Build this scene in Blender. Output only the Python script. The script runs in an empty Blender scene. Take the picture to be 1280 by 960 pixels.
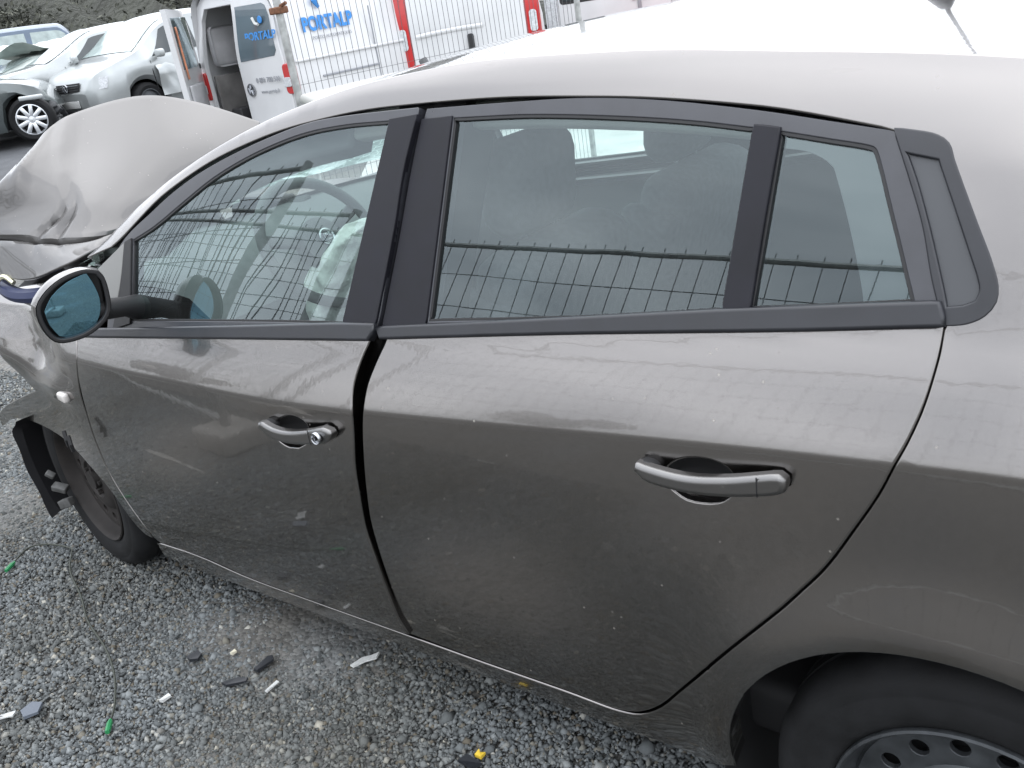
import bpy, bmesh, math, random
import numpy as np
from mathutils import Vector, Matrix
from mathutils.geometry import delaunay_2d_cdt
random.seed(7); RNG = np.random.default_rng(7)
C = bpy.context.scene.collection
SC = bpy.context.scene
# ------------------------------------------------------------------ camera
CAM_POS = np.array([0.268, -1.045, 1.565])
R_ = np.array([0.7898524, 0.5950659, -0.1484244]); D_ = np.array([0.1320268, -0.4013166, -0.9063741]); F_ = np.array([-0.5989174, 0.6963057, -0.3955455])
cam = bpy.data.cameras.new("camera"); co = bpy.data.objects.new("camera", cam); C.objects.link(co)
cam.sensor_width = 36; cam.lens = 1140/1280*36; cam.clip_start = .02; cam.clip_end = 600
m = Matrix.Identity(4)
for i in range(3):
    m[i][0] = R_[i]; m[i][1] = -D_[i]; m[i][2] = -F_[i]; m[i][3] = CAM_POS[i]
co.matrix_world = m; SC.camera = co
# ------------------------------------------------------------------ sky (overcast)
SUN_EL, SUN_AZ = math.radians(56), math.radians(343)
w = bpy.data.worlds.new("World"); SC.world = w; w.use_nodes = True
nt = w.node_tree; nt.nodes.clear(); N = nt.nodes; L = nt.links
out = N.new('ShaderNodeOutputWorld')
sky = N.new('ShaderNodeTexSky'); sky.sky_type = 'NISHITA'; sky.sun_disc = False; sky.sun_elevation = SUN_EL; sky.sun_rotation = SUN_AZ
bg1 = N.new('ShaderNodeBackground'); bg1.inputs[1].default_value = .10; L.new(sky.outputs[0], bg1.inputs[0])
tc = N.new('ShaderNodeTexCoord'); sp = N.new('ShaderNodeSeparateXYZ'); L.new(tc.outputs['Generated'], sp.inputs[0])
def mth(op, a, b=None, nodes=N, links=L):
    n = nodes.new('ShaderNodeMath'); n.operation = op
    for k, v in ((0, a), (1, b)):
        if v is None: continue
        if isinstance(v, (int, float)): n.inputs[k].default_value = v
        else: links.new(v, n.inputs[k])
    return n.outputs[0]
az = mth('ADD', mth('ABSOLUTE', sp.outputs[2]), .22)
cb = N.new('ShaderNodeCombineXYZ'); L.new(mth('DIVIDE', sp.outputs[0], az), cb.inputs[0]); L.new(mth('DIVIDE', sp.outputs[1], az), cb.inputs[1])
cn = N.new('ShaderNodeTexNoise'); cn.inputs['Scale'].default_value = 1.3; cn.inputs['Detail'].default_value = 8; cn.inputs['Roughness'].default_value = .52; cn.inputs['Distortion'].default_value = .5
L.new(cb.outputs[0], cn.inputs['Vector'])
cr = N.new('ShaderNodeValToRGB'); e = cr.color_ramp.elements
e[0].position = .36; e[0].color = (.95, 1.00, 1.09, 1); e[1].position = .66; e[1].color = (1.62, 1.66, 1.74, 1); L.new(cn.outputs['Fac'], cr.inputs[0])
bg2 = N.new('ShaderNodeBackground'); L.new(cr.outputs[0], bg2.inputs[0])
L.new(mth('ADD', mth('MULTIPLY', mth('ABSOLUTE', sp.outputs[2]), 1.15), .87), bg2.inputs[1])      # overcast sky: brightest overhead
mx = N.new('ShaderNodeMixShader'); mx.inputs[0].default_value = .88; L.new(bg1.outputs[0], mx.inputs[1]); L.new(bg2.outputs[0], mx.inputs[2]); L.new(mx.outputs[0], out.inputs[0])
sl = bpy.data.lights.new("sun", 'SUN'); sl.energy = .6; sl.angle = math.radians(60); sl.color = (1, .97, .93)
so = bpy.data.objects.new("sun", sl); C.objects.link(so)
sd = Vector((math.sin(SUN_AZ)*math.cos(SUN_EL), math.cos(SUN_AZ)*math.cos(SUN_EL), math.sin(SUN_EL)))
so.rotation_euler = sd.to_track_quat('Z', 'Y').to_euler(); so.location = (0, 0, 20)
SC.view_settings.view_transform = 'Standard'; SC.view_settings.look = 'None'; SC.view_settings.exposure = 0.55; SC.view_settings.gamma = 1
SC.cycles.max_bounces = 8; SC.cycles.transparent_max_bounces = 16; SC.cycles.glossy_bounces = 5; SC.cycles.caustics_reflective = False; SC.cycles.caustics_refractive = False
# ------------------------------------------------------------------ measured outlines (metres; x along the car, z up)
DATA = {
'front_door': [(-2.1984,.844),(-2.1953,.828),(-2.1942,.809),(-2.2051,.7848),(-2.2182,.7592),(-2.2268,.7369),(-2.2335,.7141),(-2.2388,.6911),(-2.2433,.668),(-2.2473,.6449),(-2.251,.6215),(-2.2539,.5978),(-2.2559,.5743),(-2.2568,.5512),(-2.2566,.5286),(-2.2553,.5079),(-2.2532,.4877),(-2.2502,.468),(-2.2462,.4485),(-2.2411,.4293),(-2.2347,.4098),(-2.227,.3907),(-2.2186,.3718),(-2.21,.3531),(-2.2015,.3346),(-2.1933,.3162),(-2.1851,.2972),(-2.1771,.2785),(-2.1694,.2612),(-2.1617,.2466),(-2.153,.2285),(-2.1327,.2178),(-2.1047,.2175),(-2.0667,.2219),(-2.0233,.2285),(-1.978,.2359),(-1.9341,.2422),(-1.8955,.2456),(-1.8663,.2464),(-1.8382,.2463),(-1.8108,.2456),(-1.7836,.2446),(-1.7563,.2435),(-1.7287,.2426),(-1.7003,.2422),(-1.671,.2425),(-1.6424,.2435),(-1.6133,.2449),(-1.5838,.2467),(-1.5539,.2487),(-1.524,.2508),(-1.494,.2531),(-1.4641,.2554),(-1.4345,.2577),(-1.4051,.2599),(-1.3763,.262),(-1.3517,.2636),(-1.3271,.2653),(-1.3026,.267),(-1.2781,.2687),(-1.2538,.2704),(-1.2296,.2721),(-1.2056,.2738),(-1.182,.2754),(-1.1586,.2771),(-1.1356,.2787),(-1.113,.2802),(-1.0907,.2818),(-1.069,.2833),(-1.0739,.3025),(-1.0784,.3233),(-1.0798,.3394),(-1.0806,.357),(-1.0813,.3753),(-1.0823,.3937),(-1.0834,.4106),(-1.0846,.4279),(-1.0858,.4454),(-1.0871,.4629),(-1.0885,.4802),(-1.0902,.4984),(-1.0922,.5166),(-1.094,.5349),(-1.0954,.5531),(-1.096,.5712),(-1.0955,.5888),(-1.0942,.6066),(-1.0924,.6243),(-1.0905,.6414),(-1.0888,.6577),(-1.0874,.6737),(-1.0861,.6888),(-1.0844,.7038),(-1.082,.7198),(-1.0788,.7357),(-1.0749,.7524),(-1.0706,.7694),(-1.0664,.786),(-1.0627,.8019),(-1.0591,.8196),(-1.0561,.8367),(-1.0545,.8524),(-1.0555,.8652),(-1.0558,.878),(-1.0551,.89),(-1.0532,.9022),(-1.0498,.916),(-1.0452,.93),(-1.0404,.9435),(-1.0347,.9569),(-1.0284,.9699),(-1.023,.9805),(-1.0194,.9895),(-1.0403,.9874),(-1.0614,.9853),(-1.0828,.9831),(-1.1043,.981),(-1.1262,.9788),(-1.1483,.9766),(-1.1708,.9743),(-1.1936,.9721),(-1.2167,.9698),(-1.2403,.9675),(-1.2643,.9651),(-1.2889,.9627),(-1.314,.9603),(-1.3396,.9578),(-1.3658,.9553),(-1.3926,.9527),(-1.42,.9502),(-1.4481,.9476),(-1.4731,.9453),(-1.4988,.943),(-1.5251,.9406),(-1.552,.9382),(-1.5795,.9357),(-1.6077,.9331),(-1.6366,.9305),(-1.6662,.9278),(-1.6965,.925),(-1.7275,.9222),(-1.7593,.9192),(-1.7917,.9162),(-1.8249,.9131),(-1.8588,.91),(-1.8934,.9067),(-1.9289,.9033),(-1.9656,.8997),(-2.0036,.8959),(-2.0422,.892),(-2.082,.8879),(-2.1231,.8836),(-2.1654,.8791),(-2.2089,.8744),(-2.2043,.8599)],
'rear_door': [(-1.0769,.2743),(-1.0756,.293),(-1.075,.3109),(-1.0744,.3298),(-1.0735,.3498),(-1.0725,.3708),(-1.0718,.3923),(-1.0716,.4135),(-1.072,.4328),(-1.0727,.4525),(-1.0737,.472),(-1.0748,.4913),(-1.0756,.5098),(-1.0764,.5265),(-1.0771,.5429),(-1.0776,.5591),(-1.0778,.575),(-1.0773,.5907),(-1.0759,.6086),(-1.0737,.626),(-1.0711,.6435),(-1.0683,.6612),(-1.0651,.6805),(-1.0617,.7),(-1.0579,.7196),(-1.0539,.7394),(-1.0502,.7566),(-1.0463,.7744),(-1.0423,.7919),(-1.0381,.8086),(-1.0339,.8237),(-1.0288,.84),(-1.0247,.8541),(-1.0232,.8664),(-1.0216,.8788),(-1.0195,.8912),(-1.0164,.9037),(-1.0114,.9176),(-1.0053,.9316),(-.9993,.9452),(-.9925,.9595),(-.9855,.9737),(-.9812,.9845),(-.982,.9915),(-.9623,.9941),(-.943,.9966),(-.9241,.9991),(-.9054,1.0015),(-.8871,1.0039),(-.8691,1.0063),(-.8514,1.0086),(-.8339,1.0109),(-.8166,1.0132),(-.7995,1.0155),(-.7827,1.0177),(-.766,1.0199),(-.7495,1.0221),(-.7331,1.0242),(-.7169,1.0263),(-.7007,1.0285),(-.6847,1.0305),(-.6687,1.0326),(-.6528,1.0347),(-.637,1.0367),(-.6212,1.0387),(-.6055,1.0407),(-.5898,1.0426),(-.5741,1.0446),(-.5607,1.0462),(-.5471,1.0479),(-.5335,1.0496),(-.5198,1.0512),(-.5061,1.0529),(-.4924,1.0545),(-.4788,1.0561),(-.4651,1.0577),(-.4516,1.0593),(-.438,1.0609),(-.4246,1.0625),(-.4113,1.064),(-.3981,1.0656),(-.385,1.0671),(-.3721,1.0685),(-.3593,1.07),(-.3467,1.0715),(-.3343,1.0729),(-.322,1.0743),(-.31,1.0756),(-.2981,1.077),(-.2865,1.0783),(-.275,1.0796),(-.2638,1.0809),(-.2529,1.0821),(-.2421,1.0833),(-.2317,1.0845),(-.2215,1.0857),(-.2115,1.0868),(-.2018,1.0879),(-.1924,1.089),(-.1833,1.09),(-.1744,1.091),(-.1636,1.0923),(-.1531,1.0935),(-.1429,1.0947),(-.133,1.0958),(-.1234,1.0969),(-.1141,1.098),(-.105,1.099),(-.096,1.1001),(-.0873,1.1011),(-.0787,1.1021),(-.0702,1.1031),(-.0619,1.104),(-.0536,1.105),(-.0454,1.106),(-.0373,1.1069),(-.0292,1.1079),(-.0212,1.1088),(-.0132,1.1098),(-.0051,1.1107),(.0029,1.1117),(.0026,1.1032),(.0024,1.0949),(.0022,1.0867),(.0018,1.0785),(.0013,1.0715),(.0005,1.0643),(-.0003,1.0571),(-.0013,1.05),(-.0023,1.0429),(-.0036,1.0348),(-.005,1.0269),(-.0066,1.0189),(-.0085,1.0107),(-.0105,1.0032),(-.0128,.9954),(-.0152,.9876),(-.0177,.98),(-.0202,.9728),(-.0235,.9641),(-.0269,.956),(-.0305,.947),(-.0337,.9387),(-.0373,.9292),(-.0411,.9192),(-.0452,.9089),(-.0497,.8984),(-.0543,.8884),(-.0594,.878),(-.0647,.8674),(-.0703,.8566),(-.076,.8456),(-.0818,.8346),(-.0877,.8233),(-.0937,.8116),(-.0999,.7999),(-.1061,.7883),(-.1126,.7769),(-.1193,.7658),(-.1272,.7538),(-.1357,.7419),(-.1442,.7303),(-.1525,.7193),(-.16,.7093),(-.167,.6999),(-.1732,.6915),(-.1812,.6812),(-.1881,.6726),(-.1965,.6623),(-.2061,.6506),(-.2166,.6379),(-.2276,.6245),(-.2388,.6108),(-.2498,.5972),(-.2602,.5843),(-.2695,.5726),(-.2813,.5576),(-.2919,.5439),(-.3023,.5303),(-.3137,.5152),(-.3252,.4999),(-.3375,.4832),(-.3504,.4656),(-.3634,.4479),(-.3759,.4308),(-.3917,.4087),(-.4069,.3874),(-.4226,.3676),(-.4373,.3514),(-.4523,.3368),(-.4677,.3244),(-.4841,.3142),(-.5007,.3069),(-.5191,.3012),(-.5329,.2985),(-.5476,.2971),(-.5631,.2967),(-.5794,.2968),(-.5967,.2971),(-.615,.2972),(-.6343,.2966),(-.6483,.2959),(-.6633,.295),(-.6791,.294),(-.6957,.2929),(-.7129,.2917),(-.7307,.2905),(-.7489,.2893),(-.7675,.2881),(-.7862,.2868),(-.8049,.2856),(-.8236,.2844),(-.8421,.2833),(-.8601,.2823),(-.8776,.2814),(-.8979,.2804),(-.9178,.2796),(-.9375,.2788),(-.957,.2782),(-.9765,.2775),(-.996,.2769),(-1.0157,.2763),(-1.0356,.2757),(-1.056,.275)],
'gap_side': [(.01,1.1098),(.0099,1.1016),(.0099,1.0936),(.0099,1.0857),(.0097,1.0777),(.0092,1.0707),(.0084,1.0635),(.0075,1.0562),(.0065,1.0489),(.0055,1.0417),(.0042,1.0335),(.0028,1.0254),(.0011,1.0173),(-.0008,1.0089),(-.0028,1.0013),(-.0051,.9935),(-.0075,.9855),(-.0101,.9778),(-.0126,.9705),(-.0159,.9618),(-.0192,.9535),(-.023,.9443),(-.0263,.9356),(-.0299,.926),(-.0337,.9159),(-.0378,.9054),(-.0423,.8948),(-.047,.8847),(-.052,.8742),(-.0574,.8634),(-.063,.8525),(-.0687,.8414),(-.0745,.8303),(-.0804,.8188),(-.0864,.8071),(-.0925,.7953),(-.0988,.7835),(-.1053,.772),(-.112,.7609),(-.1185,.7508),(-.1255,.7407),(-.1326,.7308),(-.1397,.7213),(-.1465,.7123),(-.1527,.7039),(-.1598,.6943),(-.1661,.6858),(-.1742,.6753),(-.1811,.6667),(-.1894,.6564),(-.1989,.6447),(-.2093,.6319),(-.2202,.6185),(-.2313,.6048),(-.2423,.5912),(-.2526,.5783),(-.2618,.5666),(-.2735,.5514),(-.2842,.5375),(-.2945,.5238),(-.3055,.5092)],
'door_bottom': [(-2.1476,.2055),(-2.1029,.2124),(-2.0607,.2186),(-2.0204,.224),(-1.9819,.2285),(-1.9448,.2319),(-1.9092,.2338),(-1.8806,.2342),(-1.8531,.2336),(-1.8262,.2324),(-1.7996,.2309),(-1.773,.2293),(-1.7459,.2279),(-1.7181,.227),(-1.6892,.2269),(-1.6611,.2274),(-1.6324,.2284),(-1.6032,.2297),(-1.5737,.2313),(-1.544,.233),(-1.5143,.2349),(-1.4846,.2369),(-1.4552,.2388),(-1.426,.2406),(-1.3973,.2423),(-1.3728,.2436),(-1.3481,.245),(-1.3232,.2464),(-1.2984,.2479),(-1.2737,.2493),(-1.2491,.2507),(-1.2249,.2521),(-1.2011,.2535),(-1.1778,.2548),(-1.155,.2561),(-1.1329,.2574),(-1.1114,.2586),(-1.0908,.2597),(-1.0679,.2609),(-1.0461,.262),(-1.0251,.263),(-1.0046,.264),(-.9845,.265),(-.9646,.266),(-.9448,.267),(-.9248,.268),(-.9045,.2691),(-.8837,.2703),(-.866,.2714),(-.8477,.2726),(-.829,.2738),(-.8102,.2751),(-.7913,.2764),(-.7725,.2777),(-.7538,.279),(-.7356,.2803),(-.7177,.2815),(-.7004,.2827),(-.6837,.2838),(-.6678,.2849),(-.6528,.2858),(-.6387,.2866),(-.6192,.2874),(-.6008,.2877),(-.5834,.2879),(-.567,.2881),(-.5514,.2886),(-.5367,.2897),(-.5229,.2916),(-.5039,.2951),(-.4868,.2997),(-.4696,.3081),(-.4531,.32),(-.4367,.3348),(-.4205,.3519),(-.4031,.3736),(-.3865,.3974),(-.3695,.4214),(-.3571,.4382),(-.3446,.4552),(-.3322,.472),(-.3202,.4881),(-.3087,.5034),(-.2923,.5069),(-.2763,.5096),(-.2651,.5103),(-.2542,.5102),(-.2437,.5095)],
'insert': [(-.0829,1.3292),(-.0739,1.3277),(-.0645,1.3263),(-.0552,1.3249),(-.0464,1.3235),(-.0385,1.3218),(-.032,1.3197),(-.0238,1.3158),(-.0177,1.3107),(-.0142,1.3053),(-.0116,1.2989),(-.0083,1.2912),(-.0052,1.2852),(-.0017,1.2783),(.0022,1.2707),(.0063,1.2626),(.0106,1.2544),(.0148,1.2462),(.0189,1.2382),(.0228,1.2307),(.0268,1.223),(.0309,1.2152),(.035,1.2075),(.039,1.2),(.0428,1.1928),(.0462,1.186),(.0491,1.1797),(.0531,1.1709),(.0563,1.163),(.0585,1.1556),(.0597,1.1469),(.059,1.1388),(.0552,1.1304),(.0491,1.123),(.0438,1.1189),(.0376,1.1156),(.031,1.1129),(.0239,1.111),(.0164,1.1098),(.0089,1.1086),(.0052,1.1156),(.0013,1.1234),(-.0013,1.1294),(-.004,1.136),(-.0069,1.1432),(-.0098,1.1509),(-.0128,1.159),(-.0151,1.1659),(-.0175,1.1734),(-.0199,1.1813),(-.0223,1.1893),(-.0247,1.1975),(-.0272,1.2056),(-.0298,1.2135),(-.0326,1.221),(-.036,1.2297),(-.0396,1.2382),(-.0432,1.2465),(-.047,1.2547),(-.0509,1.2631),(-.0549,1.2716),(-.0586,1.2797),(-.0625,1.2878),(-.0664,1.296),(-.0705,1.3043),(-.0746,1.3126),(-.0787,1.3209)],
'insert_outer': [(-.0829,1.3292),(-.0739,1.3277),(-.0645,1.3263),(-.0552,1.3249),(-.0464,1.3235),(-.0385,1.3218),(-.032,1.3197),(-.0238,1.3158),(-.0177,1.3107),(-.0142,1.3053),(-.0116,1.2989),(-.0083,1.2912),(-.0052,1.2852),(-.0017,1.2783),(.0022,1.2707),(.0063,1.2626),(.0106,1.2544),(.0148,1.2462),(.0189,1.2382),(.0228,1.2307),(.0268,1.223),(.0309,1.2152),(.035,1.2075),(.039,1.2),(.0428,1.1928),(.0462,1.186),(.0491,1.1797),(.0531,1.1709),(.0563,1.163),(.0585,1.1556),(.0597,1.1469),(.059,1.1388),(.0552,1.1304),(.0491,1.123),(.0438,1.1189),(.0376,1.1156),(.031,1.1129),(.0239,1.111),(.0164,1.1098),(.0089,1.1086)],
'insert_plate': [(-.0683,1.3044),(-.0594,1.3027),(-.0506,1.3009),(-.0418,1.2992),(-.0331,1.2975),(-.0245,1.2958),(-.0207,1.2881),(-.0169,1.2804),(-.0131,1.2728),(-.0094,1.2651),(-.0056,1.2574),(-.0018,1.2497),(.0016,1.2427),(.005,1.2356),(.0084,1.2284),(.0119,1.2212),(.0152,1.2142),(.0185,1.2073),(.0217,1.2006),(.0256,1.1923),(.0296,1.184),(.0334,1.176),(.0368,1.1687),(.0393,1.1624),(.0418,1.1554),(.0429,1.1492),(.0414,1.1428),(.039,1.1365),(.0327,1.1331),(.026,1.1301),(.0195,1.1286),(.0124,1.1275),(.0052,1.1265),(.0023,1.1346),(-.0004,1.1426),(-.0033,1.1507),(-.0062,1.1589),(-.0093,1.1674),(-.012,1.1747),(-.0148,1.1823),(-.0177,1.19),(-.0206,1.1979),(-.0237,1.2057),(-.0267,1.2135),(-.0297,1.2211),(-.0332,1.2296),(-.0367,1.2382),(-.0403,1.2467),(-.0438,1.255),(-.0474,1.2631),(-.0509,1.2707),(-.0553,1.2796),(-.0596,1.288),(-.0639,1.2962)],
'front_glass': [(-1.9284,.9243),(-1.9291,.9414),(-1.9297,.9585),(-1.9304,.9755),(-1.9312,.9925),(-1.932,1.0095),(-1.9329,1.0264),(-1.9338,1.0433),(-1.9349,1.0601),(-1.9361,1.0769),(-1.9375,1.0937),(-1.939,1.1104),(-1.9408,1.127),(-1.9159,1.1362),(-1.8918,1.1451),(-1.8677,1.1541),(-1.8429,1.164),(-1.8172,1.1749),(-1.7908,1.1866),(-1.7642,1.1987),(-1.7379,1.2107),(-1.7123,1.2221),(-1.688,1.233),(-1.6644,1.2438),(-1.6409,1.2543),(-1.6171,1.2644),(-1.5923,1.2742),(-1.5689,1.2828),(-1.5451,1.2911),(-1.5208,1.2992),(-1.4962,1.3069),(-1.4714,1.3142),(-1.4462,1.3211),(-1.4226,1.3272),(-1.3983,1.3331),(-1.3738,1.3387),(-1.3492,1.3439),(-1.3249,1.3487),(-1.301,1.3529),(-1.278,1.3566),(-1.2545,1.3597),(-1.2317,1.3622),(-1.2093,1.3642),(-1.1871,1.3658),(-1.1648,1.3672),(-1.1423,1.3684),(-1.1213,1.3694),(-1.1001,1.37),(-1.079,1.3703),(-1.0579,1.3706),(-1.0371,1.3707),(-1.0167,1.3709),(-.9967,1.3712),(-.9993,1.3594),(-1.002,1.3476),(-1.0048,1.3357),(-1.0076,1.3237),(-1.0104,1.3117),(-1.0133,1.2997),(-1.0162,1.2876),(-1.0192,1.2755),(-1.0222,1.2633),(-1.0252,1.251),(-1.0283,1.2387),(-1.0314,1.2264),(-1.0345,1.214),(-1.0377,1.2016),(-1.0409,1.1891),(-1.0441,1.1765),(-1.0473,1.1639),(-1.0506,1.1512),(-1.0539,1.1385),(-1.0572,1.1258),(-1.0605,1.1129),(-1.0639,1.1001),(-1.0672,1.0871),(-1.0706,1.0742),(-1.074,1.0611),(-1.0775,1.048),(-1.0809,1.0349),(-1.0844,1.0217),(-1.0879,1.0084),(-1.0914,.9951),(-1.113,.9935),(-1.1343,.9919),(-1.1556,.9904),(-1.1772,.9889),(-1.1991,.9873),(-1.2218,.9857),(-1.2455,.984),(-1.2705,.9821),(-1.2971,.98),(-1.3257,.9777),(-1.3474,.9759),(-1.3701,.9739),(-1.394,.9719),(-1.4188,.9698),(-1.4445,.9676),(-1.4712,.9653),(-1.4989,.9629),(-1.5274,.9604),(-1.5568,.9579),(-1.587,.9552),(-1.6182,.9525),(-1.6501,.9496),(-1.6829,.9466),(-1.7164,.9436),(-1.7505,.9405),(-1.7852,.9374),(-1.8204,.9342),(-1.8561,.9309),(-1.8921,.9276)],
'front_glass_hole': [(-1.9171,.933),(-1.9177,.9507),(-1.9184,.9684),(-1.9191,.9861),(-1.9198,1.0037),(-1.9207,1.0213),(-1.9216,1.0388),(-1.9226,1.0563),(-1.9238,1.0737),(-1.9251,1.0911),(-1.9265,1.1085),(-1.9282,1.1258),(-1.8967,1.1365),(-1.8661,1.147),(-1.8346,1.1588),(-1.8093,1.1695),(-1.7834,1.1812),(-1.7574,1.1934),(-1.7315,1.2055),(-1.7064,1.2171),(-1.6825,1.228),(-1.6593,1.2387),(-1.6363,1.2492),(-1.6129,1.2594),(-1.5884,1.2692),(-1.5652,1.2778),(-1.5414,1.2862),(-1.5172,1.2943),(-1.4926,1.302),(-1.4677,1.3094),(-1.4425,1.3163),(-1.4189,1.3224),(-1.3947,1.3283),(-1.3701,1.334),(-1.3455,1.3392),(-1.3212,1.3441),(-1.2975,1.3483),(-1.2745,1.352),(-1.2514,1.3552),(-1.229,1.3577),(-1.207,1.3598),(-1.1852,1.3614),(-1.1634,1.3629),(-1.1416,1.3642),(-1.1217,1.3651),(-1.1019,1.3658),(-1.082,1.3662),(-1.0624,1.3665),(-1.0429,1.3668),(-1.0237,1.367),(-1.0049,1.3674),(-1.0077,1.3555),(-1.0106,1.3435),(-1.0136,1.3315),(-1.0166,1.3194),(-1.0196,1.3073),(-1.0227,1.2951),(-1.0258,1.2828),(-1.0289,1.2706),(-1.0321,1.2582),(-1.0353,1.2458),(-1.0385,1.2334),(-1.0418,1.2209),(-1.0451,1.2084),(-1.0485,1.1958),(-1.0519,1.1831),(-1.0553,1.1704),(-1.0587,1.1576),(-1.0622,1.1448),(-1.0656,1.1319),(-1.0691,1.119),(-1.0727,1.106),(-1.0762,1.0929),(-1.0798,1.0798),(-1.0834,1.0667),(-1.087,1.0534),(-1.0907,1.0401),(-1.0943,1.0268),(-1.098,1.0134),(-1.1017,1.0),(-1.1224,.9983),(-1.1429,.9967),(-1.1633,.9952),(-1.1838,.9936),(-1.2048,.992),(-1.2265,.9903),(-1.2492,.9886),(-1.2732,.9867),(-1.2987,.9847),(-1.3261,.9824),(-1.3473,.9807),(-1.3696,.9789),(-1.3929,.9769),(-1.4172,.9749),(-1.4425,.9728),(-1.4687,.9707),(-1.4958,.9685),(-1.5238,.9662),(-1.5527,.9638),(-1.5824,.9614),(-1.613,.9589),(-1.6444,.9563),(-1.6766,.9535),(-1.7095,.9508),(-1.7429,.9479),(-1.777,.945),(-1.8115,.9421),(-1.8464,.9391),(-1.8816,.9361)],
'front_frame': [(-2.0086,1.0933),(-1.9908,1.1109),(-1.9689,1.1269),(-1.9441,1.1416),(-1.9176,1.1553),(-1.8907,1.1682),(-1.8644,1.1806),(-1.8396,1.1928),(-1.8176,1.204),(-1.796,1.2147),(-1.7745,1.2249),(-1.7529,1.2346),(-1.731,1.244),(-1.7086,1.2531),(-1.6855,1.262),(-1.6628,1.2702),(-1.6397,1.278),(-1.6163,1.2856),(-1.5927,1.2928),(-1.5689,1.2998),(-1.5449,1.3065),(-1.5209,1.313),(-1.4967,1.3193),(-1.4747,1.3249),(-1.4519,1.3305),(-1.4285,1.3359),(-1.405,1.3413),(-1.3816,1.3464),(-1.3585,1.3512),(-1.3362,1.3557),(-1.3148,1.3597),(-1.2946,1.3632),(-1.2759,1.3662),(-1.2523,1.3694),(-1.2313,1.3717),(-1.2111,1.3733),(-1.1899,1.3748),(-1.1659,1.3762),(-1.1475,1.3773),(-1.1279,1.3782),(-1.1074,1.379),(-1.0861,1.3798),(-1.0645,1.3804),(-1.0427,1.381),(-1.021,1.3816),(-.9995,1.3822),(-.9787,1.3828),(-.9586,1.3833),(-.9392,1.3839),(-.9385,1.38),(-.939,1.3747),(-.9404,1.3666),(-.9427,1.3563),(-.9455,1.3443),(-.9487,1.3312),(-.952,1.3175),(-.9552,1.3037),(-.958,1.2906),(-.9604,1.2786),(-.9623,1.2666),(-.964,1.2547),(-.9655,1.2428),(-.9668,1.2309),(-.9682,1.2191),(-.9696,1.2073),(-.9711,1.1956),(-.9729,1.1838),(-.975,1.171),(-.9773,1.1583),(-.9797,1.1456),(-.9822,1.1329),(-.9847,1.1203),(-.9871,1.1076),(-.9896,1.095),(-.9917,1.0823),(-.9937,1.0689),(-.9956,1.0554),(-.9976,1.0423),(-.9998,1.03),(-1.0023,1.0189),(-1.0054,1.0097),(-1.012,.998),(-1.0192,.9881),(-1.0402,.986),(-1.0615,.9838),(-1.083,.9816),(-1.1049,.9794),(-1.1271,.9772),(-1.1496,.975),(-1.1724,.9727),(-1.1956,.9704),(-1.2191,.9681),(-1.2429,.9657),(-1.2672,.9633),(-1.2919,.9609),(-1.3169,.9585),(-1.3424,.956),(-1.3682,.9535),(-1.3944,.951),(-1.421,.9484),(-1.4479,.9459),(-1.4742,.9435),(-1.5009,.941),(-1.528,.9385),(-1.5556,.936),(-1.5837,.9334),(-1.6124,.9308),(-1.6416,.928),(-1.6714,.9253),(-1.7018,.9224),(-1.7329,.9195),(-1.7645,.9165),(-1.7967,.9134),(-1.8296,.9103),(-1.8631,.9071),(-1.8974,.9038),(-1.9325,.9003),(-1.9688,.8967),(-2.0063,.8928),(-2.0444,.8889),(-2.0417,.9066),(-2.0401,.9245),(-2.0392,.9427),(-2.0388,.9609),(-2.0385,.9791),(-2.0379,.9971),(-2.0367,1.0147),(-2.0346,1.0319),(-2.0311,1.0485),(-2.0258,1.0644),(-2.0184,1.0794)],
'front_pillar_trim': [(-1.007,1.3668),(-.9892,1.3681),(-.9716,1.3694),(-.9543,1.3707),(-.9371,1.372),(-.9399,1.3605),(-.943,1.3489),(-.9461,1.3373),(-.9492,1.3257),(-.9523,1.314),(-.9552,1.3022),(-.9579,1.2904),(-.9604,1.2786),(-.9624,1.2668),(-.9641,1.255),(-.9656,1.2431),(-.967,1.2312),(-.9683,1.2193),(-.9696,1.2074),(-.9711,1.1956),(-.9729,1.1838),(-.975,1.171),(-.9773,1.1583),(-.9796,1.1456),(-.982,1.133),(-.9845,1.1203),(-.987,1.1077),(-.9896,1.095),(-.992,1.0826),(-.9945,1.0702),(-.9971,1.0579),(-.9996,1.0455),(-1.0022,1.0331),(-1.0049,1.0206),(-1.0075,1.0081),(-1.0307,1.0057),(-1.0543,1.0033),(-1.0783,1.0008),(-1.1027,.9984),(-1.0991,1.0118),(-1.0955,1.0253),(-1.0918,1.0386),(-1.0882,1.052),(-1.0847,1.0652),(-1.0811,1.0784),(-1.0776,1.0916),(-1.0741,1.1046),(-1.0706,1.1177),(-1.0671,1.1306),(-1.0636,1.1436),(-1.0602,1.1564),(-1.0568,1.1692),(-1.0535,1.182),(-1.0501,1.1947),(-1.0468,1.2073),(-1.0435,1.2199),(-1.0403,1.2324),(-1.0371,1.2449),(-1.0339,1.2573),(-1.0308,1.2697),(-1.0276,1.282),(-1.0246,1.2942),(-1.0215,1.3065),(-1.0185,1.3186),(-1.0156,1.3307),(-1.0127,1.3428),(-1.0098,1.3548)],
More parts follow.
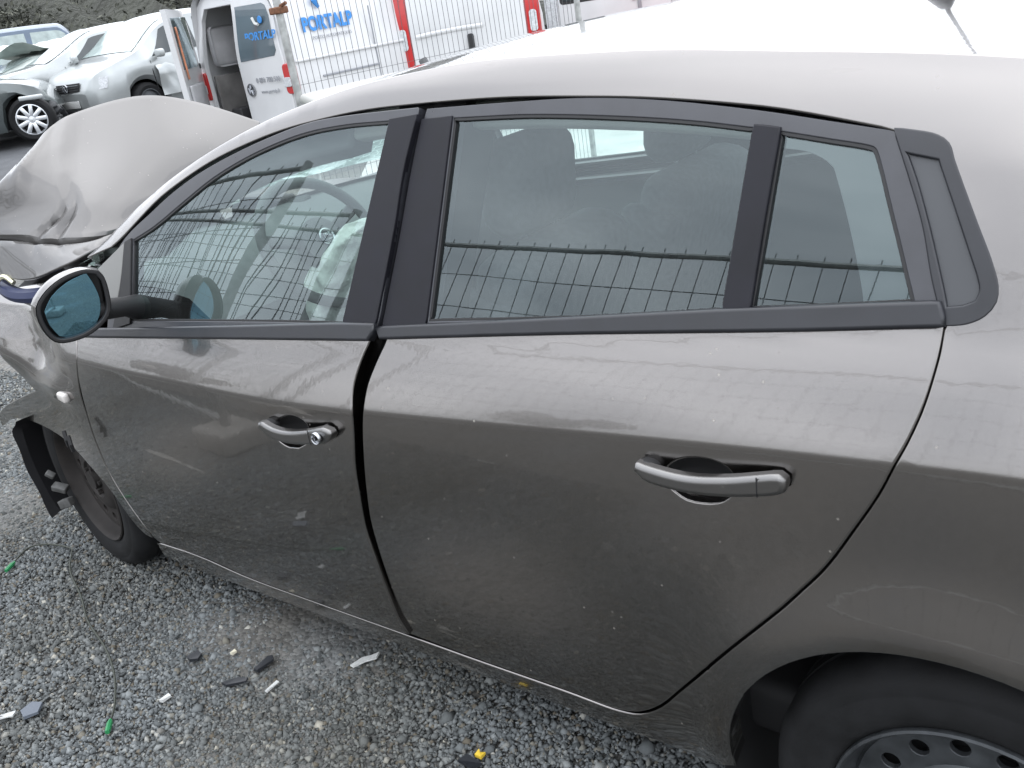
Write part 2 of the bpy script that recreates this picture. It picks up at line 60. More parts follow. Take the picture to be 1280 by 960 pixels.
'front_belt_trim': [(-2.18,.8838),(-2.1366,.8889),(-2.0943,.8937),(-2.0532,.8983),(-2.0134,.9027),(-1.9742,.907),(-1.9362,.9112),(-1.8994,.915),(-1.8636,.9187),(-1.8286,.9223),(-1.7944,.9258),(-1.761,.9293),(-1.7285,.9326),(-1.6967,.9358),(-1.6658,.939),(-1.6357,.942),(-1.6065,.9449),(-1.5783,.9478),(-1.5508,.9505),(-1.5242,.9532),(-1.4984,.9558),(-1.4734,.9583),(-1.4492,.9608),(-1.4191,.9639),(-1.3892,.9671),(-1.3598,.9703),(-1.331,.9734),(-1.3029,.9766),(-1.2757,.9796),(-1.2495,.9825),(-1.2244,.9853),(-1.2005,.9879),(-1.1779,.9904),(-1.1566,.9927),(-1.1367,.9949),(-1.1183,.9968),(-1.1015,.9985),(-1.0736,1.0011),(-1.0503,1.0031),(-1.0291,1.0048),(-1.0073,1.0067),(-1.013,.9946),(-1.0211,.9836),(-1.0419,.9815),(-1.063,.9794),(-1.0842,.9773),(-1.1058,.9752),(-1.1276,.9731),(-1.1496,.9709),(-1.172,.9688),(-1.1948,.9666),(-1.2178,.9644),(-1.2413,.9621),(-1.2653,.9598),(-1.2897,.9575),(-1.3147,.9551),(-1.3401,.9527),(-1.3662,.9502),(-1.3927,.9477),(-1.4199,.9452),(-1.4476,.9426),(-1.4732,.9403),(-1.4994,.9379),(-1.5262,.9355),(-1.5536,.933),(-1.5817,.9304),(-1.6104,.9278),(-1.6398,.9251),(-1.67,.9223),(-1.7009,.9194),(-1.7325,.9165),(-1.7648,.9134),(-1.7978,.9103),(-1.8316,.9071),(-1.8661,.9038),(-1.9013,.9005),(-1.9375,.8969),(-1.975,.8932),(-2.0135,.8893),(-2.0528,.8852),(-2.0933,.881),(-2.135,.8766),(-2.178,.8719)],
'mirror_strip': [(-1.9603,1.1167),(-1.9323,1.1256),(-1.9303,1.1094),(-1.9286,1.0932),(-1.927,1.077),(-1.9255,1.0607),(-1.9242,1.0444),(-1.9229,1.028),(-1.9218,1.0117),(-1.9207,.9952),(-1.9197,.9788),(-1.9187,.9623),(-1.9177,.9458),(-1.9168,.9292),(-1.9587,.9184),(-2.0025,.9071),(-1.9974,.9222),(-1.992,.9392),(-1.9878,.9542),(-1.9831,.9715),(-1.9783,.9902),(-1.9738,1.0092),(-1.9701,1.0275),(-1.9672,1.0454),(-1.965,1.0633),(-1.9632,1.0812),(-1.9617,1.099)],
'sail_panel': [(-2.1087,1.0367),(-2.0784,1.0525),(-2.0488,1.068),(-2.0201,1.0832),(-1.9918,1.0981),(-1.9639,1.1128),(-1.9645,1.0956),(-1.965,1.0781),(-1.9659,1.0606),(-1.9675,1.0436),(-1.9701,1.0275),(-1.9746,1.0061),(-1.9806,.9859),(-1.9901,.9684),(-2.0053,.9546),(-2.0223,.9422),(-2.0572,.9389),(-2.0932,.9353),(-2.0954,.9523),(-2.0976,.9693),(-2.1001,.9862),(-2.1027,1.0031),(-2.1056,1.0199)],
'rear_frame': [(-.9236,1.3836),(-.9059,1.3839),(-.8885,1.3841),(-.8714,1.3844),(-.8545,1.3847),(-.8378,1.385),(-.8212,1.3852),(-.8047,1.3855),(-.7883,1.3857),(-.7719,1.3859),(-.7554,1.386),(-.7402,1.3862),(-.7249,1.3863),(-.7096,1.3865),(-.6943,1.3866),(-.6791,1.3868),(-.664,1.3869),(-.649,1.387),(-.6343,1.387),(-.6199,1.3869),(-.6057,1.3868),(-.5919,1.3866),(-.5785,1.3862),(-.564,1.3858),(-.5501,1.3852),(-.5366,1.3847),(-.5234,1.384),(-.5103,1.3832),(-.4973,1.3824),(-.4843,1.3815),(-.4712,1.3805),(-.4579,1.3794),(-.4443,1.3782),(-.4324,1.377),(-.4202,1.3758),(-.4079,1.3745),(-.3954,1.3731),(-.3829,1.3717),(-.3704,1.3702),(-.358,1.3686),(-.3457,1.3671),(-.3336,1.3655),(-.3218,1.3639),(-.3102,1.3624),(-.299,1.3608),(-.2881,1.3593),(-.2777,1.3579),(-.2666,1.3563),(-.2558,1.3546),(-.2453,1.353),(-.235,1.3513),(-.225,1.3497),(-.2151,1.348),(-.2055,1.3464),(-.1962,1.3448),(-.187,1.3433),(-.178,1.3418),(-.1692,1.3403),(-.1584,1.3386),(-.1472,1.3367),(-.1361,1.3349),(-.1254,1.3331),(-.1155,1.3315),(-.1067,1.33),(-.0992,1.3289),(-.0935,1.3281),(-.0846,1.3274),(-.0807,1.3201),(-.0767,1.3127),(-.0728,1.3053),(-.069,1.2978),(-.0652,1.2905),(-.0615,1.2832),(-.0579,1.276),(-.0545,1.2689),(-.0505,1.2605),(-.0466,1.2522),(-.0428,1.2441),(-.0391,1.236),(-.0357,1.2278),(-.0323,1.2192),(-.0297,1.2118),(-.0272,1.2041),(-.0248,1.1961),(-.0225,1.1881),(-.0202,1.1801),(-.018,1.1725),(-.0159,1.1654),(-.0137,1.1589),(-.0107,1.1509),(-.0077,1.1437),(-.0049,1.137),(-.0024,1.1304),(-.0,1.1234),(.002,1.1167),(.0041,1.1099),(-.004,1.109),(-.0121,1.108),(-.0201,1.1071),(-.0282,1.1061),(-.0363,1.1051),(-.0445,1.1042),(-.0527,1.1032),(-.061,1.1022),(-.0694,1.1012),(-.0779,1.1002),(-.0866,1.0992),(-.0954,1.0981),(-.1044,1.0971),(-.1135,1.096),(-.1229,1.0949),(-.1326,1.0938),(-.1425,1.0927),(-.1527,1.0915),(-.1633,1.0903),(-.1742,1.0891),(-.183,1.088),(-.1922,1.087),(-.2016,1.0859),(-.2113,1.0848),(-.2213,1.0837),(-.2315,1.0826),(-.242,1.0814),(-.2527,1.0802),(-.2637,1.079),(-.2749,1.0777),(-.2863,1.0764),(-.2979,1.0751),(-.3098,1.0738),(-.3219,1.0725),(-.3341,1.0711),(-.3466,1.0697),(-.3592,1.0683),(-.3719,1.0669),(-.3849,1.0654),(-.398,1.0639),(-.4112,1.0624),(-.4245,1.0609),(-.4379,1.0594),(-.4514,1.0578),(-.465,1.0563),(-.4786,1.0547),(-.4923,1.0531),(-.506,1.0515),(-.5197,1.0499),(-.5333,1.0483),(-.5469,1.0466),(-.5605,1.045),(-.574,1.0434),(-.5901,1.0414),(-.6069,1.0392),(-.6245,1.0369),(-.6428,1.0345),(-.6616,1.0319),(-.6809,1.0292),(-.7006,1.0265),(-.7206,1.0237),(-.7408,1.0208),(-.7611,1.018),(-.7814,1.0151),(-.8016,1.0123),(-.8215,1.0095),(-.8411,1.0068),(-.8602,1.0043),(-.8785,1.0019),(-.8961,.9996),(-.9126,.9976),(-.928,.9958),(-.9421,.9943),(-.9547,.993),(-.9657,.9922),(-.9748,.9917),(-.982,.9915),(-.9981,.9942),(-.9954,1.0075),(-.9927,1.0208),(-.99,1.0342),(-.9873,1.0476),(-.9846,1.061),(-.982,1.0742),(-.9793,1.0874),(-.9767,1.1004),(-.9742,1.1133),(-.9718,1.1259),(-.9694,1.1382),(-.9672,1.1503),(-.965,1.1621),(-.9628,1.1748),(-.9608,1.1873),(-.9589,1.1995),(-.9571,1.2115),(-.9554,1.2232),(-.9537,1.2348),(-.952,1.2461),(-.9503,1.2573),(-.9485,1.2683),(-.9466,1.2791),(-.9441,1.2929),(-.9414,1.307),(-.9387,1.3209),(-.936,1.3342),(-.9335,1.3465),(-.9311,1.3572),(-.929,1.366),(-.9262,1.3757)],
'rear_hole': [(-.8546,1.3689),(-.8369,1.3689),(-.8195,1.369),(-.8024,1.3691),(-.7855,1.3692),(-.7688,1.3693),(-.7523,1.3694),(-.7359,1.3694),(-.7196,1.3693),(-.7034,1.3692),(-.6871,1.3689),(-.6726,1.3685),(-.6582,1.3681),(-.6437,1.3676),(-.6294,1.367),(-.6151,1.3664),(-.6009,1.3658),(-.5869,1.3651),(-.573,1.3644),(-.5592,1.3637),(-.5457,1.3629),(-.5323,1.3621),(-.5192,1.3613),(-.5051,1.3604),(-.491,1.3595),(-.477,1.3586),(-.4632,1.3576),(-.4496,1.3566),(-.4362,1.3555),(-.4231,1.3545),(-.4102,1.3534),(-.3976,1.3523),(-.3854,1.3511),(-.3736,1.35),(-.3612,1.3487),(-.3492,1.3474),(-.3375,1.346),(-.3261,1.3446),(-.315,1.3432),(-.304,1.3418),(-.2931,1.3404),(-.2823,1.339),(-.2715,1.3377),(-.272,1.3287),(-.2725,1.3197),(-.2731,1.3107),(-.2736,1.3017),(-.2742,1.2927),(-.2747,1.2836),(-.2753,1.2745),(-.2759,1.2654),(-.2765,1.2562),(-.2771,1.2471),(-.2777,1.2379),(-.2783,1.2287),(-.2789,1.2194),(-.2796,1.2102),(-.2802,1.2009),(-.2809,1.1916),(-.2815,1.1822),(-.2822,1.1729),(-.2828,1.1635),(-.2835,1.1541),(-.2842,1.1447),(-.2849,1.1352),(-.2855,1.1257),(-.2862,1.1162),(-.2869,1.1067),(-.2876,1.0972),(-.2987,1.0957),(-.3098,1.0942),(-.3211,1.0927),(-.3325,1.0911),(-.344,1.0895),(-.3556,1.0879),(-.3673,1.0863),(-.3792,1.0847),(-.3913,1.083),(-.4034,1.0814),(-.4158,1.0797),(-.4283,1.078),(-.4409,1.0763),(-.4537,1.0746),(-.4668,1.0728),(-.48,1.0711),(-.4934,1.0694),(-.5069,1.0676),(-.5208,1.0659),(-.5348,1.0641),(-.5488,1.0624),(-.5631,1.0607),(-.5776,1.059),(-.5923,1.0573),(-.6073,1.0556),(-.6224,1.0539),(-.6378,1.0521),(-.6535,1.0504),(-.6694,1.0486),(-.6855,1.0469),(-.7018,1.0451),(-.7184,1.0433),(-.7351,1.0415),(-.7522,1.0396),(-.7694,1.0378),(-.7869,1.0359),(-.8046,1.034),(-.8226,1.032),(-.8408,1.03),(-.8592,1.028),(-.8778,1.0259),(-.8769,1.0382),(-.8759,1.0504),(-.875,1.0626),(-.874,1.0747),(-.8731,1.0869),(-.8722,1.099),(-.8712,1.111),(-.8703,1.1231),(-.8694,1.1351),(-.8685,1.147),(-.8676,1.159),(-.8668,1.1709),(-.8659,1.1828),(-.865,1.1946),(-.8642,1.2065),(-.8634,1.2182),(-.8626,1.23),(-.8618,1.2417),(-.861,1.2534),(-.8603,1.2651),(-.8595,1.2767),(-.8588,1.2884),(-.8581,1.2999),(-.8575,1.3115),(-.8568,1.323),(-.8562,1.3345),(-.8556,1.346),(-.8551,1.3574)],
'quarter_hole': [(-.2376,1.3333),(-.2265,1.3315),(-.2156,1.3298),(-.2049,1.3281),(-.1942,1.3264),(-.1835,1.3246),(-.1728,1.3229),(-.1626,1.3212),(-.1514,1.3195),(-.1401,1.3178),(-.1293,1.3161),(-.1197,1.3144),(-.1119,1.3127),(-.1067,1.3111),(-.1022,1.3078),(-.0997,1.3039),(-.0968,1.2982),(-.0935,1.2909),(-.09,1.2825),(-.0862,1.2733),(-.0824,1.2635),(-.0786,1.2536),(-.0747,1.2439),(-.071,1.2347),(-.068,1.2271),(-.0649,1.2194),(-.0617,1.2115),(-.0585,1.2035),(-.0553,1.1953),(-.0521,1.1871),(-.0488,1.1787),(-.0456,1.1704),(-.0424,1.162),(-.0391,1.1537),(-.0359,1.1454),(-.0327,1.1372),(-.0295,1.1291),(-.0378,1.128),(-.0461,1.1269),(-.0546,1.1258),(-.063,1.1247),(-.0716,1.1236),(-.0802,1.1224),(-.089,1.1213),(-.0978,1.1201),(-.1067,1.119),(-.1157,1.1179),(-.1247,1.1167),(-.1339,1.1156),(-.1432,1.1145),(-.1526,1.1134),(-.1622,1.1123),(-.1718,1.1111),(-.1815,1.11),(-.1913,1.1089),(-.2013,1.1078),(-.2113,1.1066),(-.2215,1.1054),(-.2317,1.1043),(-.2421,1.1031),(-.2525,1.1018),(-.2518,1.1113),(-.2511,1.1208),(-.2504,1.1302),(-.2498,1.1396),(-.2491,1.1489),(-.2484,1.1582),(-.2477,1.1675),(-.247,1.1769),(-.2464,1.1862),(-.2457,1.1956),(-.2451,1.2049),(-.2444,1.2143),(-.2438,1.2235),(-.2433,1.2326),(-.2427,1.2418),(-.2421,1.251),(-.2416,1.2602),(-.241,1.2694),(-.2405,1.2786),(-.24,1.2877),(-.2395,1.2969),(-.239,1.3061),(-.2385,1.3152),(-.2381,1.3242)],
'rear_glass': [(-.8631,1.373),(-.8462,1.373),(-.8295,1.373),(-.8131,1.3731),(-.7969,1.3731),(-.7808,1.3732),(-.765,1.3732),(-.7493,1.3732),(-.7338,1.3732),(-.7183,1.373),(-.703,1.3728),(-.6877,1.3725),(-.673,1.3721),(-.6585,1.3716),(-.644,1.3711),(-.6296,1.3706),(-.6154,1.3699),(-.6012,1.3693),(-.5872,1.3686),(-.5734,1.3679),(-.5597,1.3671),(-.5462,1.3663),(-.5328,1.3655),(-.5197,1.3647),(-.5056,1.3638),(-.4915,1.3629),(-.4776,1.3619),(-.4638,1.3609),(-.4502,1.3599),(-.4368,1.3588),(-.4237,1.3577),(-.4108,1.3566),(-.3982,1.3555),(-.386,1.3543),(-.374,1.3532),(-.3613,1.3519),(-.349,1.3505),(-.337,1.3491),(-.3253,1.3477),(-.3138,1.3462),(-.3025,1.3448),(-.2912,1.3434),(-.2801,1.342),(-.269,1.3406),(-.2694,1.3318),(-.2698,1.3229),(-.2703,1.314),(-.2707,1.3051),(-.2712,1.2962),(-.2717,1.2873),(-.2722,1.2783),(-.2727,1.2693),(-.2732,1.2603),(-.2737,1.2513),(-.2743,1.2423),(-.2748,1.2332),(-.2753,1.2241),(-.2759,1.215),(-.2764,1.2058),(-.277,1.1967),(-.2776,1.1875),(-.2782,1.1783),(-.2787,1.169),(-.2793,1.1598),(-.2799,1.1505),(-.2805,1.1412),(-.2811,1.1319),(-.2817,1.1225),(-.2823,1.1131),(-.2829,1.1037),(-.2835,1.0943),(-.2947,1.0928),(-.306,1.0913),(-.3174,1.0897),(-.329,1.0882),(-.3406,1.0866),(-.3524,1.0849),(-.3643,1.0833),(-.3764,1.0816),(-.3886,1.0799),(-.4009,1.0782),(-.4134,1.0765),(-.4261,1.0748),(-.439,1.073),(-.452,1.0713),(-.4652,1.0695),(-.4786,1.0677),(-.4922,1.066),(-.506,1.0642),(-.5201,1.0624),(-.5344,1.0606),(-.548,1.0589),(-.5619,1.0573),(-.576,1.0556),(-.5903,1.0539),(-.6049,1.0522),(-.6196,1.0505),(-.6346,1.0488),(-.6498,1.0471),(-.6652,1.0453),(-.6808,1.0436),(-.6967,1.0418),(-.7127,1.0401),(-.729,1.0383),(-.7455,1.0365),(-.7623,1.0346),(-.7792,1.0328),(-.7964,1.0309),(-.8138,1.029),(-.8314,1.0271),(-.8493,1.0251),(-.8673,1.0231),(-.8856,1.021),(-.8847,1.0336),(-.8838,1.0462),(-.8828,1.0587),(-.8819,1.0711),(-.881,1.0836),(-.8801,1.096),(-.8792,1.1084),(-.8783,1.1208),(-.8774,1.1331),(-.8765,1.1454),(-.8756,1.1576),(-.8748,1.1699),(-.8739,1.1821),(-.8731,1.1942),(-.8723,1.2064),(-.8715,1.2185),(-.8707,1.2305),(-.8699,1.2426),(-.8692,1.2546),(-.8685,1.2665),(-.8678,1.2785),(-.8671,1.2904),(-.8664,1.3023),(-.8658,1.3141),(-.8652,1.326),(-.8646,1.3378),(-.8641,1.3496),(-.8636,1.3613)],
'quarter_glass': [(-.2416,1.3368),(-.2315,1.3352),(-.2216,1.3336),(-.2118,1.332),(-.2021,1.3305),(-.1924,1.3289),(-.1828,1.3273),(-.1732,1.3257),(-.1628,1.3241),(-.1517,1.3225),(-.1404,1.3209),(-.1296,1.3192),(-.1199,1.3175),(-.1119,1.3157),(-.1061,1.3138),(-.0993,1.3086),(-.0965,1.3043),(-.0934,1.2983),(-.0901,1.2909),(-.0866,1.2825),(-.083,1.2733),(-.0792,1.2636),(-.0755,1.2537),(-.0718,1.244),(-.0681,1.2347),(-.0652,1.2276),(-.0623,1.2203),(-.0594,1.2128),(-.0564,1.2052),(-.0534,1.1975),(-.0504,1.1897),(-.0474,1.1818),(-.0444,1.1738),(-.0413,1.1659),(-.0383,1.1579),(-.0353,1.15),(-.0323,1.1421),(-.0293,1.1343),(-.0263,1.1266),(-.0348,1.1255),(-.0434,1.1243),(-.052,1.1232),(-.0607,1.122),(-.0695,1.1209),(-.0784,1.1197),(-.0873,1.1185),(-.0964,1.1173),(-.1055,1.1162),(-.1147,1.115),(-.1241,1.1138),(-.1335,1.1127),(-.1431,1.1116),(-.1528,1.1104),(-.1626,1.1093),(-.1725,1.1082),(-.1825,1.1071),(-.1927,1.1059),(-.2029,1.1048),(-.2133,1.1037),(-.2237,1.1025),(-.2343,1.1014),(-.245,1.1002),(-.2558,1.0989),(-.2552,1.1079),(-.2546,1.1169),(-.2539,1.1258),(-.2533,1.1346),(-.2527,1.1435),(-.2521,1.1523),(-.2515,1.1611),(-.2509,1.1699),(-.2503,1.1787),(-.2497,1.1876),(-.2491,1.1964),(-.2485,1.2053),(-.248,1.2142),(-.2474,1.2229),(-.2469,1.2317),(-.2464,1.2405),(-.2459,1.2493),(-.2454,1.2581),(-.245,1.2669),(-.2445,1.2757),(-.2441,1.2845),(-.2436,1.2933),(-.2432,1.302),(-.2428,1.3108),(-.2424,1.3195),(-.242,1.3282)],
'frit': [(-.2427,1.3369),(-.2325,1.3353),(-.2224,1.3338),(-.2125,1.3323),(-.2026,1.3308),(-.1928,1.3293),(-.183,1.3278),(-.1733,1.3262),(-.1629,1.3246),(-.1517,1.323),(-.1404,1.3214),(-.1296,1.3198),(-.1199,1.3181),(-.1119,1.3163),(-.1062,1.3143),(-.0993,1.3086),(-.0965,1.3042),(-.0934,1.2982),(-.0901,1.2908),(-.0866,1.2824),(-.083,1.2732),(-.0793,1.2635),(-.0755,1.2537),(-.0718,1.244),(-.0681,1.2347),(-.0652,1.2276),(-.0623,1.2202),(-.0594,1.2127),(-.0564,1.205),(-.0534,1.1972),(-.0504,1.1893),(-.0473,1.1813),(-.0443,1.1733),(-.0412,1.1653),(-.0382,1.1573),(-.0352,1.1493),(-.0322,1.1413),(-.0292,1.1334),(-.0262,1.1257),(-.0346,1.1246),(-.043,1.1235),(-.0515,1.1224),(-.0601,1.1214),(-.0688,1.1203),(-.0776,1.1191),(-.0864,1.118),(-.0953,1.1169),(-.0973,1.1249),(-.0992,1.133),(-.1018,1.1424),(-.1039,1.1491),(-.1064,1.1568),(-.1092,1.1651),(-.1122,1.1739),(-.1154,1.183),(-.1188,1.1922),(-.1221,1.2012),(-.1254,1.2099),(-.1285,1.218),(-.132,1.2268),(-.1357,1.2358),(-.1394,1.2447),(-.1431,1.2533),(-.1466,1.2612),(-.1498,1.2683),(-.1525,1.2742),(-.1558,1.2819),(-.1592,1.2877),(-.1689,1.2954),(-.1771,1.2997),(-.1872,1.304),(-.1978,1.3074),(-.2101,1.3096),(-.223,1.3109),(-.2334,1.3119),(-.2428,1.313),(-.2427,1.321),(-.2427,1.3289)],
'rear_pillar_trim': [(-.9311,1.366),(-.9123,1.3668),(-.8938,1.3675),(-.8756,1.3682),(-.8576,1.369),(-.8581,1.3574),(-.8587,1.3459),(-.8593,1.3343),(-.8599,1.3227),(-.8606,1.3111),(-.8613,1.2994),(-.862,1.2877),(-.8627,1.276),(-.8635,1.2643),(-.8643,1.2525),(-.8651,1.2407),(-.8659,1.2288),(-.8667,1.217),(-.8676,1.2051),(-.8684,1.1931),(-.8693,1.1812),(-.8702,1.1692),(-.8711,1.1572),(-.872,1.1451),(-.873,1.133),(-.8739,1.1209),(-.8748,1.1087),(-.8758,1.0966),(-.8768,1.0843),(-.8777,1.0721),(-.8787,1.0598),(-.8797,1.0475),(-.8807,1.0352),(-.8816,1.0228),(-.9001,1.0194),(-.9189,1.0159),(-.9379,1.0124),(-.9572,1.0088),(-.9767,1.0052),(-.9966,1.0015),(-.994,1.0142),(-.9915,1.0269),(-.9889,1.0397),(-.9863,1.0525),(-.9838,1.0652),(-.9812,1.0778),(-.9787,1.0904),(-.9763,1.1028),(-.9738,1.1151),(-.9715,1.1272),(-.9692,1.1391),(-.9671,1.1507),(-.965,1.1621),(-.9628,1.1747),(-.9608,1.1871),(-.9589,1.1993),(-.957,1.2113),(-.9553,1.2231),(-.9536,1.2347),(-.9518,1.2461),(-.9501,1.2573),(-.9484,1.2683),(-.9466,1.2791),(-.9444,1.2923),(-.9421,1.305),(-.9398,1.3175),(-.9376,1.3297),(-.9354,1.3418),(-.9332,1.3539)],
'divider': [(-.2722,1.3382),(-.2602,1.3367),(-.2483,1.3352),(-.2365,1.3337),(-.2371,1.3247),(-.2376,1.3156),(-.2382,1.3064),(-.2389,1.2973),(-.2395,1.2881),(-.2401,1.2789),(-.2408,1.2696),(-.2414,1.2604),(-.242,1.2512),(-.2427,1.2419),(-.2433,1.2327),(-.2439,1.2235),(-.2444,1.2143),(-.245,1.2048),(-.2456,1.1953),(-.2461,1.1859),(-.2466,1.1764),(-.2471,1.167),(-.2476,1.1575),(-.2481,1.1481),(-.2485,1.1386),(-.249,1.1291),(-.2495,1.1196),(-.25,1.1101),(-.2505,1.1005),(-.2629,1.099),(-.2754,1.0975),(-.2881,1.0961),(-.2874,1.1053),(-.2868,1.1146),(-.2861,1.1238),(-.2855,1.1331),(-.2848,1.1423),(-.2841,1.1515),(-.2835,1.1606),(-.2829,1.1698),(-.2822,1.1789),(-.2816,1.1879),(-.281,1.1969),(-.2804,1.2058),(-.2798,1.2147),(-.2792,1.2236),(-.2786,1.2326),(-.278,1.2417),(-.2774,1.2506),(-.2768,1.2595),(-.2763,1.2684),(-.2757,1.2772),(-.2752,1.286),(-.2747,1.2947),(-.2741,1.3034),(-.2736,1.3121),(-.2731,1.3208),(-.2726,1.3295)],
'rear_belt_trim': [(-1.0057,1.0021),(-.9856,1.0046),(-.9658,1.007),(-.9463,1.0095),(-.9271,1.0119),(-.9081,1.0143),(-.8893,1.0166),(-.8708,1.019),(-.8526,1.0213),(-.8346,1.0236),(-.8169,1.0258),(-.7994,1.028),(-.7821,1.0302),(-.7651,1.0324),(-.7483,1.0346),(-.7318,1.0367),(-.7157,1.0389),(-.6999,1.0409),(-.6844,1.043),(-.6691,1.045),(-.654,1.047),(-.639,1.049),(-.6241,1.051),(-.6093,1.053),(-.5945,1.055),(-.5796,1.057),(-.5647,1.0589),(-.5497,1.061),(-.5346,1.063),(-.5219,1.0647),(-.509,1.0664),(-.4959,1.0682),(-.4828,1.0699),(-.4697,1.0717),(-.4565,1.0735),(-.4434,1.0753),(-.4303,1.0771),(-.4173,1.0789),(-.4044,1.0806),(-.3917,1.0823),(-.3791,1.084),(-.3668,1.0857),(-.3546,1.0873),(-.3427,1.0889),(-.3311,1.0904),(-.3197,1.0919),(-.3086,1.0934),(-.2979,1.0948),(-.2875,1.0961),(-.2758,1.0976),(-.2644,1.099),(-.2533,1.1004),(-.2424,1.1017),(-.2318,1.103),(-.2214,1.1043),(-.2112,1.1055),(-.2012,1.1067),(-.1913,1.1079),(-.1815,1.109),(-.1718,1.1102),(-.1622,1.1113),(-.1527,1.1124),(-.1432,1.1135),(-.1338,1.1146),(-.1245,1.1157),(-.1152,1.1168),(-.1061,1.1179),(-.0971,1.1189),(-.0882,1.12),(-.0793,1.121),(-.0705,1.122),(-.0619,1.123),(-.0533,1.124),(-.0447,1.125),(-.0363,1.126),(-.0279,1.127),(-.0196,1.128),(-.0114,1.129),(-.0032,1.1299),(-.0008,1.1232),(.0017,1.1166),(.0041,1.1099),(-.004,1.1089),(-.0121,1.1079),(-.0201,1.1069),(-.0282,1.1059),(-.0363,1.1049),(-.0445,1.1039),(-.0527,1.1028),(-.061,1.1018),(-.0694,1.1007),(-.0779,1.0997),(-.0865,1.0986),(-.0953,1.0975),(-.1043,1.0964),(-.1134,1.0953),(-.1228,1.0942),(-.1325,1.093),(-.1424,1.0918),(-.1526,1.0906),(-.1631,1.0893),(-.174,1.0881),(-.1829,1.087),(-.192,1.086),(-.2014,1.0849),(-.2111,1.0838),(-.2211,1.0826),(-.2313,1.0814),(-.2417,1.0803),(-.2524,1.079),(-.2634,1.0778),(-.2745,1.0765),(-.2859,1.0753),(-.2976,1.0739),(-.3094,1.0726),(-.3214,1.0713),(-.3337,1.0699),(-.3461,1.0685),(-.3587,1.0671),(-.3714,1.0657),(-.3843,1.0642),(-.3974,1.0627),(-.4106,1.0612),(-.4239,1.0597),(-.4373,1.0582),(-.4508,1.0566),(-.4644,1.055),(-.4781,1.0535),(-.4918,1.0519),(-.5055,1.0503),(-.5192,1.0487),(-.5329,1.0471),(-.5466,1.0454),(-.5603,1.0438),(-.5738,1.0422),(-.5892,1.0403),(-.6047,1.0384),(-.6201,1.0365),(-.6357,1.0346),(-.6512,1.0327),(-.6669,1.0308),(-.6827,1.0288),(-.6985,1.0268),(-.7145,1.0248),(-.7305,1.0228),(-.7467,1.0207),(-.763,1.0187),(-.7795,1.0166),(-.7962,1.0145),(-.813,1.0124),(-.8301,1.0102),(-.8473,1.008),(-.8648,1.0058),(-.8826,1.0036),(-.9006,1.0013),(-.9189,.999),(-.9375,.9966),(-.9564,.9943),(-.9757,.9919),(-.9953,.9894)],
'front_cup': [(-1.3336,.7642),(-1.3103,.7897),(-1.2888,.8002),(-1.2681,.8085),(-1.248,.8114),(-1.23,.8104),(-1.214,.8058),(-1.2028,.7977),(-1.1988,.7868),(-1.2002,.774),(-1.2173,.7461),(-1.253,.7273),(-1.2875,.7223),(-1.304,.7247),(-1.318,.7299),(-1.3353,.7443)],
'rear_cup': [(-.3662,.8551),(-.3619,.8655),(-.3566,.8751),(-.3481,.8835),(-.338,.8904),(-.3257,.8959),(-.3125,.8995),(-.3018,.9012),(-.2908,.9019),(-.2804,.9014),(-.2671,.8987),(-.2559,.8936),(-.2487,.8866),(-.2442,.8779),(-.2427,.8684),(-.2438,.8583),(-.2479,.848),(-.2545,.8385),(-.2636,.8308),(-.2742,.8249),(-.287,.8208),(-.3004,.8185),(-.314,.8174),(-.3269,.8183),(-.3372,.8221),(-.3464,.8276),(-.3551,.8337),(-.3619,.8408)],
'rear_handle': [(-.3943,.8737),(-.3853,.8811),(-.3718,.881),(-.3585,.8809),(-.3448,.8811),(-.3288,.8812),(-.3123,.8816),(-.2953,.8827),(-.2799,.8845),(-.2638,.887),(-.248,.8899),(-.2333,.8926),(-.2177,.896),(-.2031,.8995),(-.1897,.9024),(-.174,.9058),(-.1615,.9069),(-.1527,.9015),(-.1512,.8909),(-.1541,.8803),(-.1621,.8747),(-.1748,.8712),(-.1907,.8684),(-.2044,.8658),(-.2194,.8633),(-.2346,.861),(-.2501,.8589),(-.2658,.8571),(-.2817,.8556),(-.2977,.8543),(-.3137,.8534),(-.3296,.8529),(-.3454,.8527),(-.361,.853),(-.3738,.855),(-.3895,.8652)],
'front_handle': [(-1.3461,.7819),(-1.3263,.7902),(-1.3027,.7879),(-1.2784,.7864),(-1.2596,.7864),(-1.2401,.7871),(-1.2194,.7888),(-1.2002,.7913),(-1.1797,.7948),(-1.1597,.7986),(-1.1417,.8021),(-1.1174,.8083),(-1.0973,.8121),(-1.0775,.8069),(-1.0733,.7971),(-1.0842,.7843),(-1.1038,.775),(-1.1264,.771),(-1.1525,.7682),(-1.1722,.7656),(-1.1928,.763),(-1.2133,.761),(-1.2331,.7597),(-1.2528,.759),(-1.272,.7592),(-1.291,.7601),(-1.3094,.7619),(-1.3247,.7646),(-1.344,.7726)],
'handle_split': [(-.1896,.9055),(-.1907,.8665),(-1.1391,.8026),(-1.1515,.7675)],
'lock': [(-1.1211,.7898),(-1.1393,.7863),(-1.1031,.7932),(-1.1163,.805),(-1.1259,.7743)],
'repeater': [(-2.3463,.6746)],
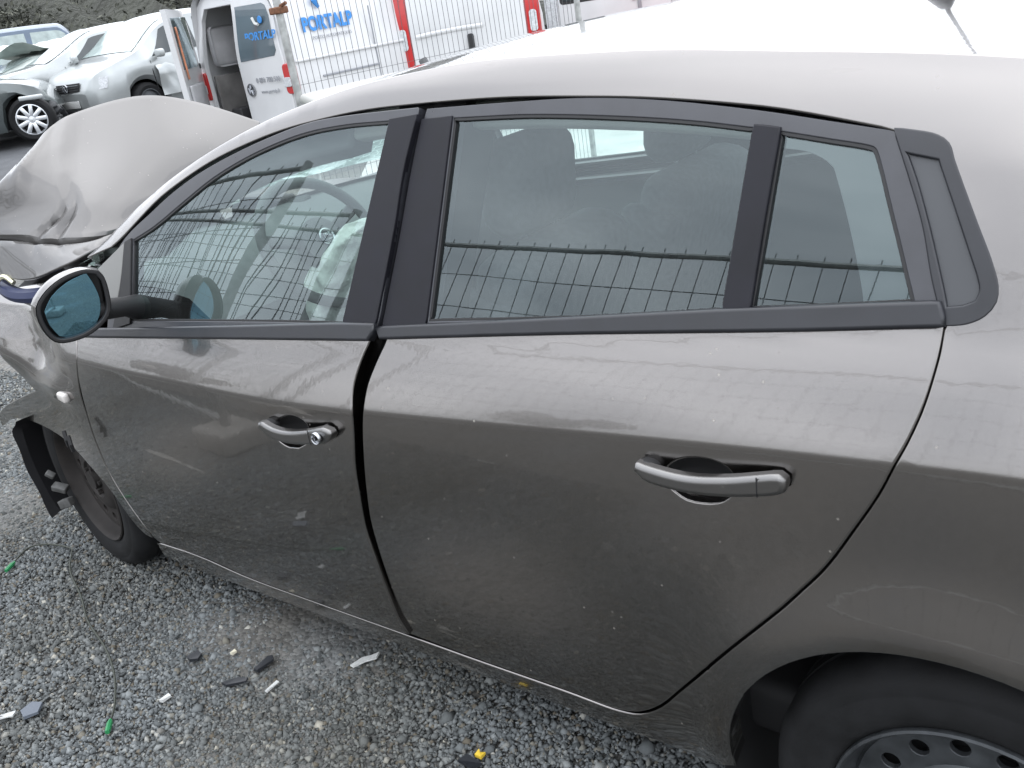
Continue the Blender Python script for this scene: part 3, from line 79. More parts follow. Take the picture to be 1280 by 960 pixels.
'airbag': [[-1.624,.5,1.045],[-1.587,.5,1.046],[-1.551,.5,1.047],[-1.557,.5,1.019],[-1.562,.5,.99],[-1.569,.5,.961],[-1.577,.5,.93],[-1.587,.5,.902],[-1.599,.5,.872],[-1.612,.5,.842],[-1.626,.5,.811],[-1.639,.5,.779],[-1.691,.5,.773],[-1.744,.5,.767],[-1.798,.5,.761],[-1.854,.5,.754],[-1.912,.5,.748],[-1.971,.5,.741],[-1.954,.5,.773],[-1.938,.5,.805],[-1.918,.5,.834],[-1.885,.5,.87],[-1.845,.5,.901],[-1.797,.5,.928],[-1.75,.5,.949],[-1.695,.5,.961],[-1.671,.5,.99],[-1.647,.5,1.017]],
'mirror_rim': [(-.0771,.0231),(-.0675,.0365),(-.0549,.0482),(-.0442,.0563),(-.0322,.0636),(-.0201,.0697),(-.0083,.0743),(.0037,.0778),(.0158,.0802),(.029,.0818),(.0423,.0823),(.0543,.0811),(.0658,.0767),(.0764,.071),(.085,.0519),(.0861,.0394),(.0856,.025),(.0842,.0107),(.0825,-.0031),(.0799,-.0167),(.0757,-.0289),(.0675,-.0415),(.0565,-.052),(.0448,-.06),(.0313,-.067),(.0181,-.0724),(.0029,-.0765),(-.0123,-.0784),(-.0298,-.0788),(-.0461,-.0769),(-.0563,-.0735),(-.0647,-.0678),(-.0717,-.0579),(-.0769,-.0455),(-.0809,-.029),(-.0825,-.0113),(-.0815,.0064)],
'mirror_glass': [(-.0632,.0069),(-.0547,.0173),(-.0462,.0276),(-.0366,.0369),(-.0245,.0456),(-.011,.053),(.0029,.0592),(.0179,.0637),(.0334,.0668),(.049,.0699),(.0529,.0558),(.0562,.041),(.058,.0288),(.0592,.0158),(.0588,.0028),(.0565,-.0104),(.0525,-.0237),(.0468,-.0358),(.0354,-.0516),(.0208,-.0638),(.0074,-.0697),(-.0076,-.073),(-.0216,-.0733),(-.0369,-.0678),(-.0514,-.0597),(-.0579,-.0437),(-.063,-.0274),(-.0638,-.0104)],
'mirror_frame': [[-1.86,-.0891,1.0296],[.9113,-.4106,-.03],[.4108,.9117,-.0],[.0274,-.0123,.9995]],
'hood': [[[-2.921,.141,.991],[-2.595,.129,.974],[-2.398,.169,1.017],[-2.357,.265,1.04],[-2.361,.474,1.045],[-2.325,.757,1.046]],[[-2.872,.165,1.08],[-2.704,.179,1.082],[-2.536,.23,1.068],[-2.445,.32,1.054],[-2.463,.545,1.061],[-2.445,.854,1.06]],[[-2.849,.202,1.169],[-2.685,.276,1.162],[-2.58,.355,1.15],[-2.522,.462,1.135],[-2.526,.655,1.124],[-2.508,.952,1.106]],[[-2.825,.22,1.213],[-2.769,.313,1.269],[-2.765,.465,1.277],[-2.669,.641,1.262],[-2.617,.818,1.236],[-2.567,1.055,1.169]],[[-2.852,.264,1.23],[-2.854,.4,1.306],[-2.89,.566,1.378],[-2.84,.804,1.404],[-2.767,.972,1.353],[-2.632,1.147,1.239]]],
'fender': [(-2.1553,1.0468),(-2.1732,1.0342),(-2.1901,1.0204),(-2.2066,1.0006),(-2.2189,.9777),(-2.2236,.9609),(-2.226,.9425),(-2.2269,.9236),(-2.227,.9053),(-2.2258,.8888),(-2.2226,.8729),(-2.2154,.858),(-2.2084,.8428),(-2.2046,.825),(-2.2041,.806),(-2.2165,.7824),(-2.2294,.7574),(-2.2381,.735),(-2.2449,.7121),(-2.2504,.689),(-2.2549,.6658),(-2.259,.6426),(-2.2628,.6191),(-2.2658,.5954),(-2.2679,.5717),(-2.2689,.5485),(-2.2687,.5259),(-2.2675,.5051),(-2.2655,.4848),(-2.2625,.4649),(-2.2585,.4454),(-2.2536,.426),(-2.2472,.4065),(-2.2396,.3872),(-2.2313,.3682),(-2.2227,.3495),(-2.2143,.3308),(-2.2054,.3122),(-2.1957,.2928),(-2.1867,.2739),(-2.1797,.2564),(-2.1754,.242),(-2.172,.2204),(-2.2105,.22),(-2.2265,.2299),(-2.2397,.2457),(-2.252,.2642),(-2.2607,.281),(-2.2685,.3002),(-2.2768,.3201),(-2.2864,.3394),(-2.2983,.3566),(-2.3149,.3744),(-2.3334,.3907),(-2.3549,.4061),(-2.3803,.4208),(-2.4012,.4328),(-2.4231,.4456),(-2.4466,.4583),(-2.4722,.4701),(-2.5006,.4801),(-2.5324,.4875),(-2.5825,.4933),(-2.6401,.4957),(-2.7,.4955),(-2.757,.4934),(-2.8239,.4882),(-2.8933,.4779),(-2.9728,.4614),(-3.0563,.4382),(-3.1959,.3795),(-3.1975,.4129),(-3.0945,.4684),(-3.0055,.5037),(-2.9055,.5392),(-2.8138,.5708),(-2.7186,.6024),(-2.6286,.6324),(-2.6581,.6455),(-2.6897,.6583),(-2.7209,.6715),(-2.7489,.6855),(-2.7706,.7009),(-2.7846,.7187),(-2.7916,.7374),(-2.7969,.7571),(-2.8058,.778),(-2.8178,.7953),(-2.8455,.8103),(-2.8794,.8252),(-2.9175,.8402),(-2.9595,.8551),(-2.9993,.8707),(-3.035,.887),(-2.9566,.8984),(-2.881,.9095),(-2.8102,.9188),(-2.7508,.9249),(-2.6946,.9297),(-2.6394,.9354),(-2.5805,.9427),(-2.523,.9508),(-2.4724,.96),(-2.4216,.9739),(-2.3769,.9893),(-2.3383,1.0042),(-2.2942,1.0212),(-2.2492,1.0346),(-2.1996,1.0424)],
'gpts': {'wire': [[-2.878,-.136,.0],[-2.921,-.057,.0],[-2.886,-.004,.0],[-2.779,.024,.0],[-2.721,-.001,.0],[-2.614,-.062,.0],[-2.443,-.119,-.0],[-2.299,-.177,.0],[-2.111,-.225,.0],[-1.98,-.274,.0],[-1.875,-.336,.0],[-1.811,-.387,.0]],'white': [[-1.392,.079,.0],[-1.361,.129,.0]],'dark1': [[-1.834,-.113,.0]],'dark2': [[-1.62,-.038,.0]],'dark3': [[-1.639,-.123,.0]],'slate': [[-2.068,-.465,.0]],'white2': [[-2.115,-.519,.0]],'white3': [[-1.761,-.256,.0]],'white4': [[-1.531,-.086,.0]],'yellow': [[-.901,.001,.0]],'dark4': [[-.909,-.024,.0]],'dark5': [[-1.916,-.493,.0]],'whitepeb': [[-1.744,-.049,.0]],'fwheel': [[-2.523,.06,.0]]},
'feat': {'sill': [(-2.6,.2),(-2.1617,.2078),(-1.9564,.2216),(-1.7512,.2345),(-1.546,.2467),(-1.3408,.2581),(-1.1355,.2688),(-.9303,.2788),(-.7251,.2879),(-.5198,.2963),(.3,.36),(.9,.42)],'crease': [(-3.3,.7),(-2.6,.785),(-1.6569,.8224),(-1.4352,.8267),(-1.2134,.8387),(-.9917,.8563),(-.77,.8774),(-.5482,.8998),(-.3265,.9215),(-.1048,.9403),(.1169,.954),(.6,.955),(.9,.95)],'belt': [(-3.3,.76),(-2.5,.862),(-2.0536,.8921),(-1.7964,.9074),(-1.5392,.9288),(-1.282,.9549),(-1.0248,.9844),(-.7675,1.0159),(-.5103,1.0482),(-.2531,1.0798),(.0041,1.1095),(.5,1.125),(.9,1.13)],'frame': [(-3.3,.8),(-2.6,.9),(-2.0338,1.1029),(-1.7835,1.2357),(-1.5333,1.3214),(-1.2831,1.3697),(-1.0329,1.3912),(-.7827,1.3951),(-.5325,1.3866),(-.2822,1.3645),(-.032,1.3182),(.35,1.25),(.6,1.2),(.9,1.17)],'ditch': [(-3.3,.83),(-2.8,.93),(-2.2046,1.0625),(-1.9231,1.2014),(-1.6417,1.313),(-1.3602,1.3917),(-1.0787,1.4372),(-.7973,1.4535),(-.5158,1.4473),(-.2343,1.426),(.0471,1.3964),(.3,1.345),(.6,1.26),(.9,1.2)]},
}
def pchip(xk,yk):
    xk=np.asarray(xk,float); yk=np.asarray(yk,float); o=np.argsort(xk); xk=xk[o]; yk=yk[o]
    h=np.diff(xk); dl=np.diff(yk)/h; n=len(xk); m=np.zeros(n)
    for i in range(1,n-1):
        if dl[i-1]*dl[i]>0:
            w1=2*h[i]+h[i-1]; w2=h[i]+2*h[i-1]; m[i]=(w1+w2)/(w1/dl[i-1]+w2/dl[i])
    m[0]=dl[0]; m[-1]=dl[-1]
    def f(x):
        x=np.asarray(x,float); i=np.clip(np.searchsorted(xk,x)-1,0,n-2); t=(x-xk[i])/h[i]
        lo=x<xk[0]; hi=x>xk[-1]; tc=np.clip(t,0,1)
        r=(1+2*tc)*(1-tc)**2*yk[i]+tc*(1-tc)**2*h[i]*m[i]+tc*tc*(3-2*tc)*yk[i+1]+tc*tc*(tc-1)*h[i]*m[i+1]
        r=np.where(lo,yk[0]+m[0]*(x-xk[0]),r); return np.where(hi,yk[-1]+m[-1]*(x-xk[-1]),r)
    return f
class Side:
    """left body side as y = Y(x, z)"""
    def __init__(s,feat):
        s.f={k:pchip(*zip(*v)) for k,v in feat.items()}
        s.xs=np.linspace(-3.5,.95,900); s.zs=np.linspace(.05,1.62,786)
        x=s.xs; F={k:f(x) for k,f in s.f.items()}
        zm=(F['sill']+F['crease'])/2
        zf=np.maximum(F['frame'],F['belt']+.09); zd=np.maximum(F['ditch'],zf+.03)
        K=[(F['sill']-.12,-26),(F['sill'],-13),(F['sill']+.11,-6),(zm,-.5),(F['crease']-.09,1.5),(F['crease']-.009,3),(F['crease']+.004,19.5),
           ((F['crease']*.6+F['belt']*.4),24.5),(F['belt']-.022,29),(F['belt']+.002,21.7),(zf-.035,23.5),(zf+.012,30),(zd-.004,47),(zd+.05,60)]
        kz=np.array([k[0] for k in K]); 
        for i in range(1,len(K)): kz[i]=np.maximum(kz[i],kz[i-1]+.004)
        kt=np.array([k[1] for k in K],float)
        T=np.zeros((len(x),len(s.zs))); dz=s.zs[1]-s.zs[0]
        for i in range(len(x)):
            tl=pchip(kz[:,i],kt)(np.clip(s.zs,kz[0,i],kz[-1,i])); sl=np.tan(np.radians(tl))
            c=np.concatenate([[0],np.cumsum((sl[1:]+sl[:-1])/2*dz)]); T[i]=c-np.interp(zm[i],s.zs,c)
        po=pchip([-3.5,-3.2,-2.9,-2.6,-2.3,-1.9,-1.,0.,.3,.55,.8,.95],[.62,.30,.13,.055,.02,.003,0,.001,.014,.06,.19,.36])(x)
        T+=po[:,None]
        X,Z=np.meshgrid(x,s.zs,indexing='ij')
        # rear arch flare
        r=np.hypot(X-.055,Z-.325); T-=.022*np.exp(-((r-.345)/.085)**2)*(r>.2)
        # tumble inwards of the glasshouse towards the tail
        s.T=T; s.gx,s.gz=np.gradient(T,x,s.zs)
    def _b(s,A,x,z):
        x=np.asarray(x,float); z=np.asarray(z,float)
        u=np.clip((x-s.xs[0])/(s.xs[1]-s.xs[0]),0,len(s.xs)-1.001); w=np.clip((z-s.zs[0])/(s.zs[1]-s.zs[0]),0,len(s.zs)-1.001)
        i=u.astype(int); j=w.astype(int); u=u-i; w=w-j
        return A[i,j]*(1-u)*(1-w)+A[i+1,j]*u*(1-w)+A[i,j+1]*(1-u)*w+A[i+1,j+1]*u*w
    def Y(s,x,z): return s._b(s.T,x,z)
    def N(s,x,z):
        a=s._b(s.gx,x,z); b=s._b(s.gz,x,z); n=np.stack([a,-np.ones_like(a),b],-1); return n/np.linalg.norm(n,axis=-1,keepdims=True)
# ------------------------------------------------------------------ helpers
def tag(o, label=None, cat=None, group=None, kind=None):
    if label: o['label'] = label
    if cat: o['category'] = cat
    if group: o['group'] = group
    if kind: o['kind'] = kind
    return o
def empty(name, loc, label, cat, group=None, rotz=0):
    o = bpy.data.objects.new(name, None); C.objects.link(o); o.location = loc; o.rotation_euler = (0, 0, rotz); o.empty_display_size = .2
    return tag(o, label, cat, group)
def link(name, me, parent=None, world=False):
    o = bpy.data.objects.new(name, me); C.objects.link(o)
    if parent is not None:
        o.parent = parent
        if world:                      # vertices are given in world space
            q = parent
            M = Matrix.Identity(4); chain = []
            while q is not None: chain.append(q); q = q.parent
            for q in reversed(chain): M = M @ q.matrix_parent_inverse @ Matrix.LocRotScale(q.location, q.rotation_euler, q.scale)
            o.matrix_parent_inverse = M.inverted()
    return o
def mesh(name, V, Fc, mat, parent=None, smooth=True, angle=40, normals=None, world=False, mats=None, midx=None):
    me = bpy.data.meshes.new(name); me.from_pydata([tuple(map(float, v)) for v in V], [], Fc)
    for mt in (mats or [mat]): me.materials.append(mt)
    if midx is not None: me.polygons.foreach_set('material_index', midx)
    if smooth:
        me.shade_smooth()
        if normals is not None: me.normals_split_custom_set_from_vertices([tuple(map(float, n)) for n in normals])
        elif angle: me.set_sharp_from_angle(angle=math.radians(angle))
    me.update()
    return link(name, me, parent, world)
class MB:
    def __init__(s): s.v = []; s.f = []
    def add(s, v, f, M=None):
        k = len(s.v)
        for p in v:
            p = Vector(p); s.v.append(tuple(M @ p) if M is not None else tuple(p))
        s.f += [tuple(i+k for i in q) for q in f]; return s
    def box(s, c, d, ch=0, M=None):
        x, y, z = d[0]/2, d[1]/2, d[2]/2; c = Vector(c)
        if not ch:
            v = [c+Vector((a*x, b*y, g*z)) for a in (-1, 1) for b in (-1, 1) for g in (-1, 1)]
            f = [(0, 1, 3, 2), (4, 6, 7, 5), (0, 4, 5, 1), (2, 3, 7, 6), (0, 2, 6, 4), (1, 5, 7, 3)]
            return s.add(v, f, M)
        bm = bmesh.new(); bmesh.ops.create_cube(bm, size=1)
        for q in bm.verts: q.co = Vector((q.co.x*d[0], q.co.y*d[1], q.co.z*d[2]))+c
        bmesh.ops.bevel(bm, geom=list(bm.edges), offset=ch, segments=3, profile=.5, affect='EDGES')
        bm.verts.index_update(); r = s.add([q.co for q in bm.verts], [tuple(q.index for q in g.verts) for g in bm.faces], M); bm.free(); return r
    def tube(s, pts, r, n=6, cap=True, M=None):
        P = [Vector(p) for p in pts]; k = len(P); rr = r if isinstance(r, (list, tuple)) else [r]*k
        v = []; f = []; up = None
        for i, p in enumerate(P):
            t = (P[min(i+1, k-1)]-P[max(i-1, 0)]).normalized()
            if up is None: up = t.orthogonal().normalized()
            up = (up-t*up.dot(t)); up = up.normalized() if up.length > 1e-6 else t.orthogonal().normalized()
            b = t.cross(up)
            for j in range(n):
                a = 2*math.pi*j/n; v.append(p+(up*math.cos(a)+b*math.sin(a))*rr[i])
        for i in range(k-1):
            for j in range(n):
                j2 = (j+1) % n; f.append((i*n+j, i*n+j2, (i+1)*n+j2, (i+1)*n+j))
        if cap: f += [tuple(range(n))[::-1], tuple((k-1)*n+j for j in range(n))]
        return s.add(v, f, M)
    def lathe(s, prof, n=32, M=None, close=False):
        """profile of (radius, h) turned round local Y"""
        v = []; f = []; k = len(prof)
        for r, h in prof:
            for j in range(n):
                a = 2*math.pi*j/n; v.append((r*math.cos(a), h, r*math.sin(a)))
        for i in range(k-1 if not close else k):
            for j in range(n):
                j2 = (j+1) % n; a = i*n; b = ((i+1) % k)*n; f.append((a+j, a+j2, b+j2, b+j))
        return s.add(v, f, M)
    def grid(s, P, M=None, flip=False):
        """P[i][j] points"""
        nr, nc = len(P), len(P[0]); v = [p for r in P for p in r]; f = []
        for i in range(nr-1):
            for j in range(nc-1):
                q = (i*nc+j, i*nc+j+1, (i+1)*nc+j+1, (i+1)*nc+j); f.append(q[::-1] if flip else q)
        return s.add(v, f, M)
    def build(s, name, mat, parent=None, smooth=True, angle=40, world=False):
        return mesh(name, s.v, s.f, mat, parent, smooth, angle, None, world)
def inside(P, poly):
    P = np.asarray(P, float); a = np.asarray(poly, float); b = np.roll(a, -1, 0)
    x, y = P[:, 0][:, None], P[:, 1][:, None]
    c = ((a[:, 1] > y) != (b[:, 1] > y)); dy = b[:, 1]-a[:, 1]; dy = np.where(np.abs(dy) < 1e-12, 1e-12, dy)
    return (np.sum(c & (x < (b[:, 0]-a[:, 0])*(y-a[:, 1])/dy+a[:, 0]), 1) % 2) == 1
def segdist(P, poly):
    P = np.asarray(P, float); a = np.asarray(poly, float); b = np.roll(a, -1, 0); d = b-a
    l = np.maximum((d*d).sum(1), 1e-14); o = np.empty(len(P))
    for k in range(0, len(P), 2000):
        q = P[k:k+2000]; t = np.clip(((q[:, None, :]-a)*d).sum(2)/l, 0, 1)
        o[k:k+2000] = np.sqrt((((a+t[..., None]*d)-q[:, None, :])**2).sum(2).min(1))
    return o
def densify(poly, h):
    o = []
    for i, p in enumerate(poly):
        q = poly[(i+1) % len(poly)]; n = max(1, int(round(math.dist(p, q)/h)))
        for k in range(n): o.append((p[0]+(q[0]-p[0])*k/n, p[1]+(q[1]-p[1])*k/n))
    return o
def tri_region(outer, holes=(), h=.02, bh=None, crease=None):
    loops = [densify(outer, bh or h*.8)]+[densify(q, bh or h*.8) for q in holes]
    V = []; E = []
    for lp in loops:
        k = len(V); V += lp; E += [(k+i, k+(i+1) % len(lp)) for i in range(len(lp))]
    a = np.array(outer); lo = a.min(0); hi = a.max(0)
    gx = np.arange(lo[0]+h/2, hi[0], h); gz = np.arange(lo[1]+h/2, hi[1], h)
    if len(gx) and len(gz):
        G = np.stack(np.meshgrid(gx, gz, indexing='ij'), -1).reshape(-1, 2); ok = inside(G, loops[0])
        for q in loops[1:]: ok &= ~inside(G, q)
        G = G[ok]
        if len(G):
            if crease is not None:          # rows of vertices laid along the shoulder line
                off = G[:, 1]-crease(G[:, 0]); G = G[(off < -.038) | (off > .062)]
                cx = np.arange(lo[0]+.01, hi[0], .02); R = np.concatenate([np.stack([cx, crease(cx)+o_], 1) for o_ in (-.032, -.024, -.017, -.0115, -.008, -.0045, -.001, .0025, .006, .0105, .016, .024, .034, .048)])
                ok = inside(R, loops[0])
                for q in loops[1:]: ok &= ~inside(R, q)
                R = R[ok]; R = R[np.min([segdist(R, q) for q in loops], 0) > .004]; V = V+[tuple(p) for p in R]
            dd = np.min([segdist(G, q) for q in loops], 0); V = V+[tuple(p) for p in G[dd > h*.5]]
    r = delaunay_2d_cdt([Vector(p) for p in V], E, [], 0, 1e-7)
    v2 = np.array([tuple(p) for p in r[0]]); F = np.array([tuple(f) for f in r[2] if len(f) == 3])
    c = v2[F].mean(1); ok = inside(c, loops[0])
    for q in loops[1:]: ok &= ~inside(c, q)
    F = F[ok]
    A = v2[F]; ar = (A[:, 1, 0]-A[:, 0, 0])*(A[:, 2, 1]-A[:, 0, 1])-(A[:, 2, 0]-A[:, 0, 0])*(A[:, 1, 1]-A[:, 0, 1])
    F[ar < 0] = F[ar < 0][:, ::-1]
    cnt = {}
    for f in F:
        for i in range(3): cnt[(f[i], f[(i+1) % 3])] = 1
    nxt = {a: b for (a, b) in cnt if (b, a) not in cnt}
    bl = []; seen = set()
    for s in list(nxt):
        if s in seen: continue
        lp = []; q = s
        while q not in seen and q in nxt: seen.add(q); lp.append(q); q = nxt[q]
        if len(lp) > 2: bl.append(lp)
    return v2, F, bl
def panel(name, mat, parent, outer, holes=(), off=0., r=.0025, depth=.014, h=.02, S=None, mir=False, world=True, steps=3, bh=None, crease=None):
    """a sheet lying on the surface S (S.at, S.nr), off proud of it, with a rolled edge returning inwards"""
    v2, F, bl = tri_region(outer, holes, h, bh, crease)
    offf = off if callable(off) else (lambda x, z: np.full(len(x), off))
    def place(q, dep):
        n = S.nr(q[:, 0], q[:, 1]); return S.at(q[:, 0], q[:, 1])+n*(offf(q[:, 0], q[:, 1])-dep)[:, None], n
    P, Nn = place(v2, np.zeros(len(v2))); P = list(P); Nn = list(Nn); FF = [tuple(int(i) for i in f) for f in F]
    for lp in bl:
        q = v2[lp]; t = np.roll(q, -1, 0)-np.roll(q, 1, 0); t /= np.maximum(np.linalg.norm(t, axis=1, keepdims=True), 1e-9)
        on = np.stack([t[:, 1], -t[:, 0]], 1); prev = list(lp); k = len(lp)
        rings = [(r*math.sin(a), r*(1-math.cos(a)), a) for a in [math.pi/2*(i+1)/steps for i in range(steps)]]+[(r, depth, math.pi/2)]
        for sh, dp, a in rings:
            pp, nn = place(q+on*sh, np.full(k, dp)); p2, _ = place(q+on*(sh+.001), np.full(k, dp)); od = (p2-pp)/.001
            b = len(P); P += list(pp); Nn += list(nn*math.cos(a)+od*math.sin(a))
            cur = list(range(b, b+k))
            for i in range(k):
                j = (i+1) % k; FF.append((prev[j], prev[i], cur[i], cur[j]))
            prev = cur
    P = np.array(P); Nn = np.array(Nn); Nn /= np.maximum(np.linalg.norm(Nn, axis=1, keepdims=True), 1e-9)
    if mir:
        P[:, 1] = 2*CY-P[:, 1]; Nn[:, 1] *= -1; FF = [f[::-1] for f in FF]
    return mesh(name, P, FF, mat, parent, True, None, Nn, world)
CY = .896
class Surf:
    def __init__(s, side): s.s = side
    def at(s, x, z): return np.stack([x, s.s.Y(x, z), z], -1)
    def nr(s, x, z): return s.s.N(x, z)
class Plane:
    def __init__(s, o, ax, ay): s.o = np.array(o, float); s.ax = np.array(ax, float); s.ay = np.array(ay, float); s.n = np.cross(s.ax, s.ay)
    def at(s, x, z): return s.o+np.asarray(x)[:, None]*s.ax+np.asarray(z)[:, None]*s.ay
    def nr(s, x, z): return np.tile(s.n, (len(x), 1))
# ------------------------------------------------------------------ materials
def M(name, col, rough=.5, metal=0., coat=0., spec=.5, noise=None, bump=None, emis=None, trans=0, coatr=.03):
    mt = bpy.data.materials.new(name); mt.use_nodes = True; n = mt.node_tree.nodes; l = mt.node_tree.links; b = n['Principled BSDF']
    b.inputs['Base Color'].default_value = (*col, 1); b.inputs['Roughness'].default_value = rough; b.inputs['Metallic'].default_value = metal
    b.inputs['Coat Weight'].default_value = coat; b.inputs['Coat Roughness'].default_value = coatr; b.inputs['Specular IOR Level'].default_value = spec; b.inputs['Transmission Weight'].default_value = trans
    tx = n.new('ShaderNodeTexCoord')
    if noise:                       # (scale, amount, roughness change)
        a = n.new('ShaderNodeTexNoise'); a.inputs['Scale'].default_value = noise[0]; a.inputs['Detail'].default_value = 6; l.new(tx.outputs['Object'], a.inputs['Vector'])
        mp = n.new('ShaderNodeMapRange'); mp.inputs[1].default_value = .3; mp.inputs[2].default_value = .7; mp.inputs[3].default_value = 1-noise[1]; mp.inputs[4].default_value = 1+noise[1]; l.new(a.outputs['Fac'], mp.inputs[0])
        mm = n.new('ShaderNodeMix'); mm.data_type = 'RGBA'; mm.blend_type = 'MULTIPLY'; mm.inputs[0].default_value = 1; mm.inputs[6].default_value = (*col, 1); l.new(mp.outputs[0], mm.inputs[7]); l.new(mm.outputs[2], b.inputs['Base Color'])
        if len(noise) > 2:
            m2 = n.new('ShaderNodeMapRange'); m2.inputs[1].default_value = .3; m2.inputs[2].default_value = .7; m2.inputs[3].default_value = max(rough-noise[2], .02); m2.inputs[4].default_value = min(rough+noise[2], 1); l.new(a.outputs['Fac'], m2.inputs[0]); l.new(m2.outputs[0], b.inputs['Roughness'])
    if bump:                        # (scale, strength, distance)
        a = n.new('ShaderNodeTexNoise'); a.inputs['Scale'].default_value = bump[0]; a.inputs['Detail'].default_value = 3; l.new(tx.outputs['Object'], a.inputs['Vector'])
        bp = n.new('ShaderNodeBump'); bp.inputs['Strength'].default_value = bump[1]; bp.inputs['Distance'].default_value = bump[2]; l.new(a.outputs['Fac'], bp.inputs['Height']); l.new(bp.outputs[0], b.inputs['Normal'])
    if emis: b.inputs['Emission Color'].default_value = (*col, 1); b.inputs['Emission Strength'].default_value = emis
    return mt
def paint_mat(name, col, dirt=.5, rough=.18):
    """metallic paint under clear coat with dust specks, faint scratches and road film"""
    mt = M(name, col, rough, 1.0, 1.0, .5); n = mt.node_tree.nodes; l = mt.node_tree.links; b = n['Principled BSDF']
    tx = n.new('ShaderNodeTexCoord')
    def noise(sc, det=4, vec=None):
        a = n.new('ShaderNodeTexNoise'); a.inputs['Scale'].default_value = sc; a.inputs['Detail'].default_value = det; l.new(vec or tx.outputs['Object'], a.inputs['Vector']); return a.outputs['Fac']
    def rng(s, a, c, d=0., e_=1.):
        q = n.new('ShaderNodeMapRange'); q.inputs[1].default_value = a; q.inputs[2].default_value = c; q.inputs[3].default_value = d; q.inputs[4].default_value = e_; l.new(s, q.inputs[0]); return q.outputs[0]
    def mul(a, c):
        q = n.new('ShaderNodeMath'); q.operation = 'MULTIPLY'; l.new(a, q.inputs[0])
        if isinstance(c, float): q.inputs[1].default_value = c
        else: l.new(c, q.inputs[1])
        return q.outputs[0]
    vo = n.new('ShaderNodeTexVoronoi'); vo.inputs['Scale'].default_value = 34; l.new(tx.outputs['Object'], vo.inputs['Vector'])
    speck = mul(rng(vo.outputs['Distance'], .035, .11, 1., 0.), rng(noise(9.), .52, .60))
    mpv = n.new('ShaderNodeMapping'); mpv.inputs['Scale'].default_value = (1.6, 1., 26.); mpv.inputs['Rotation'].default_value = (0, .30, 0); l.new(tx.outputs['Object'], mpv.inputs[0])
    scr = mul(rng(noise(1.4, 2, mpv.outputs[0]), .655, .67), rng(noise(3.), .56, .62))
    film = rng(noise(2.2, 8), .35, .75)
    add = n.new('ShaderNodeMath'); add.operation = 'ADD'; add.use_clamp = True; l.new(mul(speck, .55*dirt*2), add.inputs[0]); l.new(mul(scr, .16), add.inputs[1])
    ad2 = n.new('ShaderNodeMath'); ad2.operation = 'ADD'; ad2.use_clamp = True; l.new(add.outputs[0], ad2.inputs[0]); l.new(mul(film, .010*dirt), ad2.inputs[1])
    df = n.new('ShaderNodeBsdfDiffuse'); df.inputs[0].default_value = (.34, .32, .29, 1)
    ms = n.new('ShaderNodeMixShader'); l.new(ad2.outputs[0], ms.inputs[0]); l.new(b.outputs[0], ms.inputs[1]); l.new(df.outputs[0], ms.inputs[2])
    # orange peel and metal flake
    bp = n.new('ShaderNodeBump'); bp.inputs['Strength'].default_value = .05; bp.inputs['Distance'].default_value = .002; l.new(noise(55., 2), bp.inputs['Height']); l.new(bp.outputs[0], b.inputs['Coat Normal'])
    fl = n.new('ShaderNodeTexNoise'); fl.inputs['Scale'].default_value = 900; fl.inputs['Detail'].default_value = 1; l.new(tx.outputs['Object'], fl.inputs['Vector'])
    b2 = n.new('ShaderNodeBump'); b2.inputs['Strength'].default_value = .12; b2.inputs['Distance'].default_value = .001; l.new(fl.outputs['Fac'], b2.inputs['Height']); l.new(b2.outputs[0], b.inputs['Normal'])
    l.new(ms.outputs[0], n['Material Output'].inputs[0]); return mt
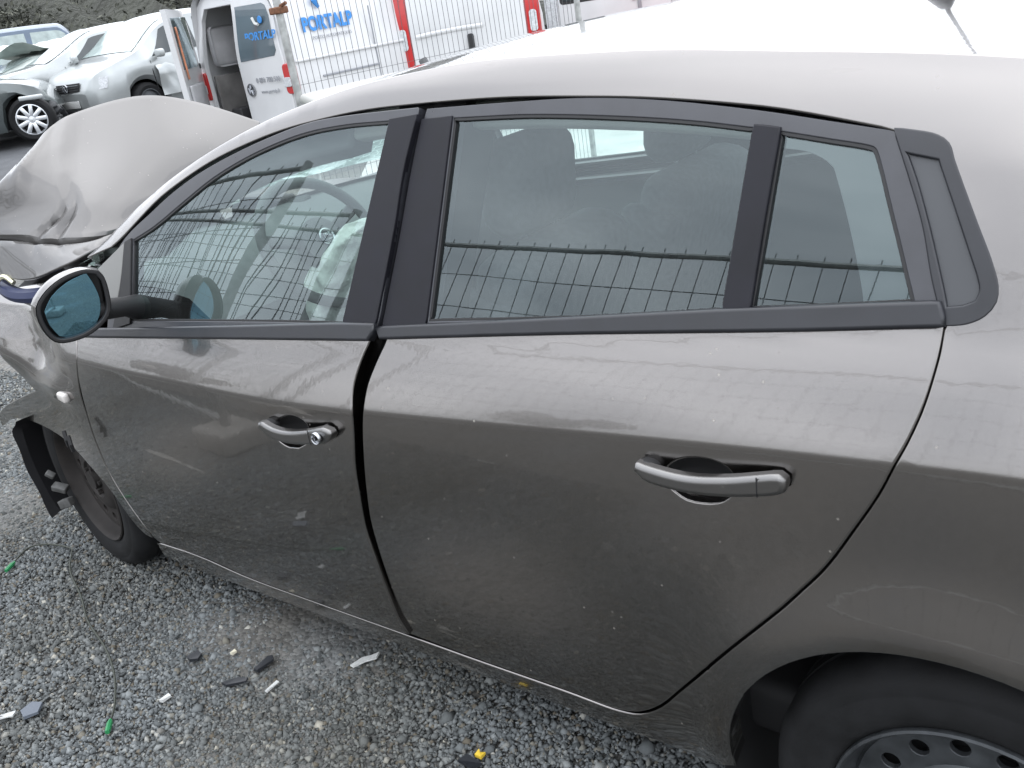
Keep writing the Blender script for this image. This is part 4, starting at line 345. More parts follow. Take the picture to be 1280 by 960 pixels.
def glass_mat(name, tint, wave=.02, refl=1.7, dust=.05, scale=5.):
    mt = bpy.data.materials.new(name); mt.use_nodes = True; n = mt.node_tree.nodes; l = mt.node_tree.links; n.remove(n['Principled BSDF'])
    tr = n.new('ShaderNodeBsdfTransparent'); tr.inputs[0].default_value = (*tint, 1)
    gl = n.new('ShaderNodeBsdfGlossy'); gl.inputs['Roughness'].default_value = .0; gl.inputs[0].default_value = (.88, 1, 1.03, 1)
    fr = n.new('ShaderNodeFresnel'); ge = n.new('ShaderNodeNewGeometry'); mr = n.new('ShaderNodeMapRange'); mr.inputs[3].default_value = 1.52; mr.inputs[4].default_value = 1/1.52
    l.new(ge.outputs['Backfacing'], mr.inputs[0]); l.new(mr.outputs[0], fr.inputs[0])       # the same sheet of glass seen from either side
    mu = n.new('ShaderNodeMath'); mu.operation = 'MULTIPLY'; mu.use_clamp = True; mu.inputs[1].default_value = refl; l.new(fr.outputs[0], mu.inputs[0])
    m1 = n.new('ShaderNodeMixShader'); l.new(mu.outputs[0], m1.inputs[0]); l.new(tr.outputs[0], m1.inputs[1]); l.new(gl.outputs[0], m1.inputs[2])
    tx = n.new('ShaderNodeTexCoord')
    a = n.new('ShaderNodeTexNoise'); a.inputs['Scale'].default_value = scale; a.inputs['Detail'].default_value = 1; l.new(tx.outputs['Object'], a.inputs['Vector'])
    bp = n.new('ShaderNodeBump'); bp.inputs['Strength'].default_value = wave; bp.inputs['Distance'].default_value = .05; l.new(a.outputs['Fac'], bp.inputs['Height']); l.new(bp.outputs[0], gl.inputs['Normal'])
    df = n.new('ShaderNodeBsdfDiffuse'); df.inputs[0].default_value = (.45, .47, .46, 1)
    d = n.new('ShaderNodeTexNoise'); d.inputs['Scale'].default_value = 7; d.inputs['Detail'].default_value = 8; l.new(tx.outputs['Object'], d.inputs['Vector'])
    mp = n.new('ShaderNodeMapRange'); mp.inputs[1].default_value = .35; mp.inputs[2].default_value = .8; mp.inputs[3].default_value = dust*.4; mp.inputs[4].default_value = dust*1.6; l.new(d.outputs['Fac'], mp.inputs[0])
    m2 = n.new('ShaderNodeMixShader'); l.new(mp.outputs[0], m2.inputs[0]); l.new(m1.outputs[0], m2.inputs[1]); l.new(df.outputs[0], m2.inputs[2]); l.new(m2.outputs[0], n['Material Output'].inputs[0])
    return mt
PAINT = paint_mat('paint_grey_beige', (.206, .194, .186))
PAINT_SATIN = paint_mat('paint_handle_satin', (.150, .146, .142), .3, .36)
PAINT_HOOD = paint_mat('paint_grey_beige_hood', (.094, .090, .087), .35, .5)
TRIM = M('satin_black_trim', (0.016, 0.017, 0.021), .38, spec=.55, noise=(18, .2, .08), bump=(700, .04, .0006))
FRAME = M('window_frame_trim', (.030, .031, .037), .34, spec=.7, noise=(18, .2, .08), bump=(700, .04, .0006))
PILLAR = M('matt_pillar_trim', (0.010, 0.010, 0.014), .5, spec=.28, noise=(22, .25, .06), bump=(700, .05, .0006))
SEAL = M('rubber_seal', (.012, .012, .013), .55)
BLACK = M('dark_inner_metal', (.012, .012, .013), .7)
PLATE = M('grey_corner_plate', (.060, .063, .068), .55, noise=(9, .05), bump=(900, .03, .0005))
SAIL = M('sail_plate', (0.192, 0.192, 0.184), .5)
GLASS = glass_mat('door_glass', (.76, .86, .84), .006, 1.85, .014)
WSCREEN = None
FRIT = M('ceramic_frit', (.016, .016, .02), .06, coat=1)
CHROME = M('chrome', (.45, .46, .48), .22, 1.)
TYRE = M('tyre_rubber', (.008, .0083, .009), .8, spec=.3, noise=(13, .55, .1), bump=(160, .25, .002))
STEEL = M('painted_steel_rim', (.06, .065, .07), .45, .5, noise=(25, .35, .1))
RUST = M('rusty_brake', (.10, .055, .035), .8, noise=(30, .5))
ALLOY = M('alloy', (.68, .70, .72), .3, .9)
FABRIC = M('seat_fabric', (.085, .088, .095), .95, noise=(60, .25), bump=(300, .4, .002))
PLASTIC = M('cabin_plastic', (.10, .10, .103), .7, bump=(400, .2, .001))
LINER = M('headliner_felt', (.36, .36, .34), .95)
CLOTH = M('airbag_cloth', (0.640, 0.656, 0.624), .85, bump=(26, .7, .02), noise=(8, .12))
WHITE = M('white_van_paint', (0.560, 0.567, 0.574), .35, 0, .8, noise=(3, .05))
GREYIN = M('van_lining', (.42, .42, .43), .8, noise=(4, .2))
SILVER = M('silver_car_paint', (0.374, 0.396, 0.396), .3, .45, .9, noise=(4, .06))
DARKCAR = M('dark_grey_car_paint', (.085, .10, .10), .3, .4, .9, noise=(4, .15))
WRECKW = M('wreck_white_paint', (0.434, 0.476, 0.448), .4, .1, .6, noise=(5, .15))
BLUEC = M('blue_grey_car_paint', (0.083, 0.120, 0.173), .35, .3, .7, noise=(4, .15))
REDC = M('faded_red_paint', (0.434, 0.140, 0.119), .35, .1, .7, noise=(4, .1))
DGLASS = M('dark_glass', (.03, .038, .04), .05, 0, 0, .8)
LGLASS = M('pale_glass', (.30, .36, .35), .12, 0, 0, .8, noise=(6, .25))
RED = M('red_lens', (0.434, 0.021, 0.021), .15, 0, .6)
CLEAR = M('clear_lens', (0.496, 0.512, 0.528), .15, 0, .8, noise=(40, .25))
BUMPER = M('bumper_plastic', (.05, .052, .055), .6)
GALV = M('galvanised_steel', (.40, .41, .40), .42, .7, noise=(30, .25, .1))
DARKWIRE = M('weathered_fence_steel', (.10, .105, .11), .5, .6)
RUSTY = M('rusty_clamp', (.16, .07, .035), .8, noise=(60, .4))
BLUEP = M('blue_print', (.03, .20, .52), .5)
GREYP = M('grey_print', (.25, .26, .28), .5)
GREENP = M('green_plug', (.02, .20, .07), .45)
WIREM = M('dark_cable', (.035, .04, .03), .6)
WPLAST = M('white_plastic', (0.562, 0.570, 0.555), .4, noise=(60, .1))
BPLAST = M('black_plastic_shard', (.018, .02, .024), .4)
YELLOW = M('yellow_plastic', (.72, .50, .05), .5)
MIRRORM = M('blue_mirror', (.17, .34, .43), .03, 1.)
AMBER = M('side_lamp_lens', (0.585, 0.555, 0.525), .12, 0, .7)
LEAF = None
# ------------------------------------------------------------------ ground
FW = np.array([-.652, .758]); RT = np.array([.758, .652])      # level forward and right of the viewpoint
def sm(a, b, x): t = np.clip((x-a)/(b-a), 0, 1); return t*t*(3-2*t)
def gz(x, y):
    x = np.asarray(x, float); y = np.asarray(y, float); dx = x-.268; dy = y+1.045
    d = dx*FW[0]+dy*FW[1]; l = dx*RT[0]+dy*RT[1]
    return .55*sm(8, 17, d)*sm(-1.0, -5, l)
def at_view(d, l): return (.268+FW[0]*d+RT[0]*l, -1.045+FW[1]*d+RT[1]*l)
ax_ = np.unique(np.concatenate([np.linspace(-6, 3, 91), -6-np.geomspace(.12, 300, 60), 3+np.geomspace(.12, 300, 40)]))
ay_ = np.unique(np.concatenate([np.linspace(-4, 4, 81), -4-np.geomspace(.12, 300, 40), 4+np.geomspace(.12, 300, 60)]))
X, Y = np.meshgrid(ax_, ay_, indexing='ij'); Z = gz(X, Y)
near = np.exp(-((X+1.5)**2+Y**2)/20); Z = Z+near*(.006*np.sin(3.1*X+1.7*Y)+.004*np.sin(7.3*Y-4.1*X)-.002)
nx, ny = X.shape; V = np.stack([X, Y, Z], -1).reshape(-1, 3)
ii = (np.arange(nx-1)[:, None]*ny+np.arange(ny-1)).reshape(-1)
Fg = np.stack([ii, ii+ny, ii+ny+1, ii+1], 1)
def gravel_base():
    mt = M('gravel_bed', (.12, .125, .125), .95); n = mt.node_tree.nodes; l = mt.node_tree.links; b = n['Principled BSDF']; tx = n.new('ShaderNodeTexCoord')
    v = n.new('ShaderNodeTexVoronoi'); v.inputs['Scale'].default_value = 75; l.new(tx.outputs['Object'], v.inputs['Vector'])
    a = n.new('ShaderNodeTexNoise'); a.inputs['Scale'].default_value = 1.6; a.inputs['Detail'].default_value = 9; l.new(tx.outputs['Object'], a.inputs['Vector'])
    r1 = n.new('ShaderNodeValToRGB'); e = r1.color_ramp.elements; e[0].position = .3; e[0].color = (0.095, 0.099, 0.100, 1); e[1].position = .7; e[1].color = (0.136, 0.141, 0.140, 1); e.new(.56).color = (0.119, 0.114, 0.103, 1); l.new(a.outputs['Fac'], r1.inputs[0])
    r2 = n.new('ShaderNodeValToRGB'); e = r2.color_ramp.elements; e[0].color = (.62, .62, .62, 1); e[1].color = (1.4, 1.4, 1.4, 1); sx = n.new('ShaderNodeSeparateColor'); l.new(v.outputs['Color'], sx.inputs[0]); l.new(sx.outputs[0], r2.inputs[0])
    mm = n.new('ShaderNodeMix'); mm.data_type = 'RGBA'; mm.blend_type = 'MULTIPLY'; mm.inputs[0].default_value = 1; l.new(r1.outputs[0], mm.inputs[6]); l.new(r2.outputs[0], mm.inputs[7]); l.new(mm.outputs[2], b.inputs['Base Color'])
    bp = n.new('ShaderNodeBump'); bp.inputs['Strength'].default_value = .55; bp.inputs['Distance'].default_value = .008; bp.invert = True; l.new(v.outputs['Distance'], bp.inputs['Height']); l.new(bp.outputs[0], b.inputs['Normal']); return mt
g = mesh('ground', V, [tuple(map(int, q)) for q in Fg], gravel_base(), None, True, 0); tag(g, kind='structure')
# loose stones
def stones():
    n = 330000; P = np.stack([RNG.uniform(-5.4, .5, n), RNG.uniform(-1.25, .9, n)], 1)
    d = np.hypot(P[:, 0]-.268, P[:, 1]+1.045); keep = RNG.random(n) < np.clip(1.15-(d-1.5)*.2, .22, 1); P = P[keep]; n = len(P)
    s = np.exp(RNG.normal(math.log(.0047), .36, n)); s = np.clip(s, .0028, .016); s *= np.where(P[:, 1] > .06, 1.1, 1)
    bv = np.array([(1, 0, 0), (-1, 0, 0), (0, 1, 0), (0, -1, 0), (0, 0, 1), (0, 0, -1)], float); bf = np.array([(0, 2, 4), (2, 1, 4), (1, 3, 4), (3, 0, 4), (2, 0, 5), (1, 2, 5), (3, 1, 5), (0, 3, 5)])
    k = len(bv); jit = RNG.uniform(.75, 1.45, (n, k, 1)); asp = RNG.uniform(.55, 1.45, (n, 1, 3)); asp[..., 2] *= .8
    v = bv[None]*jit*asp*s[:, None, None]; a = RNG.uniform(0, 6.28, n); c, q = np.cos(a)[:, None], np.sin(a)[:, None]
    x = v[..., 0]*c-v[..., 1]*q; y = v[..., 0]*q+v[..., 1]*c; tl = RNG.normal(0, .35, (n, 1)); z = v[..., 2]+x*tl
    v = np.stack([x+P[:, :1], y+P[:, 1:], z+(gz(P[:, 0], P[:, 1])+s*.15)[:, None]], -1).reshape(-1, 3)
    f = (bf[None]+(np.arange(n)*k)[:, None, None]).reshape(-1, 3)
    me = bpy.data.meshes.new('gravel'); me.vertices.add(len(v)); me.vertices.foreach_set('co', v.ravel()); me.loops.add(f.size); me.loops.foreach_set('vertex_index', f.ravel()); me.polygons.add(len(f)); me.polygons.foreach_set('loop_start', np.arange(0, f.size, 3)); me.polygons.foreach_set('loop_total', np.full(len(f), 3)); me.update(); me.validate()
    mt = M('stone', (.2, .2, .2), .9); nn = mt.node_tree.nodes; l = mt.node_tree.links; b = nn['Principled BSDF']
    ge = nn.new('ShaderNodeNewGeometry'); r = nn.new('ShaderNodeValToRGB'); r.color_ramp.interpolation = 'LINEAR'; e = r.color_ramp.elements
    e[0].position = 0; e[0].color = (0.054, 0.059, 0.060, 1); e[1].position = 1; e[1].color = (0.354, 0.340, 0.299, 1)
    for p, c_ in ((.25, (0.098, 0.106, 0.108)), (.6, (0.140, 0.150, 0.153)), (.84, (0.196, 0.207, 0.208)), (.885, (0.102, 0.086, 0.064)), (.93, (0.143, 0.133, 0.109)), (.975, (0.211, 0.221, 0.218))): e.new(p).color = (*c_, 1)
    l.new(ge.outputs['Random Per Island'], r.inputs[0]); tx = nn.new('ShaderNodeTexCoord'); a = nn.new('ShaderNodeTexNoise'); a.inputs['Scale'].default_value = 1.3; a.inputs['Detail'].default_value = 6; l.new(tx.outputs['Object'], a.inputs['Vector'])
    r3 = nn.new('ShaderNodeValToRGB'); e = r3.color_ramp.elements; e[0].position = .36; e[0].color = (.84, .80, .72, 1); e[1].position = .58; e[1].color = (1.12, 1.13, 1.13, 1); l.new(a.outputs['Fac'], r3.inputs[0])
    mm = nn.new('ShaderNodeMix'); mm.data_type = 'RGBA'; mm.blend_type = 'MULTIPLY'; mm.inputs[0].default_value = 1; l.new(r.outputs[0], mm.inputs[6]); l.new(r3.outputs[0], mm.inputs[7]); l.new(mm.outputs[2], b.inputs['Base Color'])
    me.materials.append(mt); o = link('gravel', me); tag(o, 'loose grey crushed stone covering the yard beside the wrecked hatchback', 'gravel', kind='stuff')
stones()
# asphalt lane behind the wreck
bk = MB(); pts = []
for d in np.linspace(9.2, 17.5, 14):
    row = []
    for l_ in np.linspace(-13, -4.2, 12):
        x, y = at_view(d, l_); row.append((x, y, float(gz(x, y))+.006))
    pts.append(row)
o = bk.grid(pts, flip=True).build('lane', M('worn_asphalt', (0.078, 0.082, 0.088), .85, noise=(2.5, .2), bump=(90, .5, .006)), None); tag(o, kind='structure')
pts = [[(*at_view(d, l_), .012) for l_ in np.linspace(-1.2, 7.5, 8)] for d in np.linspace(4.6, 12.5, 9)]
o = MB().grid(pts, flip=True).build('added_pale_ground', M('pale_ground_brightener', (.46, .46, .44), .9, noise=(1.5, .18), bump=(60, .4, .004)), None); tag(o, kind='structure')  # pale ground added to brighten the view through the far windows
# wooded bank behind the yard
V = []; nb = 60
rows = []
for i in range(nb):
    l_ = -40+i*.75; row = []
    for j in range(16):
        t = j/15; d = 27+t*16; h = (4.3-.5*sm(-10, -13, l_))*sm(2.5, -1.5, l_)*sm(0, .75, t)+.3*math.sin(i*.7+j)+.35*math.sin(i*1.9+j*2.3); x, y = at_view(d, l_); row.append((x, y, .45+float(h)*(1 if j else 0)))
    rows.append(row)
BANKM = M('bank_earth', (0.037, 0.039, 0.031), .95, noise=(.6, .4), bump=(3, 1, .3))
o = MB().grid(rows, flip=True).build('hillside', BANKM, None); tag(o, kind='structure')
def leaves(n, gen, mat, name, label, size):
    P = gen(n); a = RNG.normal(size=(n, 3)); a /= np.linalg.norm(a, axis=1, keepdims=True); b = RNG.normal(size=(n, 3)); b -= a*(a*b).sum(1, keepdims=True); b /= np.linalg.norm(b, axis=1, keepdims=True)
    s = RNG.uniform(.6, 1.4, (n, 1))*size; v = np.stack([P+a*s, P+b*s*.5, P-a*s, P-b*s*.5], 1).reshape(-1, 3); f = np.arange(4*n).reshape(-1, 4)
    me = bpy.data.meshes.new(name); me.vertices.add(4*n); me.vertices.foreach_set('co', v.ravel()); me.loops.add(4*n); me.loops.foreach_set('vertex_index', f.ravel()); me.polygons.add(n); me.polygons.foreach_set('loop_start', np.arange(0, 4*n, 4)); me.polygons.foreach_set('loop_total', np.full(n, 4)); me.update(); me.materials.append(mat); return me
def leafmat(name, c0, c1):
    mt = M(name, c0, .8); n = mt.node_tree.nodes; l = mt.node_tree.links; g_ = n.new('ShaderNodeNewGeometry'); r = n.new('ShaderNodeValToRGB'); r.color_ramp.elements[0].color = (*c0, 1); r.color_ramp.elements[1].color = (*c1, 1); l.new(g_.outputs['Random Per Island'], r.inputs[0]); l.new(r.outputs[0], n['Principled BSDF'].inputs['Base Color']); return mt
def bank_pts(n):
    l_ = RNG.uniform(-40, 1.5, n); t = RNG.uniform(0, .8, n)**1.2; d = 26.6+t*16; h = (4.3-.5*sm(-10, -13, l_))*sm(2.5, -1.5, l_)*sm(0, .75, t)-.2; x = .268+FW[0]*d+RT[0]*l_; y = -1.045+FW[1]*d+RT[1]*l_
    cl = np.sin(l_*1.3)+np.sin(l_*.57+h*1.9)+np.sin(h*2.7-l_*.9); return np.stack([x, y, .2+h+RNG.gamma(1.4, .17, n)*(1+.3*cl)], 1)
me = leaves(80000, bank_pts, leafmat('bank_scrub', (0.041, 0.046, 0.037), (0.092, 0.094, 0.071)), 'scrub', '', .085)
tag(link('scrub', me), 'dull olive scrub covering the bank behind the wrecked cars', 'scrub', kind='stuff')
# ------------------------------------------------------------------ mesh fence panels
def fence(a, b, h, sp, label, group, lean=0., rod=.0018, hs=.2, feet=True, bent=.0, posts=(1, 1), rails=True):
    a = np.array(a, float); b = np.array(b, float); Ld = np.linalg.norm(b-a); dr = (b-a)/Ld; nr = np.array([-dr[1], dr[0]])
    r = empty('fence_panel', (*a, 0), label, 'fence panel', group)
    def P(s, z, bul=0): q = dr*s+nr*(lean*z+bul); return (q[0], q[1], z)
    bz = lambda s, z: bent*math.sin(s*2.1+z*1.7)*math.sin(math.pi*s/Ld)
    for k, s in enumerate((0, Ld)):
        if posts[k]: MB().tube([P(s, .02), P(s, h+.03)], .021, 10).build('post', GALV, r)
    if rails:
        for z in (.15, h): MB().tube([P(0, z), P(Ld, z)], .0135, 8).build('rail', GALV, r)
    w_ = MB(); n = int(Ld/sp)
    for i in range(1, n):
        s = i*sp; j = RNG.normal(0, .002)
        w_.tube([P(s+j*z, z, bz(s, z)) for z in np.linspace(.15, h+.035, 9)], rod, 4, False)
    z = h-hs
    while z > .2:
        w_.tube([P(s, z, bz(s, z)) for s in np.linspace(0, Ld, 12)], rod, 4, False); z -= hs
    o = w_.build('wire_mesh', DARKWIRE, r); tag(o, kind='stuff')
    if feet:
        for s in (0, Ld):
            q = dr*s; MB().box((q[0], q[1], .06), (.24, .24, .12), .02).build('concrete_foot', M('concrete', (.28, .27, .25), .9, noise=(20, .2)), r)
    return r
fg = 'mesh fence panels along the lane side'
fence((.95, -1.70), (-3.05, -1.66), 2.0, .10, 'long mesh fence panel running beside the camera, parallel to the hatchback', fg, rod=.0022, hs=.165)
fence((-3.35, -1.60), (-6.8, -1.02), 2.0, .10, 'mesh fence panel past the hatchback nose, outer one of the overlapping pair', fg, rod=.0022, hs=.165)
fence((-3.18, -1.35), (-6.7, -1.14), 2.0, .10, 'mesh fence panel past the hatchback nose, inner one of the overlapping pair', fg, rod=.0022, hs=.165)
fence((-2.95, -.86), (-6.4, -1.28), 2.0, .10, 'mesh fence panel nearest the crumpled bonnet', fg, rod=.0022, hs=.165)
p1 = at_view(5.2, -.885); p2 = at_view(6.8, .87)
fp = fence(p1, p2, 2.25, .042, 'mesh fence panel with a rusty clamp standing before the white vans', 'mesh fence panels before the vans', rod=.0015, hs=.5, feet=True)
MB().box((0.0, 0, 1.63), (.075, .075, .035), .008).tube([(-.06, 0, 1.63), (.07, .0, 1.66)], .009, 6).build('clamp', RUSTY, fp)
# ------------------------------------------------------------------ trees seen in the windows
def tree(x, y, h, label, seed):
    rg = random.Random(seed); r = empty('tree', (x, y, 0), label, 'tree', 'trees across the lane'); tb = MB()
    tb.tube([(0, 0, 0), (.05, .02, h*.3), (0, .1, h*.55)], [.22, .17, .08], 8); ends = []
    for i in range(9):
        a = rg.uniform(0, 6.28); z0 = h*rg.uniform(.28, .5); e_ = (math.cos(a)*h*.28, math.sin(a)*h*.28, h*rg.uniform(.55, .85)); tb.tube([(0, .05, z0), (e_[0]*.5, e_[1]*.5, (z0+e_[2])/2+.1), e_], [.08, .05, .02], 5); ends.append(e_)
    tb.build('trunk', M('bark', (.07, .055, .04), .9, noise=(8, .3)), r)
    cs = np.array([(e_[0], e_[1], e_[2]) for e_ in ends]+[(0, 0, h*.75)]); rs = RNG.uniform(.12, .2, len(cs))*h
    def gen(n):
        i = RNG.integers(0, len(cs), n); v = RNG.normal(size=(n, 3)); v /= np.linalg.norm(v, axis=1, keepdims=True); return cs[i]+v*(rs[i]*RNG.uniform(.35, 1, n)**.5)[:, None]
    link('crown', leaves(5200, gen, leafmat('leaf', (.020, .034, .014), (.055, .085, .035)), 'crown', '', .16), r)
tree(-27, -15.5, 4.6, 'round dark tree across the lane, left of the two', 3); tree(-19, -24, 6.2, 'tall dark tree farther across the lane', 5)
rows = []
for i in range(90):
    a = math.radians(150+i*3.0); row = []
    for j in range(5):
        rr_ = 60+j*14; row.append((math.cos(a)*rr_-1, math.sin(a)*rr_, (0, .7, 1.0, 1.3, 1.5)[j]*(1+.25*math.sin(i*.9+j)+.2*math.sin(i*2.3)) if j else -.3))
    rows.append(row)
o = MB().grid(rows).build('hills', M('far_hedges', (.05, .06, .04), .95, noise=(.15, .4)), None); tag(o, kind='structure')
# ------------------------------------------------------------------ litter on the gravel
GP = DATA['gpts']
r = empty('cable', GP['wire'][4], 'thin dark cable with bright green plugs lying in a curl on the gravel', 'cable')
wp = [(p[0], p[1], .021+.005*math.sin(i*1.7)) for i, p in enumerate(GP['wire'])]
def smooth3(P, k=5):
    P = [Vector(p) for p in P]; o = []
    for i in range(len(P)-1):
        p0, p1_, p2_, p3 = P[max(i-1, 0)], P[i], P[i+1], P[min(i+2, len(P)-1)]
        for j in range(k):
            t = j/k; o.append(.5*((2*p1_)+(p2_-p0)*t+(2*p0-5*p1_+4*p2_-p3)*t*t+(3*p1_-p0-3*p2_+p3)*t**3))
    return o+[P[-1]]
MB().tube(smooth3(wp), .0032, 6).build('wire', WIREM, r, world=True)
MB().tube(smooth3([(wp[4][0], wp[4][1], .012), (wp[4][0]+.03, wp[4][1]-.03, .02), (wp[4][0]+.08, wp[4][1]-.045, .012)], 4), .002, 5).build('wire', WIREM, r, world=True)
for q, q2 in ((wp[0], wp[1]), (wp[-1], wp[-2])):
    a, b = Vector(q), Vector(q2); d = (a-b).normalized(); MB().tube([a-d*.015, a, a+d*.022, a+d*.034], [.004, .0075, .0075, .006], 8).build('plug', GREENP, r, world=True)
def shard(name, p, pts, th, mat, label, cat, z=.014, tilt=(.1, .1), group=None):
    n = len(pts); v = [(x, y, z+x*tilt[0]+y*tilt[1]) for x, y in pts]+[(x*.97, y*.97, z+th+x*tilt[0]+y*tilt[1]+.002*math.sin(i*2.1)) for i, (x, y) in enumerate(pts)]
    f = [tuple(range(n))[::-1], tuple(range(n, 2*n))]+[(i, (i+1) % n, n+(i+1) % n, n+i) for i in range(n)]
    o = mesh(name, v, f, mat, None, False); o.location = (p[0], p[1], 0); return tag(o, label, cat, group)
a = GP['white'][0]; shard('plastic_strip', ((GP['white'][0][0]+GP['white'][1][0])/2, (GP['white'][0][1]+GP['white'][1][1])/2), [(-.027, -.032), (-.012, -.034), (.006, -.006), (.030, .014), (.022, .034), (.004, .018), (-.014, .002)], .004, WPLAST, 'broken white plastic strip on the gravel under the doors', 'plastic strip', .016)
k = [(-.02, -.014), (.004, -.020), (.024, -.006), (.018, .012), (-.008, .016)]
shard('plastic_shard', GP['dark1'][0], k, .008, BPLAST, 'small black shard, roundest of the black bits on the gravel', 'plastic shard', group='black shards')
shard('plastic_shard', GP['dark2'][0], [(-.012, -.03), (.006, -.03), (.014, .02), (.0, .03), (-.012, .02)], .008, BPLAST, 'black oblong shard on the gravel, nearest the sill', 'plastic shard', group='black shards')
shard('plastic_shard', GP['dark3'][0], [(-.036, -.02), (-.01, -.022), (.034, .012), (.03, .022), (0, .012)], .006, BPLAST, 'long thin black shard on the gravel', 'plastic shard', group='black shards')
shard('plastic_shard', GP['dark4'][0], [(-.03, -.012), (.02, -.016), (.032, .004), (-.02, .012)], .006, BPLAST, 'black shard beside the yellow fragment', 'plastic shard', group='black shards')
shard('slate_chip', GP['slate'][0], [(-.03, -.02), (.012, -.03), (.034, 0), (.01, .026), (-.026, .014)], .008, M('slate', (.10, .115, .14), .6), 'flat blue grey slate chip on the gravel', 'slate chip')
shard('paper_scrap', GP['white2'][0], [(-.03, -.02), (.0, -.028), (.014, -.004), (.036, .01), (.004, .03), (-.024, .012)], .004, WPLAST, 'crumpled white scrap at the left edge of the gravel', 'scrap', .016, (.3, -.25))
shard('white_fragment', GP['white3'][0], [(-.008, -.014), (.006, -.012), (.010, .012), (-.004, .014)], .007, WPLAST, 'stubby white fragment on the gravel beside the green ended cable', 'fragment', group='white fragments')
shard('white_fragment', GP['white4'][0], [(-.006, -.02), (.004, -.02), (.006, .02), (-.004, .02)], .004, WPLAST, 'slim white splinter on the gravel near the black oblong shard', 'fragment', group='white fragments')
shard('white_fragment', GP['whitepeb'][0], [(-.006, -.008), (.006, -.008), (.008, .006), (-.005, .008)], .006, M('cream_chip', (.62, .58, .45), .7), 'small cream chip on the gravel by the roundest black shard', 'fragment', group='white fragments')
shard('yellow_fragment', GP['yellow'][0], [(-.010, -.008), (.010, -.009), (.010, .008), (0, .002), (-.009, .008)], .008, YELLOW, 'small yellow plastic fragment on the gravel under the sill', 'fragment')
# ------------------------------------------------------------------ the wrecked hatchback
SIDE_ = Side(DATA['feat']); SIDE = Surf(SIDE_); FEA = {k: pchip(*zip(*v)) for k, v in DATA['feat'].items()}
car = empty('hatchback', (-1.25, CY, 0), 'grey beige wrecked five door hatchback with buckled bonnet, filling the foreground', 'car')
FO = lambda x, z: .010*np.clip(np.asarray(x)+2.0, 0, 1)
def fo(d): return lambda x, z: FO(x, z)+d
def shrink(poly, d):
    a = np.array(poly, float); ar = np.sum(a[:, 0]*np.roll(a[:, 1], -1)-np.roll(a[:, 0], -1)*a[:, 1]); sg = 1 if ar > 0 else -1
    t = np.roll(a, -1, 0)-np.roll(a, 1, 0); t /= np.maximum(np.linalg.norm(t, axis=1, keepdims=True), 1e-9); return [tuple(p) for p in a-sg*d*np.stack([t[:, 1], -t[:, 0]], 1)]
WX, WZ, AR = .06, .328, .347                     # rear arch
def arc(a0, a1, n, r=AR, x=WX, z=WZ): return [(x+r*math.cos(math.radians(a0+(a1-a0)*i/(n-1))), z+r*math.sin(math.radians(a0+(a1-a0)*i/(n-1)))) for i in range(n)]
top = [(x, float(FEA['ditch'](x))-.001) for x in np.linspace(-2.19, .60, 70)]
fro = [(x, float(FEA['frame'](x))+.0025) for x in np.linspace(-.10, -2.04, 60)]
gs = DATA['gap_side']; io = DATA['insert_outer']
arch = arc(-12, 152, 40)
poly = top+[(.72, 1.17), (.9, .98), (.9, .42), (.42, .27)]+arch+gs[::-1]+[q for q in reversed(io)]+fro
clean = [poly[0]]
for q in poly[1:]:
    if math.dist(q, clean[-1]) > .004: clean.append(q)
SP = clean
db = DATA['door_bottom']
sill_o = [(x, z) for x, z in db]+arc(152, 186, 8)+[(x, float(FEA['sill'](x))-.062) for x in np.linspace(-.36, -2.17, 24)]
